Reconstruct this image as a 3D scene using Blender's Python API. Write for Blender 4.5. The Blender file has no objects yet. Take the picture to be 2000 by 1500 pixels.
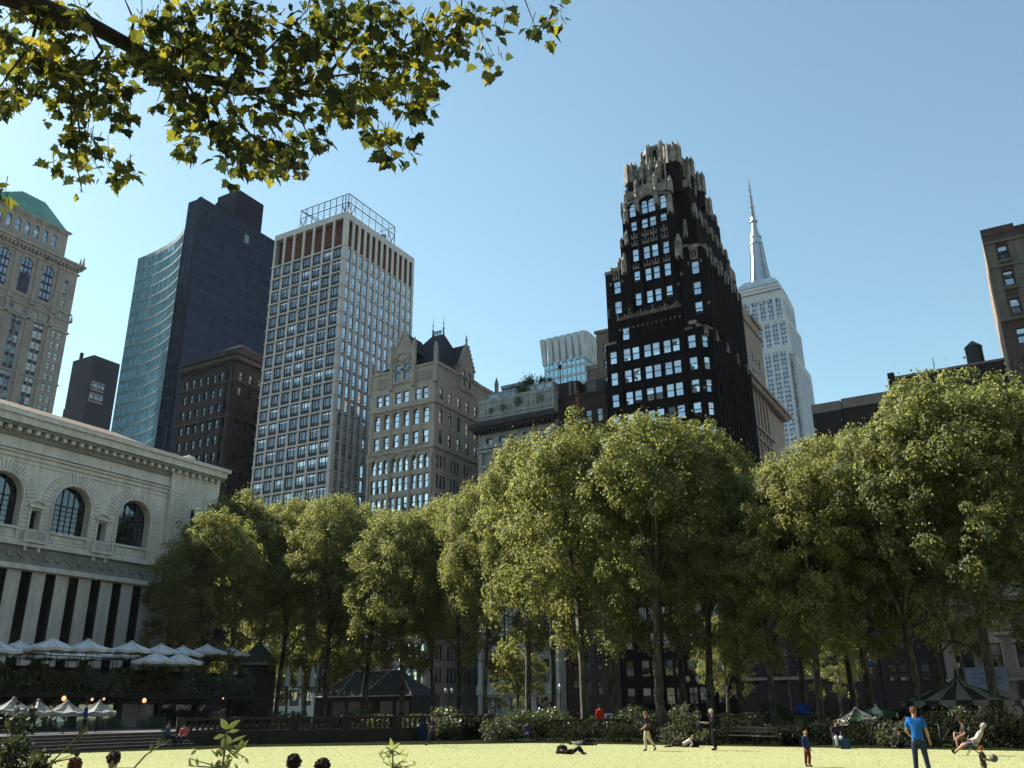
import bpy, bmesh, math, random
from mathutils import Vector, Matrix
rad = math.radians
# ------------------------------------------------------------------ camera
YAW, PITCH, ROLL, FPX, EYE = rad(-29.69), rad(20.476), rad(-0.530), 1710.74, 1.78
_f = Vector((math.sin(YAW)*math.cos(PITCH), math.cos(YAW)*math.cos(PITCH), math.sin(PITCH)))
_r = Vector((math.cos(YAW), -math.sin(YAW), 0)); _u = _r.cross(_f)
CR = _r*math.cos(ROLL)+_u*math.sin(ROLL); CU = -_r*math.sin(ROLL)+_u*math.cos(ROLL)
EYEP = Vector((0, 0, EYE))
scene = bpy.context.scene
cam_d = bpy.data.cameras.new('camera'); cam = bpy.data.objects.new('camera', cam_d)
scene.collection.objects.link(cam); scene.camera = cam
cam_d.sensor_width = 36; cam_d.lens = FPX*36/2000; cam_d.clip_end = 6000; cam_d.clip_start = .05
cam.matrix_world = Matrix((( CR.x, CU.x, -_f.x, 0), (CR.y, CU.y, -_f.y, 0), (CR.z, CU.z, -_f.z, EYE), (0, 0, 0, 1)))
# ------------------------------------------------------------------ sky, sun, exposure
SUN_AZ, SUN_EL = rad(-88), rad(41)       # azimuth from +Y, positive towards +X
world = bpy.data.worlds.new('World'); scene.world = world; world.use_nodes = True
wt = world.node_tree; bgn = wt.nodes['Background']
sky = wt.nodes.new('ShaderNodeTexSky'); sky.sky_type = 'NISHITA'; sky.sun_disc = False
sky.sun_elevation = SUN_EL; sky.sun_rotation = SUN_AZ
sky.air_density = 1.0; sky.dust_density = 0.25; sky.ozone_density = 3.0; sky.altitude = 10
tin = wt.nodes.new('ShaderNodeMix'); tin.data_type = 'RGBA'; tin.blend_type = 'MULTIPLY'; tin.inputs[0].default_value = 1; tin.inputs[7].default_value = (1.09, 1.12, .86, 1)
wt.links.new(sky.outputs[0], tin.inputs[6]); wt.links.new(tin.outputs[2], bgn.inputs[0]); bgn.inputs[1].default_value = 0.104
sd = bpy.data.lights.new('sun', 'SUN'); sd.energy = 5.0; sd.angle = rad(.53); sd.color = (1, .93, .80)
sun = bpy.data.objects.new('sun', sd); scene.collection.objects.link(sun)
sdir = Vector((math.sin(SUN_AZ)*math.cos(SUN_EL), math.cos(SUN_AZ)*math.cos(SUN_EL), math.sin(SUN_EL)))
sun.rotation_euler = sdir.to_track_quat('Z', 'Y').to_euler()
sun.location = sdir*400
scene.view_settings.view_transform = 'Standard'; scene.view_settings.look = 'None'
scene.view_settings.exposure = 1.2; scene.view_settings.gamma = 1

# ------------------------------------------------------------------ helpers
def ray(px, py): return _f+CR*((px-1000)/FPX)-CU*((py-750)/FPX)
def at(px, py, X=None, Y=None, Z=None):
    """a point of the place seen at photo position px,py that lies on the given plane"""
    d = ray(px, py)
    t = X/d.x if X is not None else Y/d.y if Y is not None else (Z-EYE)/d.z
    return EYEP+d*t
def pr(p):
    d = Vector(p)-EYEP; w = d.dot(_f)
    if w < .1: return (-9999, -9999)
    return (1000+FPX*d.dot(CR)/w, 750-FPX*d.dot(CU)/w)
COL = scene.collection
def tag(o, label=None, cat=None, group=None, kind=None):
    if label: o['label'] = label
    if cat: o['category'] = cat
    if group: o['group'] = group
    if kind: o['kind'] = kind
    return o
def empty(name, loc=(0, 0, 0), rz=0):
    o = bpy.data.objects.new(name, None); COL.objects.link(o)
    o.location = loc; o.rotation_euler = (0, 0, rz); o.empty_display_size = .5
    return o
def copy_tree(o, parent=None):
    c = o.copy(); COL.objects.link(c)
    if parent: c.parent = parent
    for ch in list(o.children): copy_tree(ch, c)
    return c
class MB:
    def __init__(s): s.v = []; s.f = []; s.m = []; s.cur = 0
    def q(s, *p, m=None):
        n = len(s.v); s.v += [tuple(x) for x in p]; s.f.append(tuple(range(n, n+len(p)))); s.m.append(s.cur if m is None else m)
    def box(s, x0, x1, y0, y1, z0, z1, m=None):
        n = len(s.v); m = s.cur if m is None else m
        s.v += [(x0,y0,z0),(x1,y0,z0),(x1,y1,z0),(x0,y1,z0),(x0,y0,z1),(x1,y0,z1),(x1,y1,z1),(x0,y1,z1)]
        for f in ((0,3,2,1),(4,5,6,7),(0,1,5,4),(1,2,6,5),(2,3,7,6),(3,0,4,7)):
            s.f.append(tuple(n+i for i in f)); s.m.append(m)
    def obox(s, O, U, N, u0, u1, z0, z1, n0, n1, m=None):
        """box in a facade's frame: along U, up Z, out N"""
        P = lambda u, z, n: Vector(O)+Vector(U)*u+Vector((0,0,z))+Vector(N)*n
        n = len(s.v); m = s.cur if m is None else m
        s.v += [tuple(P(*c)) for c in ((u0,z0,n1),(u1,z0,n1),(u1,z0,n0),(u0,z0,n0),(u0,z1,n1),(u1,z1,n1),(u1,z1,n0),(u0,z1,n0))]
        for f in ((0,3,2,1),(4,5,6,7),(0,1,5,4),(1,2,6,5),(2,3,7,6),(3,0,4,7)):
            s.f.append(tuple(n+i for i in f)); s.m.append(m)
    def frustum(s, cx, cy, z0, z1, r0, r1, k=8, a0=0, m=None, cap=True, sx=1, sy=1):
        n = len(s.v); m = s.cur if m is None else m
        for z, r in ((z0, r0), (z1, r1)):
            for i in range(k):
                a = a0+2*math.pi*i/k; s.v.append((cx+math.cos(a)*r*sx, cy+math.sin(a)*r*sy, z))
        for i in range(k):
            j = (i+1) % k; s.f.append((n+i, n+j, n+k+j, n+k+i)); s.m.append(m)
        if cap: s.f.append(tuple(n+k+i for i in range(k))); s.m.append(m)
    def tube(s, pts, rs, k=6, m=None, cap=True):
        m = s.cur if m is None else m
        pts = [Vector(p) for p in pts]
        if not isinstance(rs, (list, tuple)): rs = [rs]*len(pts)
        n0 = len(s.v); ref = Vector((0.31, 0.22, .93))
        for i, p in enumerate(pts):
            d = (pts[min(i+1, len(pts)-1)]-pts[max(i-1, 0)])
            if d.length < 1e-6: d = Vector((0, 0, 1))
            d.normalize()
            a = d.cross(ref)
            if a.length < .05: a = d.cross(Vector((1, 0, 0)))
            a.normalize(); b = d.cross(a)
            for j in range(k):
                t = 2*math.pi*j/k; s.v.append(tuple(p+(a*math.cos(t)+b*math.sin(t))*rs[i]))
        for i in range(len(pts)-1):
            for j in range(k):
                j2 = (j+1) % k
                s.f.append((n0+i*k+j, n0+i*k+j2, n0+(i+1)*k+j2, n0+(i+1)*k+j)); s.m.append(m)
        if cap:
            s.f.append(tuple(n0+j for j in range(k))[::-1]); s.m.append(m)
            e = n0+(len(pts)-1)*k; s.f.append(tuple(e+j for j in range(k))); s.m.append(m)
    def add(s, verts, faces, m=None, M=None):
        n = len(s.v); s.v += [tuple(M @ Vector(v)) if M else tuple(v) for v in verts]
        for i, f in enumerate(faces):
            s.f.append(tuple(n+a for a in f)); s.m.append(m[i] if isinstance(m, (list, tuple)) else (s.cur if m is None else m))
    def mesh(s, name, mats, smooth=False):
        me = bpy.data.meshes.new(name); me.from_pydata(s.v, [], s.f)
        for m in (mats if isinstance(mats, (list, tuple)) else [mats]): me.materials.append(m)
        me.polygons.foreach_set('material_index', s.m)
        if smooth: me.polygons.foreach_set('use_smooth', [True]*len(s.f))
        me.update(); return me
    def obj(s, name, mats, parent=None, smooth=False, loc=(0, 0, 0)):
        o = bpy.data.objects.new(name, s.mesh(name, mats, smooth)); COL.objects.link(o); o.location = loc
        if parent: o.parent = parent
        return o
# ------------------------------------------------------------------ materials
_mc = {}
def nt(name):
    m = bpy.data.materials.new(name); m.use_nodes = True; t = m.node_tree; t.nodes.clear()
    out = t.nodes.new('ShaderNodeOutputMaterial'); return m, t, out
def N(t, k, **kw):
    n = t.nodes.new(k)
    for a, b in kw.items(): setattr(n, a, b)
    return n
def ramp(t, fac, stops):
    r = N(t, 'ShaderNodeValToRGB'); e = r.color_ramp.elements
    while len(e) < len(stops): e.new(.5)
    for i, (p, c) in enumerate(stops): e[i].position = p; e[i].color = (*c, 1) if len(c) == 3 else c
    t.links.new(fac, r.inputs[0]); return r.outputs[0]
def noise(t, scale, detail=4, vec=None, rough=.6, stretch=None):
    if stretch is not None:
        mp = N(t, 'ShaderNodeMapping'); mp.inputs['Scale'].default_value = stretch
        t.links.new(vec, mp.inputs[0]); vec = mp.outputs[0]
    n = N(t, 'ShaderNodeTexNoise'); n.inputs['Scale'].default_value = scale; n.inputs['Detail'].default_value = detail
    n.inputs['Roughness'].default_value = rough
    if vec: t.links.new(vec, n.inputs['Vector'])
    return n.outputs['Fac']
def mixc(t, f, a, b, mode='MIX'):
    m = N(t, 'ShaderNodeMix', data_type='RGBA', blend_type=mode)
    for s, v in ((0, f), (6, a), (7, b)):
        if isinstance(v, (int, float)): m.inputs[s].default_value = v
        elif isinstance(v, tuple): m.inputs[s].default_value = (*v, 1)
        else: t.links.new(v, m.inputs[s])
    return m.outputs[2]
def mat(name, c1, c2=None, scale=.35, rough=.85, fine=3.0, streak=.35, dirt=(.5, .5, .48), bump=0, metal=0, spec=.3, emit=None, course=0):
    """weathered procedural surface: two tones, fine grain, vertical rain streaks"""
    if name in _mc: return _mc[name]
    c2 = c2 or tuple(x*.72 for x in c1)
    m, t, out = nt(name)
    co = N(t, 'ShaderNodeTexCoord').outputs['Object']
    a = noise(t, scale, 6, co); b = noise(t, fine, 4, co)
    col = mixc(t, ramp(t, a, [(.32, (0, 0, 0)), (.68, (1, 1, 1))]), c1, c2)
    col = mixc(t, .30, col, ramp(t, b, [(.3, (.45, .45, .45)), (.7, (1.25, 1.25, 1.25))]), 'MULTIPLY')
    if streak:
        s = noise(t, 1.0, 5, co, stretch=(1.3, 1.3, .09))
        col = mixc(t, streak, col, ramp(t, s, [(.38, dirt), (.62, (1, 1, 1))]), 'MULTIPLY')
    if course:                                    # horizontal masonry courses
        w = N(t, 'ShaderNodeTexWave', wave_type='BANDS', bands_direction='Z', wave_profile='SIN')
        w.inputs['Scale'].default_value = course; w.inputs['Distortion'].default_value = 0
        t.links.new(co, w.inputs[0])
        col = mixc(t, .5, col, ramp(t, w.outputs['Fac'], [(.02, (.55, .55, .55)), (.14, (1, 1, 1))]), 'MULTIPLY')
    p = N(t, 'ShaderNodeBsdfPrincipled'); t.links.new(col, p.inputs['Base Color'])
    p.inputs['Roughness'].default_value = rough; p.inputs['Metallic'].default_value = metal
    p.inputs['Specular IOR Level'].default_value = spec
    if bump:
        bn = N(t, 'ShaderNodeBump'); bn.inputs['Strength'].default_value = bump; bn.inputs['Distance'].default_value = .05
        t.links.new(b, bn.inputs['Height']); t.links.new(bn.outputs[0], p.inputs['Normal'])
    if emit:
        p.inputs['Emission Color'].default_value = (*emit[0], 1); p.inputs['Emission Strength'].default_value = emit[1]
    t.links.new(p.outputs[0], out.inputs[0]); _mc[name] = m; return m
def rnd(t):
    g = N(t, 'ShaderNodeNewGeometry').outputs['Random Per Island']; o = N(t, 'ShaderNodeObjectInfo').outputs['Random']
    a = N(t, 'ShaderNodeMath', operation='ADD'); t.links.new(g, a.inputs[0]); t.links.new(o, a.inputs[1])
    f = N(t, 'ShaderNodeMath', operation='FRACT'); t.links.new(a.outputs[0], f.inputs[0]); return f.outputs[0]
def glass(name, dark=(.012, .016, .022), pale=(.30, .32, .33), frac=.25, refl=.45, tint=(.85, .93, 1), wob=.02, rough=.02):
    """window glass with rooms behind it: dark, or with pale blinds, and a mirror of the sky on top"""
    if name in _mc: return _mc[name]
    m, t, out = nt(name); r = rnd(t)
    col = ramp(t, r, [(0, dark), (1-frac-.12, dark), (1-frac+.05, tuple(x*.6 for x in pale)), (1, pale)])
    d = N(t, 'ShaderNodeBsdfDiffuse'); t.links.new(col, d.inputs[0])
    g = N(t, 'ShaderNodeBsdfGlossy'); g.inputs['Roughness'].default_value = rough; g.inputs[0].default_value = (*tint, 1)
    # every pane sits at a slightly different angle
    wn = N(t, 'ShaderNodeTexWhiteNoise', noise_dimensions='1D'); t.links.new(r, wn.inputs['W'])
    vs = N(t, 'ShaderNodeVectorMath', operation='SUBTRACT'); vs.inputs[1].default_value = (.5, .5, .5); t.links.new(wn.outputs['Color'], vs.inputs[0])
    vm = N(t, 'ShaderNodeVectorMath', operation='SCALE'); vm.inputs['Scale'].default_value = wob*3; t.links.new(vs.outputs[0], vm.inputs[0])
    nn = N(t, 'ShaderNodeTexNoise'); nn.inputs['Scale'].default_value = .6; t.links.new(N(t, 'ShaderNodeTexCoord').outputs['Object'], nn.inputs['Vector'])
    v2 = N(t, 'ShaderNodeVectorMath', operation='SUBTRACT'); v2.inputs[1].default_value = (.5, .5, .5); t.links.new(nn.outputs['Color'], v2.inputs[0])
    v3 = N(t, 'ShaderNodeVectorMath', operation='SCALE'); v3.inputs['Scale'].default_value = wob*2; t.links.new(v2.outputs[0], v3.inputs[0])
    geo = N(t, 'ShaderNodeNewGeometry')
    va = N(t, 'ShaderNodeVectorMath', operation='ADD'); t.links.new(geo.outputs['Normal'], va.inputs[0]); t.links.new(vm.outputs[0], va.inputs[1])
    vb = N(t, 'ShaderNodeVectorMath', operation='ADD'); t.links.new(va.outputs[0], vb.inputs[0]); t.links.new(v3.outputs[0], vb.inputs[1])
    t.links.new(vb.outputs[0], g.inputs['Normal'])
    fr = N(t, 'ShaderNodeFresnel'); fr.inputs[0].default_value = 1.5
    mr = N(t, 'ShaderNodeMapRange'); mr.inputs['From Min'].default_value = 0; mr.inputs['From Max'].default_value = 1
    mr.inputs['To Min'].default_value = refl; mr.inputs['To Max'].default_value = 1; t.links.new(fr.outputs[0], mr.inputs[0])
    mx = N(t, 'ShaderNodeMixShader'); t.links.new(mr.outputs[0], mx.inputs[0]); t.links.new(d.outputs[0], mx.inputs[1]); t.links.new(g.outputs[0], mx.inputs[2])
    t.links.new(mx.outputs[0], out.inputs[0]); _mc[name] = m; return m
def leafmat(name, cols, trans, tfac=.45, gloss=.06):
    if name in _mc: return _mc[name]
    m, t, out = nt(name)
    g = N(t, 'ShaderNodeNewGeometry').outputs['Random Per Island']
    big = noise(t, .35, 3, N(t, 'ShaderNodeTexCoord').outputs['Object'])
    ad = N(t, 'ShaderNodeMath', operation='ADD'); t.links.new(g, ad.inputs[0]); t.links.new(big, ad.inputs[1])
    hf = N(t, 'ShaderNodeMath', operation='MULTIPLY'); hf.inputs[1].default_value = .5; t.links.new(ad.outputs[0], hf.inputs[0])
    orn = N(t, 'ShaderNodeObjectInfo').outputs['Random']; n = len(cols)
    c = ramp(t, hf.outputs[0], [(.12+.76*i/(n-1), x) for i, x in enumerate(cols)])
    c2 = ramp(t, hf.outputs[0], [(.12+.76*i/(len(trans)-1), x) for i, x in enumerate(trans)])
    c = mixc(t, 1.0, c, ramp(t, orn, [(0, (.72, .82, .80)), (.5, (1, 1, 1)), (1, (1.18, 1.04, .86))]), 'MULTIPLY'); d = N(t, 'ShaderNodeBsdfDiffuse'); t.links.new(c, d.inputs[0])
    tr = N(t, 'ShaderNodeBsdfTranslucent'); t.links.new(c2, tr.inputs[0])
    gl = N(t, 'ShaderNodeBsdfGlossy'); gl.inputs['Roughness'].default_value = .45; gl.inputs[0].default_value = (.8, .85, .9, 1)
    m1 = N(t, 'ShaderNodeMixShader'); m1.inputs[0].default_value = tfac; t.links.new(d.outputs[0], m1.inputs[1]); t.links.new(tr.outputs[0], m1.inputs[2])
    m2 = N(t, 'ShaderNodeMixShader'); m2.inputs[0].default_value = gloss; t.links.new(m1.outputs[0], m2.inputs[1]); t.links.new(gl.outputs[0], m2.inputs[2])
    t.links.new(m2.outputs[0], out.inputs[0]); _mc[name] = m; return m
# ------------------------------------------------------------------ facades and windows
def facade(mb, O, U, W, H, ops, depth=.3, mw=0, mr=0, back=None):
    """wall of width W, height H from O along U; ops = (u0,z0,u1,z1,arched) cut through it with reveals"""
    O = Vector(O); U = Vector(U); Nn = Vector((U.y, -U.x, 0))
    P = lambda u, z, n=0: O+U*u+Vector((0, 0, z))-Nn*n
    zs = sorted({0, H} | {round(o[1], 4) for o in ops} | {round(o[3], 4) for o in ops})
    for z0, z1 in zip(zs, zs[1:]):
        if z1-z0 < 1e-4: continue
        us = sorted((o[0], o[2]) for o in ops if o[1] < z1-1e-4 and o[3] > z0+1e-4)
        c = 0
        for a, b in us+[(W, W)]:
            if a > c+1e-4: mb.q(P(c, z0), P(a, z0), P(a, z1), P(c, z1), m=mw)
            c = max(c, b)
    for o in ops:
        u0, z0, u1, z1 = o[:4]
        if len(o) > 4 and o[4]:
            r = (u1-u0)/2; zc = z1-r; k = 10
            arc = [(u0+r-math.cos(math.pi*i/k)*r, zc+math.sin(math.pi*i/k)*r) for i in range(k+1)]
            for i in range(k):
                a, b = arc[i], arc[i+1]; cu = u0 if i < k/2 else u1
                mb.q(P(*a), P(*b), P(cu, z1), m=mw)
            path = [(u0, z0)]+arc+[(u1, z0)]
        else: path = [(u0, z0), (u0, z1), (u1, z1), (u1, z0)]
        path.append(path[0])
        for a, b in zip(path, path[1:]):
            mb.q(P(a[0], a[1], depth), P(b[0], b[1], depth), P(*b), P(*a), m=mr)
        if back is not None: mb.q(P(u0, z0, depth), P(u1, z0, depth), P(u1, z1, depth), P(u0, z1, depth), m=back)
_wc = {}
VARS = {'sash': (0, 0, 0, .22, .35, .5, .8, -1), 'hotel': (0, 0, .3, .55, 0, .2), 'tall': (0, 0, 0, .3, .6, .15), 'arch': (0, 0, .3, .5)}
def winmesh(style, w, h, mf, mg, fw=.09):
    var = random.choice(VARS[style]) if style in VARS and mg.name in ('glass_sky', 'glass_mid', 'glass_tower_front') else 0
    key = (style, round(w, 2), round(h, 2), mf.name, mg.name, var)
    if key in _wc: return _wc[key]
    b = MB(); x = w/2
    if var > 0:                                          # a blind drawn part of the way down
        zb = h*(.97 if style != 'arch' else .62); z0 = zb-(h*.7 if style == 'hotel' else h*.9)*var; b.q((-x+fw, -.003, z0), (x-fw, -.003, z0), (x-fw, -.003, zb), (-x+fw, -.003, zb), m=2)
    if var == -1: b.box(-x*.8, x*.8, -.3, .0, .05, h*.22, 0)      # room air conditioner
    def bar(x0, x1, z0, z1, d=.07): b.box(x0, x1, -d, -.004, z0, z1, 0)
    def pane(x0, x1, z0, z1, y=0): b.q((x0, y, z0), (x1, y, z0), (x1, y, z1), (x0, y, z1), m=1)
    if style == 'pane': pane(-x, x, 0, h)
    elif style == 'strip': b.box(-x, x, -.02, .05, 0, h*.34, 0); pane(-x, x, h*.34, h); bar(-x, x, h*.66, h*.66+.06, .03); bar(-fw*.4, fw*.4, h*.34, h, .04) if w > 1.5 else None
    elif style == 'thin': pane(-x, x, 0, h); bar(-x, x, 0, fw); bar(-x, x, h-fw, h); 
    elif style == 'sash':
        pane(-x, x, 0, h*.5, .03); pane(-x, x, h*.5, h)
        bar(-x, -x+fw, 0, h); bar(x-fw, x, 0, h); bar(-x+fw, x-fw, 0, fw); bar(-x+fw, x-fw, h-fw, h); bar(-x+fw, x-fw, h*.5-fw*.5, h*.5+fw*.5, .09)
    elif style in ('arch', 'archgrid', 'archstrip'):
        k = 10; pts = [(-x, 0), (x, 0)]+[(math.cos(math.pi*i/k)*x, h-x+math.sin(math.pi*i/k)*x) for i in range(k+1)]
        n = len(b.v); b.v += [(p[0], 0, p[1]) for p in pts]; b.f.append(tuple(range(n, n+len(pts)))); b.m.append(1)
        bar(-x, -x+fw, 0, h-x); bar(x-fw, x, 0, h-x); bar(-x+fw, x-fw, 0, fw); bar(-x+fw, x-fw, h-x-fw*.5, h-x+fw*.5)
        for i in range(k):
            a0, a1 = math.pi*i/k, math.pi*(i+1)/k
            q = [(math.cos(a)*r_, -.07, h-x+math.sin(a)*r_) for a, r_ in ((a0, x), (a1, x), (a1, x-fw), (a0, x-fw))]
            b.q(*q, m=0)
        if style == 'archstrip':
            for i in (-1, 1): bar(i*w/6-.12, i*w/6+.12, 0, h-x*.1, .15)
            for j in range(4): b.box(-x, x, -.05, -.004, .2+j*h/4.4, 1.1+j*h/4.4, 0)
        elif style == 'arch': bar(-x+fw, x-fw, h*.42, h*.42+fw)
        else:
            for i in (-2, -1, 0, 1, 2):
                xx = i*w/6; bar(xx-fw*.4, xx+fw*.4, fw, h-x+math.sqrt(max(0, x*x-xx*xx))-fw, .10 if i in (-1, 1) else .05)
            for j in range(1, 7): bar(-x+fw, x-fw, j*(h-x)/6-fw*.3, j*(h-x)/6+fw*.3, .045)
    elif style == 'hotel':
        s = h*.26; b.box(-x, x, -.05, .02, 0, s, 0)
        pane(-x, x, s, h)
        bar(-x, -x+fw, s, h); bar(x-fw, x, s, h); bar(-x+fw, x-fw, h-fw*1.6, h); bar(-x+fw, x-fw, s, s+fw)
        for xx in (-w*.2, w*.2): bar(xx-fw*.5, xx+fw*.5, s+fw, h-fw*1.6)
    elif style == 'tall':
        pane(-x, x, 0, h); bar(-x, -x+fw, 0, h); bar(x-fw, x, 0, h); bar(-x+fw, x-fw, h-fw, h); bar(-x+fw, x-fw, 0, h*.09); bar(-x+fw, x-fw, h*.3, h*.3+fw*.7)
    elif style == 'pair':
        pane(-x, x, 0, h); bar(-fw/2, fw/2, 0, h); bar(-x, -fw/2, h*.5, h*.5+fw); bar(fw/2, x, h*.5, h*.5+fw)
    me = b.mesh('window', [mf, mg, glass('blind', dark=(.34, .35, .34), pale=(.48, .48, .46), frac=.5, refl=.4, wob=.05)] if var > 0 else [mf, mg]); _wc[key] = me; return me
TREELINE = [(0, 1050), (280, 1080), (330, 1040), (440, 975), (620, 985), (900, 970), (960, 890), (1080, 830), (1300, 805), (1400, 835), (1480, 890), (1560, 890), (1700, 810), (1800, 760), (1900, 715), (2000, 745)]
def seen(p):
    x, y = pr(p)
    if not (-10 < x < 2010 and -10 < y < 1510): return 3
    for (xa, ya), (xb, yb) in zip(TREELINE, TREELINE[1:]):
        if xa <= x <= xb: return 0 if y < ya+(yb-ya)*(x-xa)/(xb-xa) else 1
    return 1
class Bld:
    """a building: root Empty at its base, wall mesh, windows as parts (first 100 in view, the rest one part)"""
    def __init__(s, name, loc, label, cat='building', group=None):
        s.root = tag(empty(name, loc), label, cat, group); s.loc = Vector(loc); s.w = []; s.mb = MB()
    def win(s, me, O, U, u, z, depth):
        U = Vector(U); Nn = Vector((U.y, -U.x, 0))
        p = Vector(O)+U*u+Vector((0, 0, z))-Nn*depth; s.w.append((me, p, math.atan2(U.y, U.x)))
    def wall(s, O, U, W, H, ops, style, mf, mg, depth=.3, mw=0, mr=0, fw=.09):
        """ops like facade's; an optional 6th entry overrides the window style ('' = none)"""
        facade(s.mb, O, U, W, H, ops, depth, mw, mr)
        for o in ops:
            st = o[5] if len(o) > 5 else ('arch' if len(o) > 4 and o[4] else style)
            if st: s.win(winmesh(st, o[2]-o[0], o[3]-o[1], mf, mg, fw), O, U, (o[0]+o[2])/2, o[1], depth-.02)
    def part(s, name, mb, mats, smooth=False): return mb.obj(name, mats, s.root, smooth)
    def done(s, mats, wallname='wall'):
        s.mb.obj(wallname, mats, s.root)
        sc = sorted(((seen(s.loc+p), (s.loc+p-EYEP).length, i) for i, (me, p, r) in enumerate(s.w)))
        rest = MB(); rm = []
        for k, (vis, d, i) in enumerate(sc):
            me, p, r = s.w[i]
            if k < 100 and vis < 3:
                o = bpy.data.objects.new('window', me); COL.objects.link(o); o.parent = s.root; o.location = p; o.rotation_euler = (0, 0, r)
            else:
                off = []
                for mm in me.materials:
                    if mm not in rm: rm.append(mm)
                    off.append(rm.index(mm))
                M = Matrix.Translation(p) @ Matrix.Rotation(r, 4, 'Z')
                rest.add([v.co for v in me.vertices], [tuple(q.vertices) for q in me.polygons], [off[q.material_index] for q in me.polygons], M)
        if rest.v:
            o = rest.obj('window', rm, s.root); o['kind'] = 'stuff'
        return s.root
def cols(W, n, w, m0=0, m1=0):
    """n openings of width w evenly spaced over W with side margins"""
    p = (W-m0-m1)/n; return [(m0+p*(i+.5)-w/2, m0+p*(i+.5)+w/2) for i in range(n)]
FX, RX = (1, 0, 0), (0, 1, 0)
def shell(mb, x0, x1, y0, y1, z0, z1, faces='blt', m=0):
    """plain remaining sides of a block: b back, l left, r right, f front, t top"""
    if 'b' in faces: mb.q((x1,y1,z0),(x0,y1,z0),(x0,y1,z1),(x1,y1,z1), m=m)
    if 'l' in faces: mb.q((x0,y1,z0),(x0,y0,z0),(x0,y0,z1),(x0,y1,z1), m=m)
    if 'r' in faces: mb.q((x1,y0,z0),(x1,y1,z0),(x1,y1,z1),(x1,y0,z1), m=m)
    if 'f' in faces: mb.q((x0,y0,z0),(x1,y0,z0),(x1,y0,z1),(x0,y0,z1), m=m)
    if 't' in faces: mb.q((x0,y0,z1),(x1,y0,z1),(x1,y1,z1),(x0,y1,z1), m=m)
# ================================================================== SETTING
lawn_m = mat('lawn_grass', (.345, .35, .185), (.31, .32, .16), scale=.12, fine=9, streak=0, rough=.9, spec=0, bump=.12)
gravel = mat('gravel', (.16, .15, .13), (.12, .11, .095), scale=.5, fine=14, streak=0, spec=0)
asphalt = mat('asphalt', (.05, .05, .052), (.04, .04, .042), scale=.3, fine=8, streak=0)
paving = mat('paving', (.26, .25, .23), (.2, .19, .18), scale=.6, fine=6, streak=0)
bed = mat('shaded_bed', (.02, .028, .012), (.013, .018, .009), scale=.7, fine=8, streak=0, spec=0)  # very dark tone carries the tree shade on the ground
def sheet(name, x0, x1, y0, y1, z, m):
    b = MB(); b.q((x0, y0, z), (x1, y0, z), (x1, y1, z), (x0, y1, z)); return tag(b.obj(name, m), kind='structure')
sheet('ground', -2500, 2500, -2500, 2500, -.02, gravel)
b = MB(); b.q((-43.5, 27.3, 0), (-44, 3, 0), (14, 3, 0), (14, 44.6, 0), (-1.2, 45.8, 0), (-12.5, 47.4, 0), (-26.4, 49, 0), (-39.3, 39.3, 0))
tag(b.obj('lawn', lawn_m), kind='structure')
sheet('road', -400, 300, 107, 119, -.012, asphalt)
b = MB(); b.box(-400, 300, 119, 130, -.02, .13); b.box(-400, 300, 103, 107, -.02, .13); tag(b.obj('pavement', paving), kind='structure')
b = MB()
for i in range(60): b.q((-200+i*6, 112.9, -.006), (-197+i*6, 112.9, -.006), (-197+i*6, 113.05, -.006), (-200+i*6, 113.05, -.006))
tag(b.obj('lane_marking', mat('white_paint', (.75, .75, .72), streak=0)), kind='structure')
# grass blades standing along the lawn surface
random.seed(5)
b = MB()
def inlawn(x, y): return -43.4 < x < 13 and 4 < y < (49-(x+26.4)*.118 if x > -26.4 else 49+(x+26.4)*.75 if x > -39.3 else 39.3+(x+39.3)*2.85)
for i in range(42000):
    y = random.uniform(6, 49); x = random.uniform(-43.4, 2.2)
    if not inlawn(x, y) or -x*.495+y*.869 < 23: continue
    h = random.uniform(.012, .03); a = random.random()*6.28; w = .008+y*.0003
    dx, dy = math.cos(a)*w, math.sin(a)*w; lx, ly = random.gauss(0, .02), random.gauss(0, .02)
    b.q((x-dx, y-dy, 0), (x+dx, y+dy, 0), (x+lx, y+ly, h))
grass_m = leafmat('grass_blade', [(.28, .32, .13), (.33, .35, .17), (.37, .38, .2)], [(.40, .48, .14), (.45, .5, .18)], .3)
tag(b.obj('grass', grass_m), kind='stuff')

# ================================================================== BUILDINGS
dframe = mat('dark_frame', (.02, .022, .025), streak=0, rough=.5)
wframe = mat('white_frame', (.5, .5, .48), streak=.2, rough=.5)
gl_sky = glass('glass_sky', refl=.6, frac=.45, pale=(.42, .43, .42), wob=.05)
gl_mid = glass('glass_mid', refl=.4, frac=.3, wob=.05)
gl_dark = glass('glass_dark', refl=.16, frac=.2, pale=(.2, .21, .22), wob=.05)
gl_tower = glass('glass_tower_front', refl=.13, frac=.3, pale=(.08, .085, .10), wob=.03)
gl_room = glass('glass_room', refl=.10, frac=.3, pale=(.26, .27, .28), wob=.03)

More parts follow.
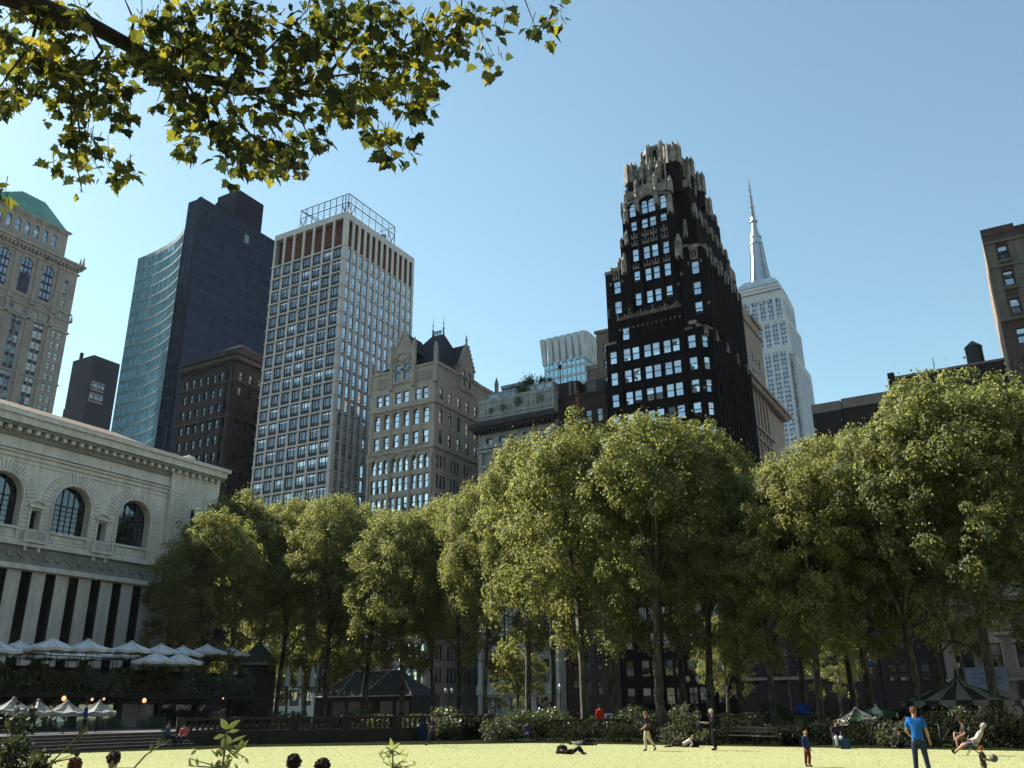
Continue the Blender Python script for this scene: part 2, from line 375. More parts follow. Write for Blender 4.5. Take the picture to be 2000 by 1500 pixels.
# ---- pale concrete grid tower
concrete = mat('pale_concrete', (.56, .53, .52), (.45, .43, .425), scale=.25, fine=2.5, streak=.3)
brickred = mat('loggia_red', (.17, .062, .046), (.12, .048, .038), scale=1, fine=4, streak=.2)
def grid_tower():
    B = Bld('apartment_tower', (-138.1, 130, 0), 'pale concrete tower with a regular window grid and a steel frame on its roof')
    W, D, H = 21.7, 25.8, 107; mb = B.mb; fh = 3.2; z0 = 98.6-30*fh
    ops = []
    for u0, u1 in cols(W, 7, 2.42, .25, .55):
        for k in range(30): ops.append((u0, z0+k*fh+.42, u1, z0+(k+1)*fh-.02))
        ops.append((u0, 98.6+.42, u1, 105.9, False, ''))
    facade(mb, (0, 0, 0), FX, W, H, ops, .3)
    for o in ops:
        if len(o) == 4: B.win(winmesh('hotel', o[2]-o[0], o[3]-o[1], dframe, gl_tower, .13), (0, 0, 0), FX, (o[0]+o[2])/2, o[1], .27)
    ops2 = []
    for j, (u0, u1) in enumerate(cols(D, 12, 1.16, .7, .35)):
        for k in range(30): ops2.append((u0, z0+k*fh+.36, u1, z0+(k+1)*fh-.02))
        ops2.append((u0, 98.6+.36, u1, 105.7, False, ''))
    facade(mb, (W, 0, 0), RX, D, H, ops2, .2)
    for o in ops2:
        if len(o) == 4: B.win(winmesh('tall', o[2]-o[0], o[3]-o[1], dframe, gl_sky, .07), (W, 0, 0), RX, (o[0]+o[2])/2, o[1], .17)
    shell(mb, 0, W, 0, D, 0, H, 'bl'); mb.q((0, 0, H-.6), (W, 0, H-.6), (W, D, H-.6), (0, D, H-.6))
    mb.box(0, W, 0, .5, H, H+.35); mb.box(W-.5, W, .5, D, H, H+.35)
    B.done([concrete])
    lg = MB()
    for k in range(31):                                       # thin projecting floor ledges
        z = z0+k*fh; lg.box(-.14, W+.14, -.16, -.003, z+.02, z+.32); lg.box(W+.003, W+.1, .0, D, z+.06, z+.24)
    B.part('ledge', lg, concrete)
    rr = MB(); rr.q((.5, 1.5, 98.6), (W-.5, 1.5, 98.6), (W-.5, 1.5, 106), (.5, 1.5, 106)); rr.q((W-1.3, .6, 98.6), (W-1.3, D, 98.6), (W-1.3, D, 106), (W-1.3, .6, 106))
    for k in range(7): rr.box(.8+3*k, 2.9+3*k, 1.1, 1.46, 98.9, 100.4, 1)
    B.part('loggia_wall', rr, [brickred, dframe])
    st = mat('roof_steel', (.10, .13, .16), rough=.5, streak=0); fr = MB()
    x0, x1, y0, y1, zb, zt = 5.5, W-1.6, 2.2, 19.5, H-.6, 113.6
    def ln(a, c, r=.11): fr.tube([a, c], r, 4)
    xs = [x0+(x1-x0)*i/8 for i in range(9)]; ys = [y0+(y1-y0)*i/7 for i in range(8)]
    for x in xs: ln((x, y0, zb), (x, y0, zt), .1)
    for y in ys: ln((x1, y, zb), (x1, y, zt), .1)
    for y in ys[::2]: ln((x0, y, zb), (x0, y, zt), .1)
    for z in (zt, zt-2.2, zb+1.4): ln((x0, y0, z), (x1, y0, z), .13); ln((x1, y0, z), (x1, y1, z), .13)
    for z in (zt-.7, zt-1.3, zt-3, zt-3.7): ln((x0, y0, z), (x1, y0, z), .035); ln((x1, y0, z), (x1, y1, z), .035)
    ln((x0, y0, zt), (x0, y1, zt)); ln((x0, y1, zt), (x1, y1, zt)); ln((x1, y1, zb), (x1, y1, zt)); ln((x1-.9, y0, zb), (x1-.9, y0, zt)); ln((x1, y0+.9, zb), (x1, y0+.9, zt))
    for a, c in ((0, 1), (7, 8)): ln((xs[a], y0, zb), (xs[c], y0, zt-2.2)); ln((xs[c], y0, zb), (xs[a], y0, zt-2.2))
    for a, c in ((0, 1), (6, 7)): ln((x1, ys[a], zb), (x1, ys[c], zt-2.2)); ln((x1, ys[c], zb), (x1, ys[a], zt-2.2))
    ln((x0, y0, zt), (x0+3, y1, zt)); B.part('roof_frame', fr, st)
    pm = MB(); pm.box(7.5, 14.5, 4, 11, H-.6, 110.6); pm.box(W-5.5, W-3, 9, 12, H-.6, 110); pm.box(W-5, W-2.7, 13, 16, H-.6, 109.5); pm.frustum(W-3.5, 17.5, H-.6, 110.8, .8, .8, 10)
    B.part('roof_plant', pm, mat('plant_grey', (.25, .28, .3), rough=.6))
grid_tower()

# ---- french style stone tower with steep slate roof
tanbrick = mat('tan_stone', (.45, .39, .33), (.35, .31, .27), scale=.3, fine=2.4, streak=.35, course=2.2)
tantrim = mat('tan_trim', (.46, .41, .35), (.33, .29, .25), scale=.5, fine=3, streak=.4)
slate = mat('slate', (.04, .045, .055), (.028, .033, .042), scale=.6, fine=5, streak=.2, rough=.7, spec=.15)
def chateau():
    B = Bld('office_building', (-106.9, 130, 0), 'tan stone building with arched windows, stepped gables and a steep slate roof with finials')
    W, D = 15.7, 23.5; mb = B.mb; ops = []; sops = []
    fh = 3.83
    c6 = cols(W, 6, 1.35, .8, .8); bays = [(.9, 5.2), (5.7, 10.0), (10.5, 14.8)]
    tri = [(a+(b-a)/3*i+.16, a+(b-a)/3*(i+1)-.16) for a, b in bays for i in range(3)]
    for u0, u1 in c6: ops += [(u0, 53.6, u1, 56.4+.3, True), (u0, 49.6, u1, 52.2)]
    for u0, u1 in [(1.6, 2.95), (3.35, 4.7), (6.2, 7.6), (8.1, 9.5), (11.0, 12.35), (12.75, 14.1)]: ops.append((u0, 58.6, u1, 60.9))
    for i, z in enumerate((44.7, 40.9)):
        for u0, u1 in tri: ops.append((u0, z, u1, z+2.75, i == 0))
    for k in range(9):
        for u0, u1 in tri: ops.append((u0, 37.0-k*fh, u1, 37.0-k*fh+2.75))
    B.wall((0, 0, 0), FX, W, 65.6, ops, 'sash', dframe, gl_sky, .38)
    s6 = cols(D, 7, 1.15, .6, .9)
    for j, (u0, u1) in enumerate(s6):
        sops += [(u0, 53.6, u1, 56.5, True), (u0, 49.6, u1, 52.1), (u0, 58.5, u1, 60.7)]
    st9 = [(c+.45+i*1.15, c+.45+i*1.15+.85) for c in (.5, 5.2, 9.9, 14.6, 19.2) for i in range(3)]
    for k in range(11):
        for u0, u1 in st9: sops.append((u0, 44.7-k*fh, u1, 44.7-k*fh+2.6, k == 0))
    B.wall((W, 0, 0), RX, D, 66.2, sops, 'sash', dframe, gl_mid, .22)
    shell(mb, 0, W, 0, D, 0, 65.6, 'blt'); mb.q((W, 0, 65.6), (W, D, 65.6), (W-.4, D, 66.2), (W-.4, 0, 66.2), m=1)
    # front gable (dormer) and side gable
    def gable(O, U, u0, u1, z0, zs, zp, m=0, wins=()):
        O = Vector(O); U = Vector(U); Nn = Vector((U.y, -U.x, 0)); P = lambda u, z, n: O+U*u+Vector((0, 0, z))+Nn*n
        facade(mb, P(u0, z0, .25), U, u1-u0, zs-z0, [(a-u0, b0-z0, c-u0, b1-z0) for a, b0, c, b1 in wins], .22)
        um = (u0+u1)/2; mb.q(P(u0, zs, .25), P(u1, zs, .25), P(um, zp, .25)); 
        mb.q(P(u1, z0, .25), P(u1, z0, -1.2), P(u1, zs, -1.2), P(u1, zs, .25)); mb.q(P(u0, z0, -1.2), P(u0, z0, .25), P(u0, zs, .25), P(u0, zs, -1.2))
        mb.q(P(u1, zs, .25), P(u1, zs, -6), P(um, zp, -6), P(um, zp, .25), m=1); mb.q(P(um, zp, .25), P(um, zp, -6), P(u0, zs, -6), P(u0, zs, .25), m=1)
        for i in range(7):                                   # stepped coping with crockets
            for s in (-1, 1):
                uu = um+s*(u1-u0)/2*(1-i/7); zz = zs+(zp-zs)*i/7
                mb.obox(O, U, Nn, uu-.28, uu+.28, zz-.1, zz+.55, -.3, .4, 2)
        q = P(um, zp, 0); mb.frustum(q.x, q.y, zp-.2, zp+.9, .28, .2, 6, m=2); mb.frustum(q.x, q.y, zp+.9, zp+2.2, .3, .03, 6, m=2)
        for a, b0, c, b1 in wins: B.win(winmesh('sash', c-a, b1-b0, dframe, gl_dark, .1), P(0, 0, .25)-Vector((0, 0, 0)), U, (a+c)/2, b0, .2)
    gable((0, 0, 0), FX, 5.6, 10.2, 62.6, 69.2, 73.6, wins=((6.15, 63.2, 7.45, 66.6), (8.3, 63.2, 9.6, 66.6)))
    b2 = [(7.9+math.cos(math.pi*i/10)*2.0, -.42, 67.1+math.sin(math.pi*i/10)*1.9) for i in range(11)]; mb.tube(b2, .16, 5, m=2)
    for c in (7.0, 8.8): mb.tube([(c+math.cos(math.pi*i/8)*.7, -.42, 66.8+math.sin(math.pi*i/8)*.9) for i in range(9)], .12, 5, m=2)
    gable((W, 0, 0), RX, 8.3, 13.7, 62.6, 67.8, 73.2, wins=((9.2, 63.6, 10.3, 67), (11.4, 63.6, 12.5, 67)))
    # parapet panels, cornices, arches
    for z, p in ((57.3, .35), (48.5, .3), (65.3, .25)):
        mb.box(-.15, W+p, -p, -.004, z, z+.38, 2); mb.box(W+.004, W+p, 0, D, z, z+.38, 2)
    for u in list(range(2, 10)): mb.box(.6+u*.45, .85+u*.45, -.2, -.004, 62.3, 64.3, 2)
    for u in range(9): mb.box(10.7+u*.48, 10.95+u*.48, -.2, -.004, 62.3, 64.3, 2)
    for a, bb in bays:
        cu = (a+bb)/2; mb.tube([(cu+math.cos(math.pi*i/12)*2.15, -.1, 46.4+math.sin(math.pi*i/12)*2.0) for i in range(13)], .2, 5, m=2)
        for z in [41.0+1.9+fh*k for k in (-1, -2, -3, -4, -5, -6, -7, -8, -9, -10)]:
            mb.box(a+.1, bb-.1, -.08, -.004, z+1.9-.9, z+1.9-.5, 2)
    for x in (.45, 5.45, 10.25, 15.2): mb.box(x-.22, x+.22, -.3, -.004, 0, 47.3, 2)
    for u0, u1 in c6:
        cu = (u0+u1)/2; mb.tube([(cu+math.cos(math.pi*i/10)*.95, -.08, 56.0+math.sin(math.pi*i/10)*.95) for i in range(11)], .13, 5, m=2); mb.box(u0-.1, u1+.1, -.14, -.003, 49.35, 49.6, 2)
        mb.box(u0-.52, u0-.34, -.14, -.004, 49, 57.2, 2)
    for cx, cy, h in ((-.1, .2, 67.4), (W, .1, 68.6), (5.2, -.1, 70.5), (10.6, -.1, 70.5), (W, D-.3, 68.2)):
        mb.frustum(cx, cy, 61.5, h, .5, .45, 8, m=2); mb.frustum(cx, cy, h, h+1.6, .55, .06, 8, m=2)
    # steep roof: front ridge parallel to the street behind the front gable, tall pavilion roof in the middle
    zr = 65.7; mb.q((.4, .6, zr), (W-.4, .6, zr), (W-.4, 4.4, 68.6), (.4, 4.4, 68.6), m=1)
    px0, px1, py0, py1 = 3.2, W-.5, 1.5, 16.5; ax0, ax1, ay, az = 9.3, 12.2, 7.4, 75.0
    mb.q((px0, py0, zr), (px1, py0, zr), (ax1, ay, az), (ax0, ay, az), m=1); mb.q((px1, py1, zr), (px0, py1, zr), (ax0, ay+.8, az), (ax1, ay+.8, az), m=1)
    mb.q((px1, py0, zr), (px1, py1, zr), (ax1, ay+.8, az), (ax1, ay, az), m=1); mb.q((px0, py1, zr), (px0, py0, zr), (ax0, ay, az), (ax0, ay+.8, az), m=1)
    mb.q((ax0, ay, az), (ax1, ay, az), (ax1, ay+.8, az), (ax0, ay+.8, az), m=1)
    mb.q((W-.3, 13, zr), (W-.3, D-.4, zr), (W-5, D-.4, zr+4.2), (W-5, 12, zr+4.2), m=1); mb.q((.2, D-.4, zr), (W-5, D-.4, zr+4.2), (W-5, 12, zr+4.2), (.2, 12, zr), m=1)
    B.done([tanbrick, slate, tantrim])
    fn = MB()
    for x in (ax0+.1, ax1-.1): fn.tube([(x, ay+.4, az-.2), (x, ay+.4, az+1.5), (x, ay+.4, az+2.2), (x, ay+.4, az+4.5)], [.25, .1, .07, .02], 6); fn.frustum(x, ay+.4, az+1.4, az+1.8, .25, .1, 8); fn.frustum(x, ay+.4, az+2.6, az+2.9, .2, .05, 8)
    for i in range(5): fn.box(ax0+.35+i*.42, ax0+.5+i*.42, ay+.3, ay+.5, az, az+1.3)
    fn.box(ax0, ax1, ay+.35, ay+.45, az+.9, az+1.05); B.part('roof_cresting', fn, dframe)
chateau()

# ---- white classical building
whitestone = mat('white_stone', (.40, .42, .41), (.29, .31, .31), scale=.35, fine=2, streak=.55, dirt=(.35, .37, .38))
darkcorn = mat('dark_cornice', (.05, .045, .045), (.03, .03, .03), streak=.2)
def classical():
    B = Bld('classical_building', (-81.1, 130, 0), 'white classical stone building with a dark deep cornice and a glazed penthouse')
    W, D = 15.4, 24; mb = B.mb
    bay = [(1.9, 4.1), (6.6, 8.8), (11.3, 13.5)]; ops = []
    for a, c in bay: ops += [(a+.0, 38.2, c, 43.4, True, 'arch'), (a, 12.6, c, 17.2, True, 'arch'), (a+.15, 6.2, c-.15, 9.6, False, 'sash')]
    for k in range(4):
        for a, c in bay: ops += [(a+.2, 20.5+k*4.3, c-.2, 23.6+k*4.3, False, 'sash')]
    for a in (1.4, 4.1, 6.6, 9.0, 11.6): ops.append((a, 47.0, a+1.4, 48.1, False, 'pane'))
    for a, c in [(1.2, 4.6), (5.9, 9.5), (10.8, 14.2)]: ops.append((a, .6, c, 3.9, False, 'pair'))
    B.wall((0, 0, 0), FX, W, 55.2, ops, 'sash', dframe, gl_dark, .55)
    shell(mb, 0, W, 0, D, 0, 55.2, 'brlt')
    for x in (.15, 4.75, 5.15, 9.75, 10.15, 14.55):
        mb.box(x, x+.7, -.5, -.004, 33, 45.2); mb.box(x, x+.7, -.35, -.004, 5.2, 18.2)
        mb.box(x-.12, x+.82, -.6, -.004, 44.4, 45.2); mb.box(x-.1, x+.8, -.45, -.004, 17.4, 18.2); mb.box(x-.15, x+.85, -.5, -.004, 4.6, 5.8)
    for z, p, h in ((45.3, .7, .5), (46.1, .55, .4), (32.3, .6, .5), (18.3, .7, .5), (11.1, .5, .35), (4.3, .5, .4), (49.3, .5, .4)): mb.box(-.1, W+.1, -p, -.005, z, z+h)
    for a, c in bay:
        m_ = (a+c)/2; r = 1.1+.28
        for zc in (42.3, 16.1): mb.tube([(m_+math.cos(math.pi*i/12)*r, -.12, zc+math.sin(math.pi*i/12)*r) for i in range(13)], .24, 6)
        mb.box(m_-.22, m_+.22, -.45, -.006, 43.5, 44.9)
        mb.box(a-.25, c+.25, -.3, -.006, 9.9, 10.25); mb.box(a-.3, a-.05, -.2, -.006, 6, 9.9); mb.box(c+.05, c+.3, -.2, -.006, 6, 9.9)
    for i in range(16): mb.frustum(1.2+i*.9, -.02, 53.0, 53.8, .17, .17, 6)
    mb.box(-.1, W+.1, -.12, -.006, 54.9, 55.6); mb.box(-.1, W+.1, -.16, -.006, 52.2, 52.5)
    B.done([whitestone])
    c = MB(); c.box(-1.1, W+.9, -1.9, -.01, 49.8, 50.5); c.box(-.9, W+.7, -1.5, -.01, 49.4, 49.8)
    c.q((-1.1, -1.9, 50.5), (W+.9, -1.9, 50.5), (W+.2, -.02, 51.6), (-.2, -.02, 51.6))
    for i in range(22): c.box(-.5+i*.75, -.2+i*.75, -1.3, -.01, 48.9, 49.4)
    B.part('cornice', c, darkcorn)
    p = MB(); gw = .001
    p.box(1.0, 8.2, 1.5, 8, 55.2, 57.3, 0); p.box(9.2, 14.8, 1.2, 8, 55.2, 57.2, 0); p.box(2.4, 7.9, 4.5, 12, 57.3, 58.9, 1); p.box(2.1, 8.2, 4.2, 12.3, 58.9, 59.5, 0)
    for x in (1.4, 3.8, 5.9): p.box(x, x+1.9, 1.42, 1.49, 55.7, 56.8, 1)
    for x in (9.6, 11.6, 13.3): p.box(x, x+1.3, 1.12, 1.19, 55.7, 56.8, 1)
    for i in range(7): p.box(2.3+i*.93, 2.4+i*.93, 4.35, 4.49, 57.3, 58.9, 0)
    p.q((9.2, 3, 57.21), (15.2, 3, 57.21), (15.2, 6, 58.6), (9.2, 6, 58.6), m=1)
    B.part('penthouse', p, [mat('penthouse_white', (.30, .33, .35), streak=.3), gl_dark, gl_sky])
    v = MB(); random.seed(11)
    for cx, cy, cz, r, n in ((8.6, .6, 56.5, 1.3, 500), (8.9, 3, 58.6, 1.3, 700), (5, .2, 53.6, .9, 200), (12.6, .2, 53.9, 1.0, 160), (11.5, 3, 58.3, .9, 300), (13.5, 2.4, 57.8, .6, 150), (2.5, .1, 53.2, .6, 90), (8.3, .1, 54, .9, 250)):
        for i in range(n):
            d = Vector((random.gauss(0, .5), random.gauss(0, .5), random.gauss(0, .5)))*r; c0 = Vector((cx, cy, cz))+d
            a = Vector((random.gauss(0, 1), random.gauss(0, 1), random.gauss(0, 1))).normalized()*.16; e = a.cross(Vector((random.gauss(0, 1), random.gauss(0, 1), random.gauss(0, 1)))).normalized()*.12
            v.q(c0-a, c0+e, c0+a, c0-e)
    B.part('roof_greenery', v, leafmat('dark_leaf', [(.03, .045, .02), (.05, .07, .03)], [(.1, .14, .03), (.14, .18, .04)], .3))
classical()

# ---- red brown brick house with a bay, between the classical one and the black tower
redbrick = mat('red_brick', (.055, .030, .027), (.038, .023, .022), scale=.3, fine=3, streak=.3, course=4)
def red_house():
    B = Bld('brick_building', (-65.4, 131.5, 0), 'dark red brick building with a roof bay and chimneys beside the white classical building')
    mb = B.mb; W, D = 9.2, 20
    ops = [(u0, 4+k*3.7, u1, 6.2+k*3.7) for u0, u1 in cols(W, 4, 1.1, .5, .5) for k in range(13)]
    B.wall((0, 0, 0), FX, W, 53.8, ops, 'sash', dframe, gl_dark, .3)
    shell(mb, 0, W, 0, D, 0, 53.8, 'blrt')
    mb.box(-.1, 3.6, .3, 6, 53.8, 56.6); mb.box(1.9, 2.3, .2, .29, 53.8, 56.7, 1); mb.box(2.9, 3.3, .2, .29, 53.8, 56.4, 1); mb.frustum(-1.2+.6, 2, 55, 60.4, .12, .08, 6); mb.frustum(-.6, 2, 60.2, 60.9, .35, .3, 8)
    mb.frustum(5.6, 3.6, 53.8, 56.4, 2.0, 2.0, 8, a0=.39, m=1); mb.frustum(5.6, 3.6, 56.4, 56.7, 2.15, 2.15, 8, a0=.39, m=2)
    for i in range(8):
        a = .39+.785*i; mb.frustum(5.6+math.cos(a)*2.15, 3.6+math.sin(a)*1.95, 53.8, 56.4, .16, .16, 5, m=2)
    mb.box(0, W, -.25, -.005, 53.4, 53.8); mb.box(3.3, 3.9, -.12, -.004, 49.5, 54.6, 3)
    B.done([redbrick, mat('bay_grey', (.16, .17, .18)), mat('bay_trim', (.2, .19, .19)), mat('orange_brick', (.22, .075, .04))])
red_house()

def punched_block(name, label, x0, x1, y0, y1, H, wallm, frontn, siden, fh, wz, ww, wh, style='sash', gl=None, mf=None, depth=.3, zmin=4, ztop=2, cornice=.4, group=None, side='r', extra=None, sww=None):
    B = Bld(name, (x0, y0, 0), label, group=group); W, D = x1-x0, y1-y0; mb = B.mb; gl = gl or gl_mid; mf = mf or dframe
    nf = int((H-ztop-zmin)/fh)
    if frontn:
        ops = [(u0, zmin+k*fh+wz, u1, zmin+k*fh+wz+wh) for u0, u1 in cols(W, frontn, ww, .7, .7) for k in range(nf)]
        B.wall((0, 0, 0), FX, W, H, ops, style, mf, gl, depth)
    else: shell(mb, 0, W, 0, D, 0, H, 'f')
    if siden:
        ops = [(u0, zmin+k*fh+wz, u1, zmin+k*fh+wz+wh) for u0, u1 in cols(D, siden, sww or ww, .7, .7) for k in range(nf)]
        B.wall((W, 0, 0), RX, D, H, ops, style, mf, gl, depth)
    else: shell(mb, 0, W, 0, D, 0, H, 'r')
    shell(mb, 0, W, 0, D, 0, H, 'blt')
    if cornice: mb.box(-cornice, W+cornice, -cornice, -.005, H-.7, H); mb.box(W+.005, W+cornice, 0, D, H-.7, H)
    if extra: extra(B, mb, W, D)
    return B
# ---- dark brown old office building left of the grid tower
brown = mat('brown_brick', (.036, .029, .030), (.027, .022, .024), scale=.25, fine=3, streak=.35, course=3)
brownt = mat('brown_trim', (.058, .05, .047), (.042, .036, .034), scale=.5, fine=3, streak=.5)
gl_old = glass('glass_old', refl=.07, frac=.12, pale=(.10, .10, .11), wob=.05)
def ex(B, mb, W, D):
    for z in (40, 52, 64, 72.5): mb.box(-.2, W+.2, -.35, -.004, z, z+.5, 1); mb.box(W+.004, W+.35, 0, D, z, z+.5, 1)
    mb.box(-.5, W+.5, -1.0, -.006, 77.6, 78.4, 1); mb.box(W+.005, W+1.0, 0, D, 77.6, 78.4, 1)
    for i in range(18): mb.box(.2+i*.95, .55+i*.95, -.8, -.006, 76.9, 77.6, 1)
    mb.box(W-7, W-.5, 1, 8, 80, 81.5); mb.q((W-7, 1, 81.5), (W-.5, 1, 81.5), (W-2.5, 4, 83.4), (W-5, 4, 83.4), m=2); mb.q((W-.5, 1, 81.5), (W-.5, 8, 81.5), (W-2.5, 5, 83.4), (W-2.5, 4, 83.4), m=2)
    mb.q((W-5, 4, 83.4), (W-2.5, 4, 83.4), (W-2.5, 5, 83.4), (W-5, 5, 83.4), m=2); mb.q((W-7, 8, 81.5), (W-7, 1, 81.5), (W-5, 4, 83.4), (W-5, 5, 83.4), m=2)
    for u in (W-1.3, W-3.2): mb.box(u, u+.9, -.3, -.004, 36, 79)
B = punched_block('office_building', 'dark brown brick building with bracketed cornice left of the pale grid tower', -164.5, -146.8, 130, 149, 80, brown, 7, 6, 3.8, .9, 1.25, 2.1, gl=gl_old, extra=ex)
B.done([brown, brownt, slate])
B = punched_block('office_building', 'narrow dark brick building squeezed against the left wall of the pale grid tower', -146.6, -138.4, 141, 160, 75, brown, 3, 0, 3.8, .9, 1.2, 2.1, gl=gl_dark)
B.done([brown, brownt])
# ---- glass tower with a concave curtain wall and a black slab
def bandglass(name, c1, c2, refl, rough=.03, tint=(.62, .9, .95)):
    m, t, out = nt(name); r = rnd(t)
    d = N(t, 'ShaderNodeBsdfDiffuse'); t.links.new(ramp(t, r, [(.2, c1), (.8, c2)]), d.inputs[0])
    g = N(t, 'ShaderNodeBsdfGlossy'); g.inputs['Roughness'].default_value = rough; g.inputs[0].default_value = (*tint, 1)
    b = N(t, 'ShaderNodeBump'); b.inputs['Strength'].default_value = .25; b.inputs['Distance'].default_value = .3
    nn = N(t, 'ShaderNodeTexNoise'); nn.inputs['Scale'].default_value = .35; t.links.new(N(t, 'ShaderNodeTexCoord').outputs['Object'], nn.inputs['Vector']); t.links.new(nn.outputs['Fac'], b.inputs['Height']); t.links.new(b.outputs[0], g.inputs['Normal'])
    mx = N(t, 'ShaderNodeMixShader'); mx.inputs[0].default_value = refl; t.links.new(d.outputs[0], mx.inputs[1]); t.links.new(g.outputs[0], mx.inputs[2]); t.links.new(mx.outputs[0], out.inputs[0]); return m
def glass_tower():
    L = (-191.3, 150, 0)
    root = tag(empty('glass_tower', L), 'glass office tower with a concave blue wall on the left and a black slab', 'building')
    bg = bandglass('blue_curtain', (.16, .40, .54), (.26, .54, .68), .42, .03, (.75, .95, 1)); bk = bandglass('black_curtain', (.006, .010, .022), (.010, .016, .034), .05, .08, (.6, .7, 1))
    sp = mat('spandrel', (.16, .24, .27), (.13, .2, .22), streak=.2, rough=.4, spec=.5); ml = mat('mullion_black', (.035, .042, .062), streak=0, rough=.4); nb = mat('slab_black', (.008, .009, .024), (.006, .007, .018), scale=.1, streak=.2, rough=.6, spec=.12)
    # concave wall plan
    pts = [(-5.6, -.2), (-9, 1.2), (-13, 2.6), (-18.5, 3.7), (-24, 4.4), (-29, 4.8), (-32.6, 4.9)]
    dense = []
    for (xa, ya), (xb, yb) in zip(pts, pts[1:]):
        for i in range(4): dense.append((xa+(xb-xa)*i/4, ya+(yb-ya)*i/4))
    dense.append(pts[-1]); g = MB(); s = MB(); H = 137.0; fh = 3.72; nf = 36
    for k in range(nf+1):
        z1 = H-1.6-k*fh; z0 = max(z1-3.0, 0)
        for i in range(len(dense)-1):
            (xa, ya), (xb, yb) = dense[i], dense[i+1]
            g.q((xb, yb, z0), (xa, ya, z0), (xa, ya, z1), (xb, yb, z1))
            s.q((xb, yb-.12, z1), (xa, ya-.12, z1), (xa, ya-.12, z1+.72 if k else H), (xb, yb-.12, z1+.72 if k else H))
            s.q((xb, yb, z1), (xa, ya, z1), (xa, ya-.12, z1), (xb, yb-.12, z1))
    s.q(*[(x, y, H) for x, y in dense], (-32.6, 32, H), (-5.6, 32, H)); s.q((-32.6, 32, 0), (-32.6, 4.9, 0), (-32.6, 4.9, H), (-32.6, 32, H)); s.q((-5.6, 32, 0), (-32.6, 32, 0), (-32.6, 32, H), (-5.6, 32, H))
    g.obj('curtain_wall', bg, root); s.obj('spandrel', sp, root)
    mm = MB()
    for x, y in dense: mm.box(x-.05, x+.05, y-.16, y-.03, 0, H)
    mm.obj('mullion', mat('mullion_grey', (.14, .2, .22), streak=0, rough=.4), root)
    # black slab
    k_ = MB(); SH = 146.2
    for (O, U, Wd, n) in (((-5.7, 0, 0), FX, 4.0, 4), ((0, .0, 0), RX, 30, 26)):
        O = Vector(O); U = Vector(U)
        for k in range(39):
            for i in range(n):
                a, b2 = O+U*(Wd*i/n), O+U*(Wd*(i+1)/n); z0, z1 = SH-(k+1)*3.72, SH-k*3.72
                if z1 < 3: continue
                k_.q((a.x, a.y, z0+.25), (b2.x, b2.y, z0+.25), (b2.x, b2.y, z1), (a.x, a.y, z1))
    k_.obj('dark_glazing', bk, root)
    q = MB(); q.box(-5.72, -.02, .03, 29.9, 0, SH-.02); q.box(-1.7, .05, -.12, .02, 0, SH+.3)
    for k in range(39): z = SH-(k+1)*3.72; q.box(-5.7, .03, -.03, .02, z, z+.25); q.box(-.02, .03, .03, 30, z, z+.25)
    q.obj('slab_core', nb, root); q = MB()
    for k in range(39): z = SH-(k+1)*3.72; q.box(.02, .11, .03, 30, z+.25, z+.4); q.box(-5.7, -1.7, -.12, -.03, z+.25, z+.4)
    q.obj('floor_line', ml, root); q = MB()
    for i in range(5): q.box(-5.7+i, -5.6+i, -.16, -.02, 0, SH)
    for i in range(53): q.box(.0, .14, i*30/52-.03, i*30/52+.03, 0, SH)
    q.obj('slab_mullion', ml, root)
    q = MB(); q.box(-9, -.3, 13, 24, SH, 156.2); q.box(-.31, -.2, 12.9, 24.1, SH, 156.5); q.box(-1.2, -.5, 6, 11.9, SH, SH+1.6); q.obj('penthouse', nb, root)
    q = MB(); q.box(-.02, .13, 17.5, 19.2, 139.6, 142.4); q.obj('louvre', sp, root)
glass_tower()
# ---- dark block with a few white framed windows
def exs(B, mb, W, D):
    mb.box(2, 3, 1, 2, 131, 134.5); mb.box(-2.2, 0, 1, 8, 0, 112); mb.box(-4.5, -2.2, 2, 8, 0, 104); mb.frustum(-3.2, 3, 104, 106, .4, .4, 8); mb.frustum(-3.2, 3, 106, 108.8, 1.5, 1.5, 10)
B = punched_block('dark_building', 'dark block with two rows of white-framed windows beyond the library, left of the glass tower', -305.2, -292.4, 190, 201.5, 131, mat('navy_brick', (.03, .032, .05), (.024, .026, .04), streak=.2), 0, 4, 4.2, 1, 1.4, 2.2, gl=gl_dark, cornice=0, zmin=70, ztop=26, extra=exs)
B.done([_mc['navy_brick']])
w = MB()
for z in (117.5, 112.9):
    for i in range(5): w.box(12.85, 12.98, .7+i*1.15, .85+i*1.15, z, z+3); w.box(12.85, 12.96, .85+i*1.15, 1.7+i*1.15, z+1.0, z+2.4, 1)
    w.box(12.85, 12.98, .7, 6.5, z-.2, z); w.box(12.85, 12.98, .7, 6.5, z+3, z+3.2)
w.obj('window_band', [wframe, gl_dark], B.root)
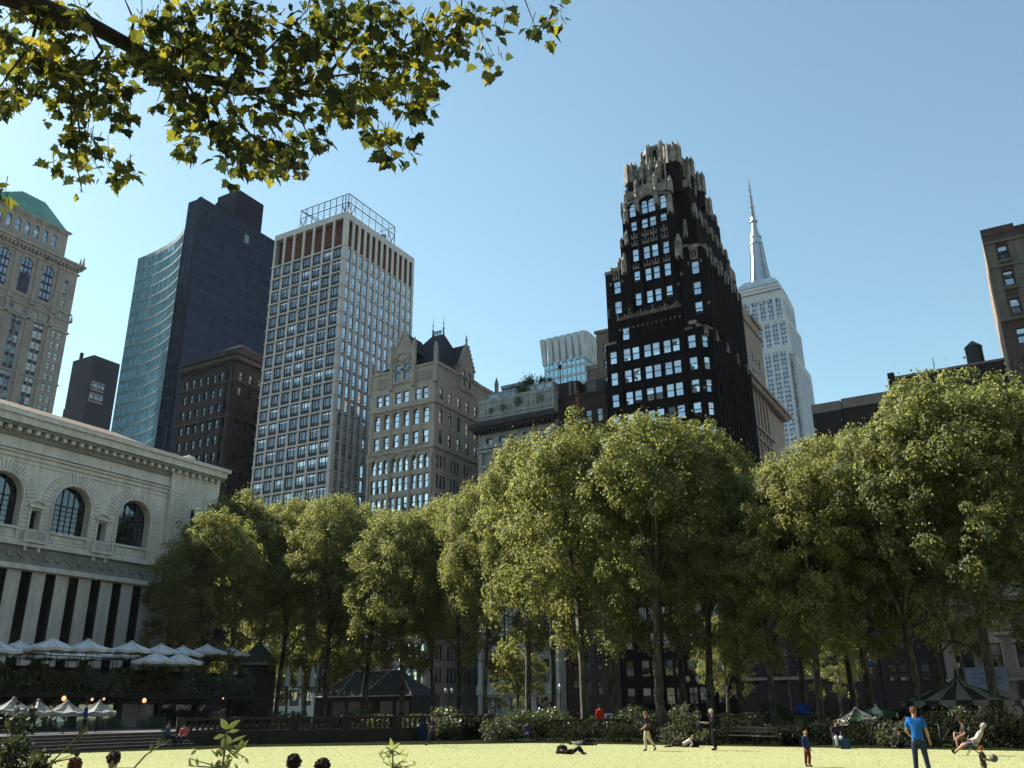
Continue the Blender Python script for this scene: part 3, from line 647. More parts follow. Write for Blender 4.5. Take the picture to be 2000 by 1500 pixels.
# ---- tall tan tower with green copper roof (its west face)
tanbr = mat('tan_brick', (.34, .285, .26), (.26, .22, .205), scale=.2, fine=2.4, streak=.35, course=2)
tantr = mat('tan_terracotta', (.38, .33, .295), (.26, .225, .205), scale=.4, fine=3, streak=.5)
copper = mat('green_copper', (.13, .31, .25), (.10, .25, .21), scale=.3, fine=3, streak=.5, dirt=(.5, .6, .6), rough=.6)
def green_roof_tower():
    Y0 = 104.0; B = Bld('tall_tower', (-250, Y0, 0), 'tan brick tower with arched windows and a green copper roof at the left edge')
    mb = B.mb; D = 152-Y0                            # west face runs along +Y
    ops = []
    for u in (8.0, 9.6, 15.6, 17.2, 23.0, 24.6, 30.2, 31.8, 37.4, 39.0, 43.2, 45.2):
        for k in range(32): ops.append((u-.2, 3+k*3.55, u+1.2, 3+k*3.55+3.5)) if 7 < u < 40 else ops.append((u-.12, 3+k*3.55, u+1.17, 3+k*3.55+2.2))
    for c in (9.0, 16.6, 24.0, 31.2, 38.4): ops.append((c-1.75, 123.5, c+1.75, 135.4, True, 'archstrip'))
    for u in (3.0, 44.2): 
        for k in range(4): ops.append((u, 120.6+k*3.6, u+1.2, 122.6+k*3.6))
    for i in range(10): ops.append((4.5+i*4, 116.9, 5.6+i*4, 118.9)); ops.append((4.5+i*4, 137.2, 5.5+i*4, 138.6))
    ops = [q+(False, 'strip') if len(q) == 4 and q[3]-q[1] > 3.2 else q for q in ops]
    gl10 = glass('glass_violet', dark=(.03, .035, .06), pale=(.2, .22, .28), frac=.3, refl=.28, wob=.04); fr10 = mat('violet_spandrel', (.06, .055, .085), streak=.2)
    B.wall((0, 0, 0), RX, D, 139.6, ops, 'sash', fr10, gl10, .2)
    shell(mb, -26, 0, 0, D, 0, 139.6, 'fblt')
    D2 = 147.3-Y0; ops = [(2+i*3.02, 143.6-139.6, 3.5+i*3.02, 148-139.6, True) for i in range(13)]
    B.wall((-1.6, 0, 139.6), RX, D2, 10.9, ops, 'arch', dframe, gl_mid, .35)
    shell(mb, -24, -1.6, 0, D2, 139.6, 150.5, 'fbl')
    for z, p, h in ((119.6, .5, .5), (122.2, .35, .4), (115.6, .45, .5), (138.4, 1.1, .7), (139.2, 1.6, .7), (136.4, .5, .4), (98, .3, .4)): mb.box(.004, p, -.3, D+.3, z, z+h, 1); mb.box(-26, p, D+.004, D+p, z, z+h, 1)
    for z, p in ((141.2, .4), (149.9, .5), (150.3, .8)): mb.box(-1.596, -1.6+p, 0, D2+p, z, z+.4, 1)
    for i in range(30): mb.box(-1.59, -1.2, .6+i*1.45, 1.1+i*1.45, 149.1, 149.9, 1)
    for i in range(38): mb.box(.01, .9, .4+i*1.27, .9+i*1.27, 137.6, 138.4, 1)
    for c in (5.2, 12.9, 20.3, 27.6, 34.8, 41.8):
        mb.box(.004, .45, c-.55, c+.55, 3, 136, 0)
        mb.frustum(.3, c, 120.4, 123.2, .9, .6, 8, m=1)
    for c in (9.0, 16.6, 24.0, 31.2, 38.4): mb.tube([(.1, c+math.cos(math.pi*i/12)*2.05, 133.65+math.sin(math.pi*i/12)*2.05) for i in range(13)], .3, 6, m=1)
    for i in range(7): mb.frustum(.9, 2+i*7.6, 139.9, 142.4, .45, .1, 6, m=1)
    mb.frustum(.9, D+.7, 139.9, 143.2, .5, .1, 6, m=1); mb.frustum(.5, D+.3, 119.8, 122, .5, .1, 6, m=1)
    B.done([tanbr, tantr])
    r = MB(); a, c = -2, -24; e = D2+.3; z0, z1 = 150.75, 162.3
    r.q((a, 15, z0), (a, e, z0), (-10, 144-Y0-1.5, z1), (-10, 30.5, z1)); r.q((a, e, z0), (c, e, z0), (-14, 144-Y0-1.5, z1), (-10, 144-Y0-1.5, z1))
    r.q((c, e, z0), (c, 15, z0), (-14, 30.5, z1), (-14, 144-Y0-1.5, z1)); r.q((c, 15, z0), (a, 15, z0), (-10, 30.5, z1), (-14, 30.5, z1)); r.q((-10, 30.5, z1), (-10, 38.5, z1), (-14, 38.5, z1), (-14, 30.5, z1))
    for i in range(15):
        y = 16+i*1.4; t_ = min(1, max(0, (y-15)/15.5)); r.tube([(a+.05, y, z0+.1), (a-8*t_*.99, y, z0+(z1-z0)*t_+.08)], .08, 4)
    B.part('roof', r, copper)
    # stone body under the roof, set at the tower's north end out of the picture
green_roof_tower()
# ---- distant glass tower with a finned crown
def crown_tower():
    Y = 300; L = (-155.3, Y, 0); W, D, H = 18.2, 15.3, 136.5
    root = tag(empty('glass_tower', L), 'distant pale blue glass tower with tall flared white fins around its top', 'building')
    g = MB(); s = MB(); fn = MB()
    for k in range(34):
        z = H-(k+1)*3.9
        for i in range(9): g.q((W*i/9, 0, z+1.1), (W*(i+1)/9, 0, z+1.1), (W*(i+1)/9, 0, z+3.9), (W*i/9, 0, z+3.9)); g.q((W, D*i/9, z+1.1), (W, D*(i+1)/9, z+1.1), (W, D*(i+1)/9, z+3.9), (W, D*i/9, z+3.9))
        s.box(0, W, -.15, 0, z, z+1.1); s.box(W, W+.15, 0, D, z, z+1.1)
    for i in range(10): s.box(W*i/9-.1, W*i/9+.1, -.3, -.15, 0, H); s.box(W+.15, W+.3, D*i/9-.1, D*i/9+.1, 0, H)
    s.box(0, W-.02, .02, D, 0, H+.1)
    for i in range(7):
        x = W*i/6; fn.add([(x-.75, -.5, H-1), (x+.75, -.5, H-1), (x+1.2, -2.0, H+10.3), (x-1.2, -2.0, H+10.3), (x-.75, 1.2, H-1), (x+.75, 1.2, H-1), (x+1.2, -.4, H+10.3), (x-1.2, -.4, H+10.3)], [(0, 1, 2, 3), (5, 4, 7, 6), (1, 5, 6, 2), (4, 0, 3, 7), (3, 2, 6, 7)])
    for i in range(8):
        y = D*i/7; fn.add([(W+.5, y-.55, H-1), (W+.5, y+.55, H-1), (W+2, y+.8, H+10.3), (W+2, y-.8, H+10.3), (W-1.2, y-.55, H-1), (W-1.2, y+.55, H-1), (W+.4, y+.8, H+10.3), (W+.4, y-.8, H+10.3)], [(0, 1, 2, 3), (5, 4, 7, 6), (1, 5, 6, 2), (4, 0, 3, 7), (3, 2, 6, 7)])
    s.box(1, W-1.2, 1.2, D-1, H, H+9)
    g.obj('glazing', bandglass('sky_glass_far', (.10, .2, .3), (.16, .28, .38), .45), root); s.obj('spandrel', mat('far_white', (.42, .47, .52), streak=.1), root); fn.obj('crown_fin', mat('fin_white', (.45, .5, .55), streak=.1), root)
crown_tower()
# ---- tan slab left of the black tower, and its lower red neighbour
tan2 = mat('tan_plain', (.30, .225, .175), (.2, .15, .115), scale=.2, streak=.4)
def ex2(B, mb, W, D):
    mb.box(-3.0, 0, 1, 12, 0, 71.5); mb.box(-3.2, .2, .8, .98, 70.4, 71.3, 1); mb.box(-5.5, -3, 2, 12, 0, 64.5); mb.box(-5.6, -3, 1.8, 1.98, 63.6, 64.3, 1)
    for i in range(3): mb.box(-4.9+i*.7, -4.5+i*.7, 1.9, 1.99, 59.5, 61.5, 2)
B = punched_block('office_building', 'narrow tan brick slab rising just left of the black tower', -70.2, -63.5, 160, 182, 78.6, tan2, 2, 0, 3.8, 1, 1.1, 2, gl=gl_dark, cornice=.3, extra=ex2)
B.done([tan2, tantr, dframe])
# ---- brown masonry block behind the black tower, to its right
brown2 = mat('rosy_brown_brick', (.30, .215, .185), (.23, .17, .145), scale=.2, fine=2, streak=.35, course=2)
brown2t = mat('rosy_trim', (.31, .24, .21), (.22, .175, .15), scale=.4, fine=3, streak=.5)
def brown_block():
    X = -45; Y0 = 160; Y1 = 203; B = Bld('office_building', (X, Y0, 0), 'brown masonry block with a heavy cornice between the black tower and the tall spired skyscraper'); mb = B.mb; D = Y1-Y0
    ops = []
    for i, (u0, u1) in enumerate(cols(D, 14, 1.7, .5, .8)):
        if i % 4 != 1:
            for k in range(6): ops.append((u0, 73.4+(k-4)*4.1+ (0 if k < 4 else 0), u1, 75.6+(k-4)*4.1))
    ops = [o for o in ops if o[3] < 86]
    for u0, u1 in cols(D, 15, 1.5, .5, .8):
        for k in range(14): ops.append((u0, 2+k*3.8, u1, 4.4+k*3.8))
    ops2 = []
    B.wall((0, 0, 0), RX, D, 90.5, [o for o in ops], 'sash', dframe, gl_dark, .08)
    shell(mb, -18, 0, 0, D, 0, 90.5, 'fblt')
    mb.box(-18, -.5, 22, 30, 90.5, 93.5); mb.box(.004, .5, D-8, D+.5, 89.4, 90.6, 1); mb.box(.004, .4, 0, D, 86.3, 87, 1)
    D2 = 16; mb.box(-16, -.4, D+.003, D+D2, 0, 72.4)   # lower rear wing with the big cornice
    for z, p in ((71.2, 1.6), (70.4, 1.0), (60.5, .6), (58, .4)): mb.box(-.39, p, -.1, D+D2+p, z, z+.8, 1) if z > 60.6 else mb.box(.004, p, -.1, D, z, z+.5, 1)
    for i in range(60): mb.box(.004, 1.1, .3+i, .7+i, 69.6, 70.4, 1) if i < D-1 else mb.box(-.39, 1.1, .3+i, .7+i, 69.6, 70.4, 1) if i < D+D2-1 else None
    for i in range(14): mb.box(.004, .3, 1+i*3, 1.7+i*3, 44, 69.6, 1)
    B.done([brown2, brown2t])
brown_block()

# ---- tall spired limestone skyscraper
lime = mat('limestone', (.42, .44, .48), (.34, .36, .40), scale=.06, fine=.8, streak=.25)
metal = mat('mast_metal', (.42, .48, .55), (.30, .36, .44), scale=.2, fine=1, streak=.35, rough=.35, metal=.5, spec=.5)
def skyscraper():
    Y0 = 645; B = Bld('skyscraper', (-145, Y0, 0), 'tall pale limestone skyscraper with stepped top, metal mast and antenna'); mb = B.mb
    gb = glass('tower_blue', dark=(.03, .045, .08), pale=(.2, .25, .32), frac=.35, refl=.22, wob=.03)
    fh = 3.75; spnd = mat('spandrel_blue', (.05, .065, .11), (.04, .05, .09), streak=0, rough=.5)
    def mass(x0, x1, y0, y1, z0, z1, nf, ns, gap=1.9, strip=None):
        W, D, H = x1-x0, y1-y0, z1-z0; n = int((H-4)/fh)
        def cc(L, k):                                   # paired window strips between piers
            o = []
            for a, b_ in cols(L, k, 4.1, 1.2, 1.2): o += [(a, a+1.85), (a+2.25, b_)]
            return o
        ops = [(a, 1+k*fh, b_, 1+k*fh+fh-.004, False, 'strip') for a, b_ in cc(W, nf) for k in range(n)]
        B.wall((x0, y0, z0), FX, W, H, ops, 'pane', spnd, gb, .2)
        ops = [(a, 1+k*fh, b_, 1+k*fh+fh-.004, False, 'strip') for a, b_ in cc(D, ns) for k in range(n)]
        B.wall((x1, y0, z0), RX, D, H, ops, 'pane', spnd, gb, .06)
        shell(mb, x0, x1, y0, y1, z0, z1, 'blt')
    mass(-27, 25.2, 6, 62, 0, 258, 8, 8)
    mass(1.5, 21.6, 0, 6, 0, 264, 3, 1)               # projecting centre bays read at the right
    mass(-27, -6, 0, 6, 0, 264, 3, 1)
    mass(-23, 22.2, 10, 58, 258, 292, 7, 7)
    mass(-20, 20.0, 14, 55, 292, 318, 6, 6)
    for a, c in ((-27, 25.2),): mb.box(a-.3, c+.3, 5.4, 5.99, 257.2, 258.4)
    mb.box(-19, 19, 15, 53, 318, 319.6, 1); mb.box(-18.6, 18.6, 15.4, 52.6, 319.6, 322.6); mb.box(-17.4, 17.4, 16.6, 51.4, 322.6, 323.6, 1); mb.box(-17.6, 17.6, 16.4, 51.6, 323.6, 326)  # dark bands between the tiers, painted as shadow lines
    for i in range(7): mb.frustum(-15+i*5, 13.95, 309.5, 311, .7, .7, 4, a0=.785, m=1)
    B.done([lime, dframe])
    t = MB()
    for i, (r, z0, z1) in enumerate(((17.0, 326, 328.6), (15.4, 328.6, 331), (13.6, 331, 333.2), (11.8, 333.2, 335))): t.box(-r, r, 34-r, 34+r, z0+.9, z1); t.box(-r+.6, r-.6, 34-r+.6, 34+r-.6, z0, z0+.9, 1)  # darker lower band on each tier stands for its shadow line
    cy = 34
    t.frustum(0, cy, 335, 352, 6.4, 5.0, 16); t.frustum(0, cy, 352, 374, 5.0, 4.6, 16)
    for i in range(8):                                  # winged buttresses
        a = i*math.pi/4+.2; ux, uy = math.cos(a), math.sin(a); vx, vy = -uy*.9, ux*.9
        prof = [(5, 335), (10.2, 335), (8.6, 341), (7.2, 350), (6.2, 362), (5.6, 372), (4.6, 374)]
        for s in (-1, 1): t.q(*[(ux*r+s*vx, cy+uy*r+s*vy, z) for r, z in (prof if s > 0 else prof[::-1])])
        for (r0, za), (r1, zb) in zip(prof, prof[1:]): t.q((ux*r0-vx, cy+uy*r0-vy, za), (ux*r0+vx, cy+uy*r0+vy, za), (ux*r1+vx, cy+uy*r1+vy, zb), (ux*r1-vx, cy+uy*r1-vy, zb))
    for r, z0, z1, r2 in ((5.4, 374, 376, 5.4), (4.7, 376, 380, 4.7), (5.1, 380, 381, 5.1), (4.2, 381, 385, 3.6), (3.4, 385, 389, 2.2), (2.5, 389, 396, 2.3), (3.3, 396, 397.2, 3.3), (2.2, 397.2, 401, 1.8)): t.frustum(0, cy, z0, z1, r, r2, 16)
    B.part('mast', t, [metal, spnd])
    a = MB(); a.frustum(0, cy, 401, 421, 1.7, 1.1, 6); a.frustum(0, cy, 421, 437, .8, .45, 6); a.frustum(0, cy, 437, 445.5, .3, .08, 5)
    random.seed(3)
    for i in range(26):
        z = 401+i*1.3; th = i*2.4; r = 2.3-.045*i; a.tube([(0, cy, z), (math.cos(th)*r, cy+math.sin(th)*r, z)], .12, 4); a.box(math.cos(th)*r-.25, math.cos(th)*r+.25, cy+math.sin(th)*r-.25, cy+math.sin(th)*r+.25, z-.5, z+.7)
    B.part('antenna', a, mat('antenna_grey', (.22, .27, .33), streak=0, rough=.5))
    n = MB()
    for i in range(18): x = -19+i*2.2; n.tube([(x, 15, 318), (x, 15, 320.5+1.5*(i % 3 == 0))], .14, 4); n.tube([(19.5, 15+i*2.1, 318), (19.5, 15+i*2.1, 320.5)], .14, 4)
    B.part('railing', n, _mc['antenna_grey'])
skyscraper()
# ---- black brick tower with gilded gothic crown
blackbr = mat('black_brick', (.010, .0075, .009), (.007, .0055, .007), scale=.25, fine=3, streak=.3, rough=.9, spec=.04)
gold = mat('gilded_stone', (.34, .30, .24), (.08, .07, .06), scale=.9, fine=5, streak=.35, rough=.6)
def black_tower():
    B = Bld('black_tower', (-56.2, 130, 0), 'black brick gothic tower with gilded pinnacles stepping up to a crowned top'); mb = B.mb
    gold_ = MB(); C = 1.9; XL, XR = .9, 19.2            # chamfered front corner at the right
    def fin(x, y, z, h=2.6, r=.42):                      # a gilded pinnacle group
        gold_ = MB(); h *= .85; r *= .85
        gold_.frustum(x, y, z-.9, z+h*.45, r*1.25, r, 8); gold_.frustum(x, y, z+h*.45, z+h*.62, r*1.2, r*1.1, 8); gold_.frustum(x, y, z+h*.62, z+h*.9, r*.95, r*.5, 6)
        for i in range(4):
            a = .785+i*1.571; gold_.frustum(x+math.cos(a)*r*1.2, y+math.sin(a)*r*1.2, z-1.3, z+h*.5, r*.36, r*.2, 5)
        gold_.obj('pinnacle', gold, B.root)
    zrow = [62.5-k*3.92 for k in range(16)]; zlow = zrow[1:]
    ZB, ZW = 65.0, 61.2; zf = XR-C                       # centre base and corner base tops
    # front: left corner bay, centre with three pairs, right corner bay with chamfer
    B.wall((XL, 0, 0), FX, 2.6, ZW, [(2.2-XL-.62, z-1.15, 2.2-XL+.62, z+1.15) for z in zlow], 'sash', dframe, gl_sky, .2, fw=.06)
    ops = [(c-3.5-.64, z-1.15, c-3.5+.64, z+1.15) for c in (4.75, 6.35, 8.45, 10.0, 11.95, 13.5) for z in zrow]
    B.wall((3.5, -.12, 0), FX, 11.5, ZB, ops, 'sash', dframe, gl_sky, .22, fw=.06)
    mb.q((3.5, 4, 0), (3.5, -.12, 0), (3.5, -.12, ZB), (3.5, 4, ZB)); mb.q((15, -.12, 0), (15, 4, 0), (15, 4, ZB), (15, -.12, ZB)); mb.q((3.5, -.12, ZB), (15, -.12, ZB), (15, 6, ZB), (3.5, 6, ZB))
    B.wall((15, 0, 0), FX, zf-15, ZW, [(16.2-15-.66, z-1.15, 16.2-15+.66, z+1.15) for z in zlow], 'sash', dframe, gl_sky, .2, fw=.06)
    n45 = Vector((1, 1, 0)).normalized(); ch = math.sqrt(2)*C
    B.wall((zf, 0, 0), tuple(n45), ch, ZW, [(ch/2-.5, z-1.1, ch/2+.5, z+1.1) for z in zlow], 'sash', dframe, gl_sky, .2, fw=.06)
    D = 25.5
    B.wall((XR, C, 0), RX, D-C, ZW, [(u0, z-1.0, u1, z+1.0) for u0, u1 in cols(D-C, 9, .8, .5, .5) for z in zlow], 'sash', dframe, gl_dark, .5)
    mb.q((XL, D, 0), (XL, 0, 0), (XL, 0, ZW), (XL, D, ZW)); mb.q((XR, D, 0), (XL, D, 0), (XL, D, ZW), (XR, D, ZW))
    mb.q((XL, 0, ZW), (zf, 0, ZW), (XR, C, ZW), (XR, D, ZW), (XL, D, ZW))
    for i in range(12): mb.box(XR+.004, XR+.16, C+.1+i*1.95, C+.55+i*1.95, 0, ZW-.4)       # ribs up the side
    for x in (3.62, 7.4, 10.95, 14.85): mb.box(x-.12, x+.22, -.36, -.124, 0, ZB-.2)
    random.seed(21)
    for i in range(27):                                  # broken gilded cresting along the setback
        x = 3.5+i*.43; h = .5+.6*(i % 5 == 0)+.3*(i % 3 == 0); gold_.box(x, x+.17, -.5, -.36, ZB, ZB+.2+h)
        if i % 4 != 1: gold_.box(x, x+.42, -.48, -.38, ZB+.25+.25*(i % 2), ZB+.42+.25*(i % 2))
    for i in range(14): gold_.frustum(3.9+i*.83, -.45, ZB-1.9, ZB-1.6, .12, .16, 5)
    for x0, x1, z in ((XL, 2.9, ZW), (15.3, 16.5, ZW-.3)): gold_.box(x0, x1, -.35, -.006, z-.2, z+.15)
    gold_.box(16.0, 17.3, -.4, .2, ZW+.3, ZW+.9); gold_.tube([(17.2, -.1, ZW), (18.2, .7, ZW+.1), (19.25, 2.2, ZW-.3)], .26, 5); fin(18.5, 1.0, ZW-.5, 1.5, .3)
    for i in range(4): gold_.frustum(XR+.2, 4+i*6, 59.4, 61.8, .35, .1, 6)
    # corner shafts up to z 75
    def wing(x0, x1, y0, y1, z0, z1, wx, zs, chm=0):
        Wd = x1-x0; ops = [(wx-x0-.64, z-1.2-z0, wx-x0+.64, z+1.15-z0) for z in zs]
        B.wall((x0, y0, z0), FX, Wd-chm, z1-z0, ops, 'sash', dframe, gl_sky, .2, fw=.06)
        if chm: mb.q((x1-chm, y0, z0), (x1, y0+chm, z0), (x1, y0+chm, z1), (x1-chm, y0, z1))
        mb.q((x1, y0+chm, z0), (x1, y1, z0), (x1, y1, z1), (x1, y0+chm, z1)); mb.q((x0, y1, z0), (x0, y0, z0), (x0, y0, z1), (x0, y1, z1))
        mb.q((x1, y1, z0), (x0, y1, z0), (x0, y1, z1), (x1, y1, z1)); mb.q((x0, y0, z1), (x1-chm, y0, z1), (x1, y0+chm, z1), (x1, y1, z1), (x0, y1, z1))
    wing(1.35, 5.6, .3, 20, ZW, 75.0, 3.5, (71.9, 68.0))
    wing(15.1, XR+.3, .3, 23, ZW, 76.0, 18.0-.15, (72.0, 68.1, 64.4), chm=.9)
    for i in range(11): mb.box(XR+.304, XR+.45, 1.6+i*1.95, 2.0+i*1.95, ZW, 74.5)
    for x, z in ((3.5, 73.25), (17.85, 73.45)):
        gold_.box(x-.62, x+.62, .05, .29, z, z+.3); gold_.box(x-.6, x-.4, .05, .29, z+.3, z+1.7); gold_.box(x+.4, x+.6, .05, .29, z+.3, z+1.7); gold_.box(x-.1, x+.1, .08, .29, z+.3, z+1.5); gold_.box(x-.62, x+.62, .05, .29, z+1.7, z+2.0)
        for s in (-1.1, 1.1): gold_.frustum(x+s, .2, z-.9, z-.3, .12, .16, 6)
    gold_.box(1.3, 2.6, .1, .29, 74.7, 75.3); gold_.box(17.0, 18.7, .1, .29, 75.6, 76.3); gold_.tube([(18.5, .25, 76.0), (19.1, .6, 76.1), (19.6, 1.5, 75.6)], .22, 5)
    for i in range(10): gold_.box(XR+.25, XR+.5, 2+i*2, 2.5+i*2, 74.4-(i % 2)*.8, 76.2-(i % 2)*.6)
    for i in range(7): fin(XR-.1, 3+i*3.0, 76.3, 1.6+(i % 2)*.8, .34)
    fin(5.3, -.05, 75.0, 3.9, .5); fin(15.4, -.05, 75.4, 4.6, .6); fin(2.0, 1.8, 75.2, 2.2, .36); gold_.box(2.6, 4.9, .1, .3, 75.2, 75.7); fin(3.0, 3.5, 77.6, 2.2, .4)
    gold_.box(16.0, 17.0, .1, .3, 76.2, 76.6)
    # centre shaft
    x0, x1 = 5.7, 14.9; cc = [7.45, 9.5, 11.05, 13.05]; ops = []; ZS = 88.4
    for c in cc:
        w_ = .58
        for z in (68.5, 72.8, 77.1): ops.append((c-x0-w_, z-1.2-61, c-x0+w_, z+1.2-61))
        ops.append((c-x0-w_, 82.0-61, c-x0+w_, 83.9-61)); ops.append((c-x0-w_-.14, 84.9-61, c-x0+w_+.14, 87.7-61, True))
    B.wall((x0, .05, 61), FX, x1-x0, ZS-61, ops, 'sash', dframe, gl_sky, .22, fw=.06)
    D = 24
    mb.q((x1, .05, 61), (x1, D, 61), (x1, D, ZS), (x1, .05, ZS)); mb.q((x0, D, 61), (x0, .05, 61), (x0, .05, ZS), (x0, D, ZS)); mb.q((x1, D, 61), (x0, D, 61), (x0, D, ZS), (x1, D, ZS)); mb.q((x0, .05, ZS), (x1, .05, ZS), (x1, D, ZS), (x0, D, ZS))
    for c in cc:
        for z in (74.3, 78.9, 80.3):
            gold_.box(c-.6, c+.6, -.1, .045, z, z+.35); gold_.box(c-.08, c+.08, -.12, .045, z+.35, z+1.25); gold_.box(c-.6, c-.47, -.1, .045, z+.35, z+.9); gold_.box(c+.47, c+.6, -.1, .045, z+.35, z+.9)
    for x in (6.2, 8.4, 12.1, 14.4): mb.box(x-.3, x+.3, -.3, .045, 61, 87)
    for c, r in ((7.45, .85), (10.3, 1.75), (13.05, .85)):
        for k in (0, .3): gold_.tube([(c+math.cos(math.pi*i/10)*(r+k), -.12, 87.2+math.sin(math.pi*i/10)*(r+k)*.7) for i in range(11)], .15, 5)
    gold_.box(6.3, 8.1, -.2, .03, 88.3, 90); gold_.box(8.7, 11.9, -.25, .03, 88.6, 90.6); gold_.box(12.3, 14.2, -.2, .03, 88.3, 90)
    for x, z, h, r in ((6.2, 84.9, 3.2, .42), (8.4, 86.6, 4.6, .42), (12.1, 86.8, 4.8, .42), (14.5, 84.4, 4.4, .48), (6.1, 80.6, 2.4, .36), (14.8, 88.6, 3, .42), (8.5, 90.4, 2.4, .36), (12.1, 90.6, 2.6, .36), (6.4, 88.6, 2.6, .4)): fin(x, -.15, z, h, r)
    def blk(x0, x1, y0, y1, z0, z1): mb.box(x0, x1, y0, y1, z0, z1)
    blk(3.9, 5.68, 2, 20, 75.0, 82.0); blk(4.4, 5.68, 2.4, 20, 82, 88.0)
    for i in range(3): gold_.frustum(4.5+i*.6, 2.2, 87.6, 89.8-(i == 1)*.5, .28, .2, 6)
    gold_.box(4.3, 5.7, 2.2, 2.38, 86.8, 88.2); fin(4.1, 2.2, 81.6, 1.4, .3)
    blk(14.92, 18.2, 2.2, 22.6, 76, 83.6); blk(14.92, 17.2, 3, 21.5, 83.6, 90.6)
    for i in range(7): fin(18.0, 2.6+i*3, 83.8, 2.5-(i*.12), .42)
    for i in range(6): fin(17.1, 3.4+i*3.1, 90.8, 2.4-(i*.1), .42)
    gold_.box(15.0, 17.4, 2.9, 2.99, 89.6, 91.2); fin(16.2, 2.0, 80.2, 3.2, .4)
    # crown storey and turrets
    blk(6.3, 15.2, 1.6, 20, ZS, 94.6)
    gold_.box(6.3, 13.6, 1.45, 1.59, 90.4, 95.2)
    for i in range(8):
        x = 7.4+i*.9; gold_.box(x-.12, x+.12, 1.1, 1.44, 89.6, 95.6); gold_.frustum(x, 1.2, 95.6, 96.7, .16, .04, 5)
        mb.frustum(x+.45, 1.42, 91.6, 93.6, .2, .2, 8); mb.frustum(x+.45, 1.42, 94.0, 94.7, .16, .16, 6)
    def turret(x, y, z0, z1, r):
        mb.frustum(x, y, z0, z1, r, r, 8, a0=.39); gold_.frustum(x, y, z1-.2, z1+.5, r*1.08, r*1.16, 8, a0=.39); gold_.frustum(x, y, z1+.5, z1+3.4, r*.98, r*.92, 8, a0=.39)
        for i in range(8):
            a = .39+i*.785; fx, fy = x+math.cos(a)*r*1.02, y+math.sin(a)*r*1.02
            gold_.frustum(fx, fy, z1-.6, z1+3.2, .34, .28, 5); gold_.frustum(fx, fy, z1+3.2, z1+3.7, .28, .18, 5)
    turret(6.9, 1.9, ZS, 93.2, 1.05); turret(14.9, 2.4, ZS, 95.0, 1.35); turret(17.2, 9, 88, 91.8, 1.1); turret(16.4, 6.0, 88, 93.6, 1.0)
    turret(16.6, 14.5, 86.8, 89.8, 1.1)
    mb.frustum(11.3, 6.2, 94.6, 98.6, 3.1, 3.1, 8, a0=.39); gold_.frustum(11.3, 6.2, 96.0, 100.0, 3.25, 3.2, 8, a0=.39); gold_.frustum(11.3, 6.2, 100.0, 100.6, 3.4, 3.4, 8, a0=.39)
    for i in range(8):
        a = .39+i*.785; fx, fy = 11.3+math.cos(a)*3.25, 6.2+math.sin(a)*3.25; gold_.frustum(fx, fy, 95, 100.6, .58, .5, 6); gold_.frustum(fx, fy, 100.6, 101.2, .5, .3, 6)
        a += .39; mb.frustum(11.3+math.cos(a)*3.0, 6.2+math.sin(a)*3.0, 97.2, 99.4, .42, .42, 6)
    fin(9.2, 1.2, 93.6, 3.8, .45); fin(12.4, 1.2, 92.6, 4.0, .45); fin(10.8, 1.1, 92.4, 4.2, .42)
    blk(5, 18.6, 20, 24, ZW, 80)
    for i in range(5): fin(18.5, 19.5+i*.9, 80, 1.8, .35)
    for z, x, y in ((69, 14.9, -.3), (66.5, 5.8, -.3), (71, 15.4, .2), (64.9, XR+.2, .9), (50, 17.6, .2)): gold_.frustum(x, y, z, z+.45, .13, .26, 6)
    for z in (66.2,): gold_.box(1.6, 1.8, .1, .29, z, z+1.8)
    B.done([blackbr]); gold_.obj('gilded_trim', gold, B.root)
black_tower()

# ---- row of buildings at the right, along the street
dbrown = mat('dark_brown', (.036, .031, .033), (.026, .023, .026), scale=.25, fine=3, streak=.35, spec=.08)
coping = mat('pale_coping', (.22, .19, .18), streak=.3)
greyst = mat('grey_facade', (.20, .19, .175), (.145, .14, .13), scale=.3, fine=2, streak=.5, course=1.6)
ynstone = mat('ochre_stone', (.20, .175, .13), (.14, .125, .10), scale=.25, fine=2, streak=.5)
def ex3(B, mb, W, D): mb.box(-.01, W, -.06, -.004, 42.9, 44.3, 1); mb.box(2, 3, -.05, -.004, 38, 39, 2)
B = punched_block('office_building', 'low dark brown building with a pale parapet directly right of the tall spired skyscraper', -22.6, -18.4, 130, 150, 44.2, dbrown, 3, 0, 3.9, 1, 1, 2, gl=gl_dark, cornice=0, ztop=8, extra=ex3)
B.done([dbrown, coping, dframe])
def ex3b(B, mb, W, D):
    mb.box(0, W, -.5, -.004, 15.6, 16.6, 1); mb.box(0, W, -.4, -.004, 5.5, 5.9, 1)
B = punched_block('office_building', 'lower dark brown building hidden behind the trees at the foot of the spired skyscraper', -36.9, -22.8, 130, 150, 34, dbrown, 6, 0, 3.9, 1, 1.1, 2.1, gl=gl_dark, cornice=0, extra=ex3b)
B.done([dbrown, coping])
def ex4(B, mb, W, D):
    mb.box(-.01, W, -.06, -.004, 43.0, 44.5, 1)
    mb.box(.2, W, -.5, -.004, 15.9, 16.9, 1); mb.box(.2, W, -.45, -.004, 5.5, 5.9, 2)
B = punched_block('office_building', 'wide dark brown building with pale stone coping and belt course behind the trees', -18.3, -11.6, 130, 150, 44.4, dbrown, 4, 0, 3.9, 1, 1.1, 2.1, gl=gl_dark, cornice=0, ztop=8, extra=ex4)
B.done([dbrown, coping, dframe])
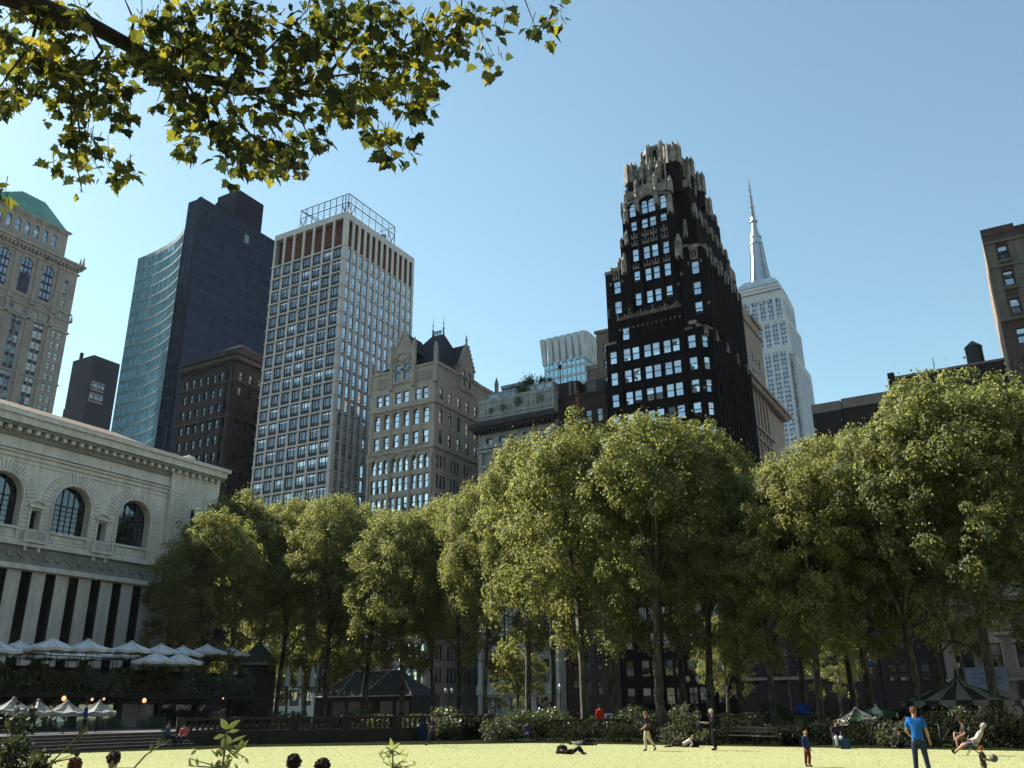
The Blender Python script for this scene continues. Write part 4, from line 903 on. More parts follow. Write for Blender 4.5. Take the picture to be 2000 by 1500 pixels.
def ex5(B, mb, W, D):
    mb.box(.0, .9, -.25, .8, 40, 46.9+.2); mb.box(.9, W, -.08, -.004, 46.2, 46.5, 1)
    mb.box(1.2, 6.6, -.12, -.004, 28, 39.4, 3); mb.tube([(5.9+math.cos(math.pi*i/10)*1.1, -.2, 41.3+math.sin(math.pi*i/10)*.9) for i in range(11)], .28, 6, m=2); mb.box(5.2, 6.6, -.3, -.01, 40.2, 41.3, 1)
    mb.frustum(11.5, 1.5, 46.5, 49.3, 1.1, 1.1, 12, m=2); mb.frustum(11.5, 1.5, 49.3, 50.2, 1.2, .2, 12, m=2); mb.frustum(6.2, .4, 46.5, 48.4, .06, .05, 5, m=2)
    for z in (15.9, 19.8): mb.box(.2, W, -.5, -.004, z, z+.7, 1)
B = punched_block('office_building', 'dark gabled building with a corner post and an arched roof window above the trees', -11.5, 3.4, 130, 152, 46.4, dbrown, 7, 0, 3.9, 1, 1.1, 2.1, gl=gl_dark, cornice=0, ztop=9, extra=ex5)
B.done([dbrown, coping, dframe, ynstone])
# grey stone front with pedimented windows lower down at the right
def grey_front():
    B = Bld('stone_building', (-10.2, 126.5, 0), 'grey stone front with pedimented windows behind the trees at the right'); mb = B.mb; W = 24
    bays = cols(W, 7, 1.5, 1, 1); ops = []
    for k, z in enumerate((6.2, 11.0, 15.6, 19.9, 24.2, 28.4)):
        for a, c in bays: ops.append((a, z, c, z+(2.9 if k < 2 else 2.5)))
    for a, c in bays[::2]: ops.append((a-.6, .4, c+.6, 4.0, False, 'pair'))
    B.wall((0, 0, 0), FX, W, 33, ops, 'sash', dframe, gl_dark, .4); shell(mb, 0, W, 0, 3.3, 0, 33, 'blrt')
    for z in (4.7, 10, 14.6, 19.0): mb.box(-.2, W, -.35, -.004, z, z+.35, 1)
    for a, c in bays:
        m_ = (a+c)/2
        for z in (9.3, 18.2): mb.q((a-.4, -.3, z), (c+.4, -.3, z), (m_, -.3, z+.75), m=1); mb.box(a-.4, c+.4, -.35, -.004, z-.2, z, 1)
        for z in (6.2, 11, 15.6): mb.box(a-.3, a-.04, -.12, -.004, z-.1, z+2.7, 1); mb.box(c+.04, c+.3, -.12, -.004, z-.1, z+2.7, 1)
    B.done([greyst, mat('grey_trim', (.25, .24, .22), streak=.5)])
    s = MB(); s.box(1.6, 6.6, -.9, -.4, 3.6, 6.3); s.obj('shop_sign', mat('pale_sign', (.10, .14, .20), streak=.2), B.root)
    s = MB(); s.box(7.6, 12.6, -.9, -.4, 2.2, 4.6); sg = s.obj('shop_sign', mat('black_sign', (.012, .012, .014), streak=0), B.root)
    tx = bpy.data.curves.new('lettering', 'FONT'); tx.body = 'W'; tx.size = 2.0; tx.extrude = .03; t0 = bpy.data.objects.new('tmp', tx); COL.objects.link(t0); bpy.context.evaluated_depsgraph_get().update(); tm = bpy.data.meshes.new_from_object(t0.evaluated_get(bpy.context.evaluated_depsgraph_get())); bpy.data.objects.remove(t0)
    to = bpy.data.objects.new('lettering', tm); COL.objects.link(to); tm.materials.clear(); tm.materials.append(mat('sign_white', (.7, .7, .7), streak=0)); to.parent = sg; to.rotation_euler = (rad(90), 0, 0); to.location = (9.0, -.94, 2.75)
    random.seed(8); w_ = MB()
    for r in range(3):
        x = 3.0
        while x < 6.0:
            l = random.uniform(.12, .3); w_.box(x, x+l, -.92, -.905, 5.4-r*.55, 5.4-r*.55+.28); x += l+random.uniform(.06, .2)
    w_.obj('lettering', mat('sign_ink', (.05, .08, .12), streak=0), B.root)
grey_front()
# tall corner building at the right edge, its left wall catches the sun and is coloured paler for it
def right_tower():
    B = Bld('office_building', (3.9, 130, 0), 'tall brown brick and stone building cut by the right edge, thin left wall in sun'); mb = B.mb; W = 20
    c = [2.2, 6.6, 11, 15.4]; ops = []
    for z in (61.0, 57.0, 52.6): ops += [(x-.6+(.0), z, x+.6, z+2.2) for x in c]
    for k in range(11): ops += [(x-.6, 48.2-k*4.1, x+.6, 50.4-k*4.1) for x in c]
    B.wall((0, 0, 0), FX, W, 65, ops, 'sash', dframe, gl_mid, .35); shell(mb, 0, W, 0, 26, 0, 65, 'brt')
    mb.q((0, 26, 0), (0, 0, 0), (0, 0, 65), (0, 26, 65), m=3)
    for z, p in ((63.6, .35), (59.8, .3), (51.6, .4), (56.2, .2)): mb.box(-.01, W, -p, -.004, z, z+.4, 1)
    for a, b_ in ((.0, 1.4), (3.0, 5.8), (7.4, 10.2), (11.8, 14.6)):
        mb.box(a+.01, b_, -.10, -.003, 52.0, 59.8, 1); mb.box(a+.01, b_, -.10, -.003, 60.2, 63.6, 1)
    for x in c:
        for z in (60.4, 56.3): mb.box(x-.9, x+.9, -.35, -.11, z, z+.4, 1)
    mb.box(0, 4.2, -.1, .5, 65, 66.2, 0); mb.box(4.2, 8.6, .6, 1.0, 65, 66.0, 0); mb.box(8.6, W, -.1, .5, 65, 66.6, 0)
    B.done([mat('purple_brown_brick', (.095, .065, .06), (.07, .05, .047), scale=.3, fine=3, streak=.3, course=4), mat('olive_stone', (.155, .15, .12), (.11, .11, .09), scale=.5, fine=3, streak=.5), dframe, mat('sunlit_party_wall', (.33, .25, .2), streak=.3)])
right_tower()
# ---- a few more roofs behind, so the skyline has depth from the side
far_m = mat('far_grey', (.2, .2, .21), streak=.3)
for i, (x0, x1, y0, y1, h, lab) in enumerate(((-118, -100, 166, 190, 52, 'plain grey block hidden behind the tan building with the slate roof'), (-98, -74, 160, 185, 46, 'plain grey block hidden behind the classical building'))):
    B = punched_block('office_building', lab, x0, x1, y0, y1, h, far_m, 5, 5, 3.8, 1, 1.3, 2.0, style='thin', gl=gl_dark); B.done([far_m])
# ================================================================== LIBRARY (its long side faces the lawn)
marble = mat('weathered_marble', (.82, .80, .75), (.70, .68, .64), scale=.35, fine=2.2, streak=.4, dirt=(.5, .53, .5), course=0)
marble_d = mat('stained_marble', (.36, .38, .355), (.27, .29, .27), scale=.6, fine=3, streak=.4)
tile = mat('roof_tile', (.19, .135, .105), (.10, .075, .06), scale=1.5, fine=6, streak=.2)
def library():
    X, Y0, Y1 = -90, 22, 79.0; D = Y1-Y0; B = Bld('library', (X, Y0, 0), 'long grey marble library with arched windows, narrow vertical slots and a tiled roof'); mb = B.mb
    arches = [58.9-Y0+8.05*k for k in (-4, -3, -2, -1, 0, 1)]; ops = []
    for c in arches: ops.append((c-2.15, 20.3, c+2.15, 25.6+.05, True, 'archgrid'))
    for c in arches[:-1]: ops.append((c+4.02-.55, 20.3, c+4.02+.55, 22.3, False, 'pane'))
    slots = [55.1-Y0+2.73*k for k in range(-12, 6)]
    for c in slots:
        ops.append((c-.6, 3.0, c+.6, 15.9, False, 'tall'))
    ops.append((75.0-Y0-.3, 22.6, 75.0-Y0+.3, 26.2, False, 'pane'))
    glp = glass('glass_library', dark=(.010, .010, .012), pale=(.02, .02, .02), frac=.2, refl=.06, wob=.02)
    so = [o for o in ops if o[1] == 3.0]; facade(mb, (0, 0, 0), RX, D, 16.0, so, .3, 0, 3); facade(mb, (0, 0, 16.0), RX, D, 15.6, [(o[0], o[1]-16, o[2], o[3]-16)+tuple(o[4:]) for o in ops if o[1] != 3.0], .9)  # slot reveals in a dark colour, shade put into the recesses
    for o in ops:
        st = o[5]; B.win(winmesh(st, o[2]-o[0], o[3]-o[1], dframe, gl_dark if o[0] > 40 and st == 'archgrid' else glp, .12 if st == 'archgrid' else .07), (0, 0, 0), RX, (o[0]+o[2])/2, o[1], .85 if o[1] != 3.0 else .26)
    shell(mb, -30, 0, 0, D, 0, 31.6, 'fblt')
    # pavilion break at the far end, rusticated pier
    mb.box(.004, .45, 71.3-Y0, D-.02, 16.2, 30.2)
    for i in range(24): mb.box(.45, .53, 71.35-Y0, 74.0-Y0-(.3 if i % 2 else 0), 18+i*.42, 18.3+i*.42); mb.box(.45, .53, D-2.2, D-.03, 18+i*.42, 18.3+i*.42)
    mb.box(.46, .6, 74.8-Y0, 75.2-Y0, 22.6, 26.0, 3)
    # bands, cornice with dentils
    for z, p, h in ((27.0, .12, .16), (27.45, .22, .25), (27.95, .30, .16), (28.3, .36, .2), (16.0, .55, .3), (16.35, .3, .2), (18.35, .7, .35), (18.75, .45, .2)): mb.box(.004, p, 0, D, z, z+h)
    mb.box(.004, .25, 0, D, 16.56, 18.34, 1)             # frieze with swags
    for k in range(-5, 3):
        c = 54.85-Y0+8.05*k
        for j in range(6):
            cc = c+j*1.34; 
            if 0 < cc < D-1.5: mb.tube([(.3, cc+1.34*i/8, 17.95-math.sin(math.pi*i/8)*.75) for i in range(9)], [.05, .08, .12, .15, .16, .15, .12, .08, .05], 5, m=1)
    mb.box(.004, .35, 0, D, 29.6, 30.0, 1); mb.box(.004, 1.6, 0, D+.0, 30.75, 31.5); mb.box(.004, 1.25, 0, D, 30.45, 30.74, 1); mb.box(-.5, 1.9, -.2, D+.4, 31.5, 31.95, 0); mb.box(-.5, .4, 0, D-9, 31.96, 32.2, 0)
    for i in range(int(D/1.05)): mb.box(.004, 1.1, .3+i*1.05, .75+i*1.05, 30.02, 30.44)
    # voussoirs round the arches, frames and sills
    for c in arches:
        zc = 25.65-2.15
        for i in range(25):
            a0 = math.pi*i/25+.012; a1 = math.pi*(i+1)/25-.012; r0, r1 = 2.62, 3.55+(.25 if i == 12 else 0)
            P = [(c+math.cos(a)*r, zc+math.sin(a)*r) for a, r in ((a0, r0), (a0, r1), (a1, r1), (a1, r0))]
            n = len(mb.v); mb.v += [(.15, y, z) for y, z in P]+[(.004, y, z) for y, z in P]
            for f in ((0, 1, 2, 3), (0, 4, 5, 1), (1, 5, 6, 2), (2, 6, 7, 3), (3, 7, 4, 0)): mb.f.append(tuple(n+q for q in f)); mb.m.append(0)
        for rr, tt, pp in ((2.28, .13, .22), (2.5, .09, .12)): mb.tube([(pp, c-rr, 19.0)]+[(pp, c-math.cos(math.pi*i/18)*rr, zc+math.sin(math.pi*i/18)*rr) for i in range(19)]+[(pp, c+rr, 19.0)], tt, 6)
        for s in (-1, 1):
            for i in range(10): mb.box(.004, .12, c+s*2.62 if s > 0 else c-3.4+(.2 if i % 2 else 0), c+3.4-(.2 if i % 2 else 0) if s > 0 else c-2.62, 19.1+i*.44, 19.42+i*.44)
        mb.box(.004, .3, c-2.2, c+2.2, 20.05, 20.3); mb.box(.004, .12, c-2.1, c+2.1, 19.2, 19.4)
        for i in range(3): mb.box(.004, .10, c-1.9+i*1.35, c-.8+i*1.35, 19.5, 19.95)
    for c in arches[:-1]:
        c += 4.02
        mb.box(.004, .2, c-.8, c-.56, 20.3, 22.5); mb.box(.004, .2, c+.56, c+.8, 20.3, 22.5); mb.box(.004, .45, c-1.0, c+1.0, 22.5, 22.75)
        mb.tube([(.25, c-math.cos(math.pi*i/10)*.95, 22.75+math.sin(math.pi*i/10)*.55) for i in range(11)], .14, 6)
        mb.box(.004, .9, c-1.25, c+1.25, 18.75, 19.05); mb.box(.75, .9, c-1.25, c+1.25, 19.95, 20.1); mb.box(.004, .9, c-1.25, c-1.1, 19.05, 19.95); mb.box(.004, .9, c+1.1, c+1.25, 19.05, 19.95)
        for i in range(7): mb.frustum(.82, c-.9+i*.3, 19.05, 19.95, .07, .07, 6)
        mb.box(.004, .6, c-.9, c-.6, 17.9, 18.75); mb.box(.004, .6, c+.6, c+.9, 17.9, 18.75)
    for c in slots: mb.box(.004, .10, c-.8, c-.62, 3, 15.99); mb.box(.004, .10, c+.62, c+.8, 3, 15.99)
    mb.box(.004, .3, 0, D, 2.2, 2.9)
    B.done([marble, marble_d, slate, dframe])
    r = MB(); r.box(-.3, .0, 0, 50, 31.96, 32.4, 1)
    n = 150
    for i in range(n):                                    # ribbed clay tiles
        y = .2+i*(49.2/n); r.tube([(1.2, y, 32.05), (-4, y, 33.9), (-12, y, 37.2)], .13, 5, m=0)
        if i % 1 == 0: r.frustum(1.25, y, 31.95, 32.25, .15, .12, 5, m=0)
    r.q((1.3, 0, 31.97), (1.3, 49.5, 31.97), (-12, 49.5, 37.0), (-12, 0, 37.0), m=0); r.q((-25, 0, 31.97), (-12, 0, 37.0), (-12, 49.5, 37.0), (-25, 49.5, 31.97), m=0); r.q((1.3, 49.5, 31.97), (-25, 49.5, 31.97), (-12, 49.5, 37.0), m=0)
    B.part('roof', r, [tile, slate])
    s = MB(); s.frustum(.6, 51.3, 31.96, 32.5, .9, .75, 10); s.frustum(.6, 51.3, 32.5, 32.75, .45, .2, 8); B.part('roof_ornament', s, marble)
library()

# ---- dark ivy covered restaurant pavilion with a roof terrace
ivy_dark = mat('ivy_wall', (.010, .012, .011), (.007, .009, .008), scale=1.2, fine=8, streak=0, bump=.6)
def restaurant():
    L = (-66, 12, 0)
    root = tag(empty('restaurant', L), 'dark ivy-covered restaurant pavilion below the white terrace umbrellas', 'restaurant')
    w = MB(); w.box(-9, 0, 0, 52, 0, 5.3); w.box(0.004, .4, 0, 52, 2.9, 3.2, 1)
    for i in range(13): w.box(.004, .3, 2+i*4, 2.3+i*4, 0, 5.2, 1)
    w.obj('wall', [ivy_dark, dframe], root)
    g = MB()
    for i in range(12): g.q((.02, 2.6+i*4, .3), (.02, 5.7+i*4, .3), (.02, 5.7+i*4, 2.7), (.02, 2.6+i*4, 2.7))
    g.obj('glazing', gl_room, root)
    v = MB(); random.seed(31)
    for i in range(26000):
        y = random.uniform(-.5, 52.5); z = random.uniform(2.6, 6.0); x = random.uniform(0, .8)+.3*math.sin(y*.9)*math.sin(z*2)
        if z > 5.2+.35*math.sin(y*1.7): continue
        a = Vector((random.gauss(0, .4), random.gauss(0, 1), random.gauss(0, 1))).normalized()*.13; e = a.cross(Vector((1, random.gauss(0, .6), random.gauss(0, .6)))).normalized()*.10; c = Vector((x, y, z))
        v.q(c-a, c+e, c+a, c-e)
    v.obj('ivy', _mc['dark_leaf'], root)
    r = MB(); r.box(.1, .16, 0, 52, 6.1, 6.16); 
    for i in range(53): r.box(.1, .15, i-.02, i+.03, 5.3, 6.1)
    r.obj('railing', dframe, root)
restaurant()
# ---- umbrellas
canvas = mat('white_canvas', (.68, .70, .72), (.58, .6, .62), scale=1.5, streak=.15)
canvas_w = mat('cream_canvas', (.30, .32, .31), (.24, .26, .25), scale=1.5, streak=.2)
canvas_g = mat('green_canvas', (.03, .09, .06), (.025, .07, .05), scale=1.5, streak=.1)
def umbrella_proto(name, R, h, rise, mats, k=8, alt=False):
    root = empty(name); c = MB(); n = 4
    for i in range(k):
        a0, a1 = 2*math.pi*i/k, 2*math.pi*(i+1)/k; m = i % 2 if alt else 0
        for j in range(n):
            t0, t1 = j/n, (j+1)/n
            f = lambda a, t, mid=0: (math.cos(a)*R*t, math.sin(a)*R*t, h+rise*(1-t)**1.12-(.05*math.sin(math.pi*t)))
            am = (a0+a1)/2; g = lambda t: (math.cos(am)*R*t*math.cos(math.pi/k)*1.0, math.sin(am)*R*t*math.cos(math.pi/k), h+rise*(1-t)**1.12-.10*t-.05*math.sin(math.pi*t))
            if j == 0 and t0 == 0: c.q(f(a0, t1), g(t1), f(a0, .02), m=m); c.q(g(t1), f(a1, t1), f(a0, .02), m=m)
            else: c.q(f(a0, t0), f(a0, t1), g(t1), g(t0), m=m); c.q(g(t0), g(t1), f(a1, t1), f(a1, t0), m=m)
        v0 = f(a0, 1); v1 = g(1); v2 = f(a1, 1)
        c.q(v0, (v0[0], v0[1], v0[2]-.22), (v1[0], v1[1], v1[2]-.22), v1, m=m); c.q(v1, (v1[0], v1[1], v1[2]-.22), (v2[0], v2[1], v2[2]-.22), v2, m=m)
    c.frustum(0, 0, h+rise*.93, h+rise*1.06, R*.12, .03, 8, m=0)
    c.obj('canopy', mats, root)
    p = MB(); p.tube([(0, 0, 0), (0, 0, h+rise)], .035, 8); p.frustum(0, 0, 0, .1, .35, .3, 12); p.obj('pole', dframe, root)
    r = MB()
    for i in range(k):
        a = 2*math.pi*i/k; r.tube([(math.cos(a)*.05, math.sin(a)*.05, h+rise*.9), (math.cos(a)*R*.98, math.sin(a)*R*.98, h-.02)], .015, 4)
    r.obj('rib', dframe, root); return root
U0 = None; U1 = None
labs = ['white terrace umbrella cut by the left edge of the photo, in front of the library', 'second white umbrella from the left edge on the restaurant roof', 'widest white umbrella on the restaurant roof, under the second dark slot of the library', 'low white umbrella tucked between the two widest on the restaurant roof', 'white peaked umbrella under the third dark slot of the library', 'low white umbrella right of the peaked one on the restaurant roof', 'white umbrella under the fifth dark slot of the library', 'low white umbrella between the fifth and sixth slots of the library', 'white umbrella under the last visible slot of the library', 'lowest white umbrella near the front of the restaurant roof', 'white umbrella just left of the forked tree trunk', 'white umbrella right behind the forked tree trunk', 'last white umbrella on the restaurant roof, half hidden by leaves', 'low front umbrella at the right end of the roof row, beside the trunk']
spots = [(-3, 1250, -66), (40, 1250, -68), (105, 1245, -64), (88, 1262, -70), (173, 1248, -64), (155, 1264, -69), (258, 1252, -66), (232, 1264, -70), (316, 1257, -67), (305, 1273, -64), (358, 1261, -68), (405, 1258, -70), (450, 1262, -72), (352, 1275, -64)]
for (px, py, X), lab in zip(spots, labs):
    p = at(px, py, X=X)
    if U0 is None: U0 = umbrella_proto('terrace_umbrella', 2.0, 2.4, .75, canvas); o = U0
    else: o = copy_tree(U0)
    o.location = (p.x, p.y, p.z-3.15); o.rotation_euler.z = px*.37; tag(o, lab, 'umbrella', 'white umbrellas on the restaurant roof')
fl = MB(); fl.box(-80, -64.6, 8, 66, 3.05, 3.3); fl.box(-80, -66.2, 8, 66, 3.3, 3.6)
tag(fl.obj('terrace', dframe), kind='structure')
labs = ['pale umbrella at the left edge beneath the ivy-covered restaurant', 'second pale umbrella from the left beneath the ivy-covered restaurant', 'greyest pale umbrella, third of the row beneath the ivy-covered restaurant', 'rightmost pale umbrella of the row beneath the ivy-covered restaurant']
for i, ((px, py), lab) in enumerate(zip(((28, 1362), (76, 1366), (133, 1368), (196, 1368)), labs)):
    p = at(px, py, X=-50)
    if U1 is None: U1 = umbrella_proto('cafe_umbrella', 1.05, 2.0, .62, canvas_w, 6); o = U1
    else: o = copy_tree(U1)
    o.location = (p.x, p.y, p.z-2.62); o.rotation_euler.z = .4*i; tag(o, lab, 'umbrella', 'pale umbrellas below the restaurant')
G = umbrella_proto('garden_umbrella', 1.15, 1.75, .5, [mat('panel_cream', (.62, .58, .48), (.5, .47, .4), streak=.1), canvas_g], 8, True)  # alternating warm cream and green panels
p = at(1677, 1383, Y=54); G.location = (p.x, p.y, p.z-2.2); G.rotation_euler = (rad(4), rad(-6), .5); tag(G, 'green and cream panelled umbrella, the left one of two near the lawn', 'umbrella', 'green and cream umbrellas')
G2 = copy_tree(G); p = at(1712, 1377, Y=57); G2.location = (p.x, p.y, p.z-2.2); G2.rotation_euler = (rad(-3), rad(3), 1.2); tag(G2, 'green and cream panelled umbrella, the right one of two near the lawn', 'umbrella', 'green and cream umbrellas')
# three closed white umbrellas
Cc = empty('closed_umbrella'); m = MB(); m.frustum(0, 0, .9, 2.3, .28, .2, 8); m.frustum(0, 0, 2.3, 3.0, .2, .03, 8); m.obj('canopy', canvas, Cc); m = MB(); m.tube([(0, 0, 0), (0, 0, 1.2)], .04, 6); m.obj('pole', dframe, Cc)
for i, (px, lab) in enumerate(((563, 'closed white umbrella, left of three in front of the tented pavilion roof'), (587, 'closed white umbrella, middle of three in front of the tented pavilion roof'), (612, 'closed white umbrella, right of three in front of the tented pavilion roof'))):
    p = at(px, 1300, Y=74); o = Cc if i == 0 else copy_tree(Cc); o.location = (p.x, p.y, p.z-3.0); o.scale = (1, 1, 1); tag(o, lab, 'umbrella', 'closed white umbrellas')
# ---- striped carousel tent
def carousel():
    p = at(1868, 1324, Y=62); zt = p.z; root = tag(empty('carousel', (p.x, p.y, 0)), 'round carousel under a green and cream striped tent roof', 'carousel')
    c = MB(); k = 24; R = 3.35; ze = 2.15; mt = [mat('tent_cream', (.34, .33, .29), streak=.2), mat('tent_green', (.035, .055, .045), streak=.2)]
    prof = [(.12, zt), (.75, zt-.45), (1.75, ze+.58), (2.6, ze+.25), (R, ze)]
    for i in range(k):
        a0, a1 = 2*math.pi*i/k, 2*math.pi*(i+1)/k
        for (r0, z0), (r1, z1) in zip(prof, prof[1:]): c.q((math.cos(a0)*r0, math.sin(a0)*r0, z0), (math.cos(a0)*r1, math.sin(a0)*r1, z1), (math.cos(a1)*r1, math.sin(a1)*r1, z1), (math.cos(a1)*r0, math.sin(a1)*r0, z0), m=i % 2)
        am = (a0+a1)/2; c.q((math.cos(a0)*R, math.sin(a0)*R, ze), (math.cos(a0)*R, math.sin(a0)*R, ze-.25), (math.cos(am)*R, math.sin(am)*R, ze-.42), (math.cos(a1)*R, math.sin(a1)*R, ze-.25), (math.cos(a1)*R, math.sin(a1)*R, ze), m=(i+1) % 2)
    c.frustum(0, 0, zt-.1, zt+.5, .14, .05, 8, m=1); c.frustum(0, 0, zt+.5, zt+.62, .1, .02, 8, m=0); c.obj('tent_roof', mt, root)
    b = MB(); b.frustum(0, 0, 0, .2, R, R, 24); b.frustum(0, 0, .2, ze, .9, .9, 16); b.obj('platform', mat('carousel_base', (.06, .05, .045), streak=.1), root)
    for i in range(8):
        q = MB(); a = i*.785; q.tube([(math.cos(a)*(R-.1), math.sin(a)*(R-.1), .2), (math.cos(a)*(R-.1), math.sin(a)*(R-.1), ze)], .05, 6); q.obj('post', dframe, root)
carousel()
# ---- tented pavilion and green kiosk at the far side
def pavilion():
    root = tag(empty('pavilion', (-71.5, 88, 0)), 'grey tented pavilion with white framed hipped roof behind the tree trunks', 'pavilion')
    m = MB(); x0, x1, y0, y1, ze, zt = -7.5, 7.5, 0, 6, 3.6, 6.6
    m.q((x0, y0, ze), (x1, y0, ze), (x1-4, 3, zt), (x0+4, 3, zt)); m.q((x1, y0, ze), (x1, y1, ze), (x1-4, 3, zt)); m.q((x1, y1, ze), (x0, y1, ze), (x0+4, 3, zt), (x1-4, 3, zt)); m.q((x0, y1, ze), (x0, y0, ze), (x0+4, 3, zt))
    m.obj('roof', mat('tent_grey', (.06, .066, .08), streak=.2), root)
    f = MB()
    for a, c in (((x0, y0, ze), (x0+4, 3, zt)), ((x1, y0, ze), (x1-4, 3, zt)), ((x0+4, 3, zt), (x1-4, 3, zt)), ((x0, y0, ze), (x1, y0, ze)), ((0, y0, ze), (-2, 3, zt)), ((0, y0, ze), (2, 3, zt)), ((-3.7, y0, ze), (-3.6, 3, zt))): f.tube([a, c], .07, 5)
    f.obj('roof_frame', wframe, root)
    w = MB(); w.box(x0+.1, x1-.1, .1, 5.9, 0, ze-.02); w.obj('wall', mat('pavilion_wall', (.05, .052, .056), streak=.2), root)
    for i in range(6):
        d = MB(); d.box(x0+.8+i*2.4, x0+2.6+i*2.4, .05, .09, .3, 3.0); d.obj('window', gl_room, root)
    kp = at(508, 1244, Y=78); root = tag(empty('kiosk', (kp.x, 78, kp.z-11.9)), 'small kiosk with a green pyramid roof and pale walls by the terrace', 'kiosk')
    m = MB(); m.frustum(0, 0, 9.0, 11.2, 2.5, .2, 4, a0=.785); m.frustum(0, 0, 11.2, 11.9, .15, .05, 6); m.obj('roof', mat('kiosk_copper', (.10, .15, .13), (.08, .12, .1), streak=.4), root)
    m = MB(); m.box(-1.5, 1.5, -1.5, 1.5, 0, 9.0); m.box(-1.65, 1.65, -1.65, 1.65, 8.7, 8.99, 1); m.obj('wall', [mat('kiosk_wall', (.05, .05, .05), streak=.3), wframe], root)
    d = MB(); d.box(-.7, .7, -1.56, -1.51, 6.2, 8.4); d.obj('window', gl_room, root)
pavilion()
# ---- stone balustrade and steps at the terrace side
def balustrade(name, a, c, z0, z1, label, step=.34, posts=6):
    a = Vector(a); c = Vector(c); L = (c-a).length; root = tag(empty(name, (a.x, a.y, 0), math.atan2(c.y-a.y, c.x-a.x)), label, 'balustrade')
    st = mat('balustrade_stone', (.05, .048, .043), (.037, .036, .033), streak=.4)
    m = MB(); m.box(0, L, -.25, .25, 0, z0+.25); m.obj('plinth', st, root); m = MB(); m.box(0, L, -.22, .22, z1-.16, z1); m.obj('rail', st, root)
    for i in range(posts+1):
        m = MB(); x = L*i/posts; m.box(x-.25, x+.25, -.28, .28, z0+.25, z1+.06); m.obj('post', st, root)
    m = MB(); n = int(L/step)
    for i in range(n):
        x = .3+i*step
        m.frustum(x, 0, z0+.25, z0+.5, .06, .11, 6); m.frustum(x, 0, z0+.5, z1-.16, .11, .05, 6)
    m.obj('balusters', st, root)
balustrade('balustrade', (-46.5, 40, 0), (-34, 56, 0), .55, 1.55, 'low stone balustrade along the terrace behind the left end of the lawn')
balustrade('balustrade', (-33.5, 56.5, 0), (-26, 61.5, 0), .2, 1.2, 'short stone balustrade running on behind the round bushes', posts=3)
s = MB()
for i in range(5): s.q((-44.4-.42*i, 22, .16*i), (-44.4-.42*i, 39.4, .16*i), (-44.4-.42*i, 39.4, .16*(i+1)), (-44.4-.42*i, 22, .16*(i+1)))
for i in range(5): s.q((-44.4-.42*i, 22, .16*(i+1)), (-44.4-.42*i, 39.4, .16*(i+1)), (-44.4-.42*(i+1), 39.4, .16*(i+1)), (-44.4-.42*(i+1), 22, .16*(i+1)))
s.q((-46.5, 8, .8), (-46.5, 39.9, .8), (-66, 70, .8), (-66, 8, .8)); tag(s.obj('terrace_steps', mat('step_stone', (.08, .08, .08), (.06, .06, .062), streak=.3)), kind='structure')
# ================================================================== TREES
bark = None
def barkmat():
    m, t, out = nt('plane_bark'); co = N(t, 'ShaderNodeTexCoord').outputs['Object']
    a = noise(t, 2.2, 5, co, stretch=(1, 1, .45)); b = noise(t, 9, 3, co)
    c = ramp(t, a, [(.38, (.03, .027, .019)), (.5, (.065, .06, .045)), (.60, (.14, .13, .10))]); c = mixc(t, .4, c, ramp(t, b, [(.3, (.5, .5, .5)), (.7, (1.2, 1.2, 1.2))]), 'MULTIPLY')
    p = N(t, 'ShaderNodeBsdfPrincipled'); p.inputs['Roughness'].default_value = .85; t.links.new(c, p.inputs['Base Color']); t.links.new(p.outputs[0], out.inputs[0]); return m
bark = barkmat()
leaf_a = leafmat('plane_leaf', [(.022, .03, .018), (.065, .08, .036), (.17, .18, .075), (.34, .31, .14)], [(.10, .13, .03), (.40, .43, .10), (.75, .69, .23)], .44, .02)
def rv(s=1.0): return Vector((random.gauss(0, s), random.gauss(0, s), random.gauss(0, s)))
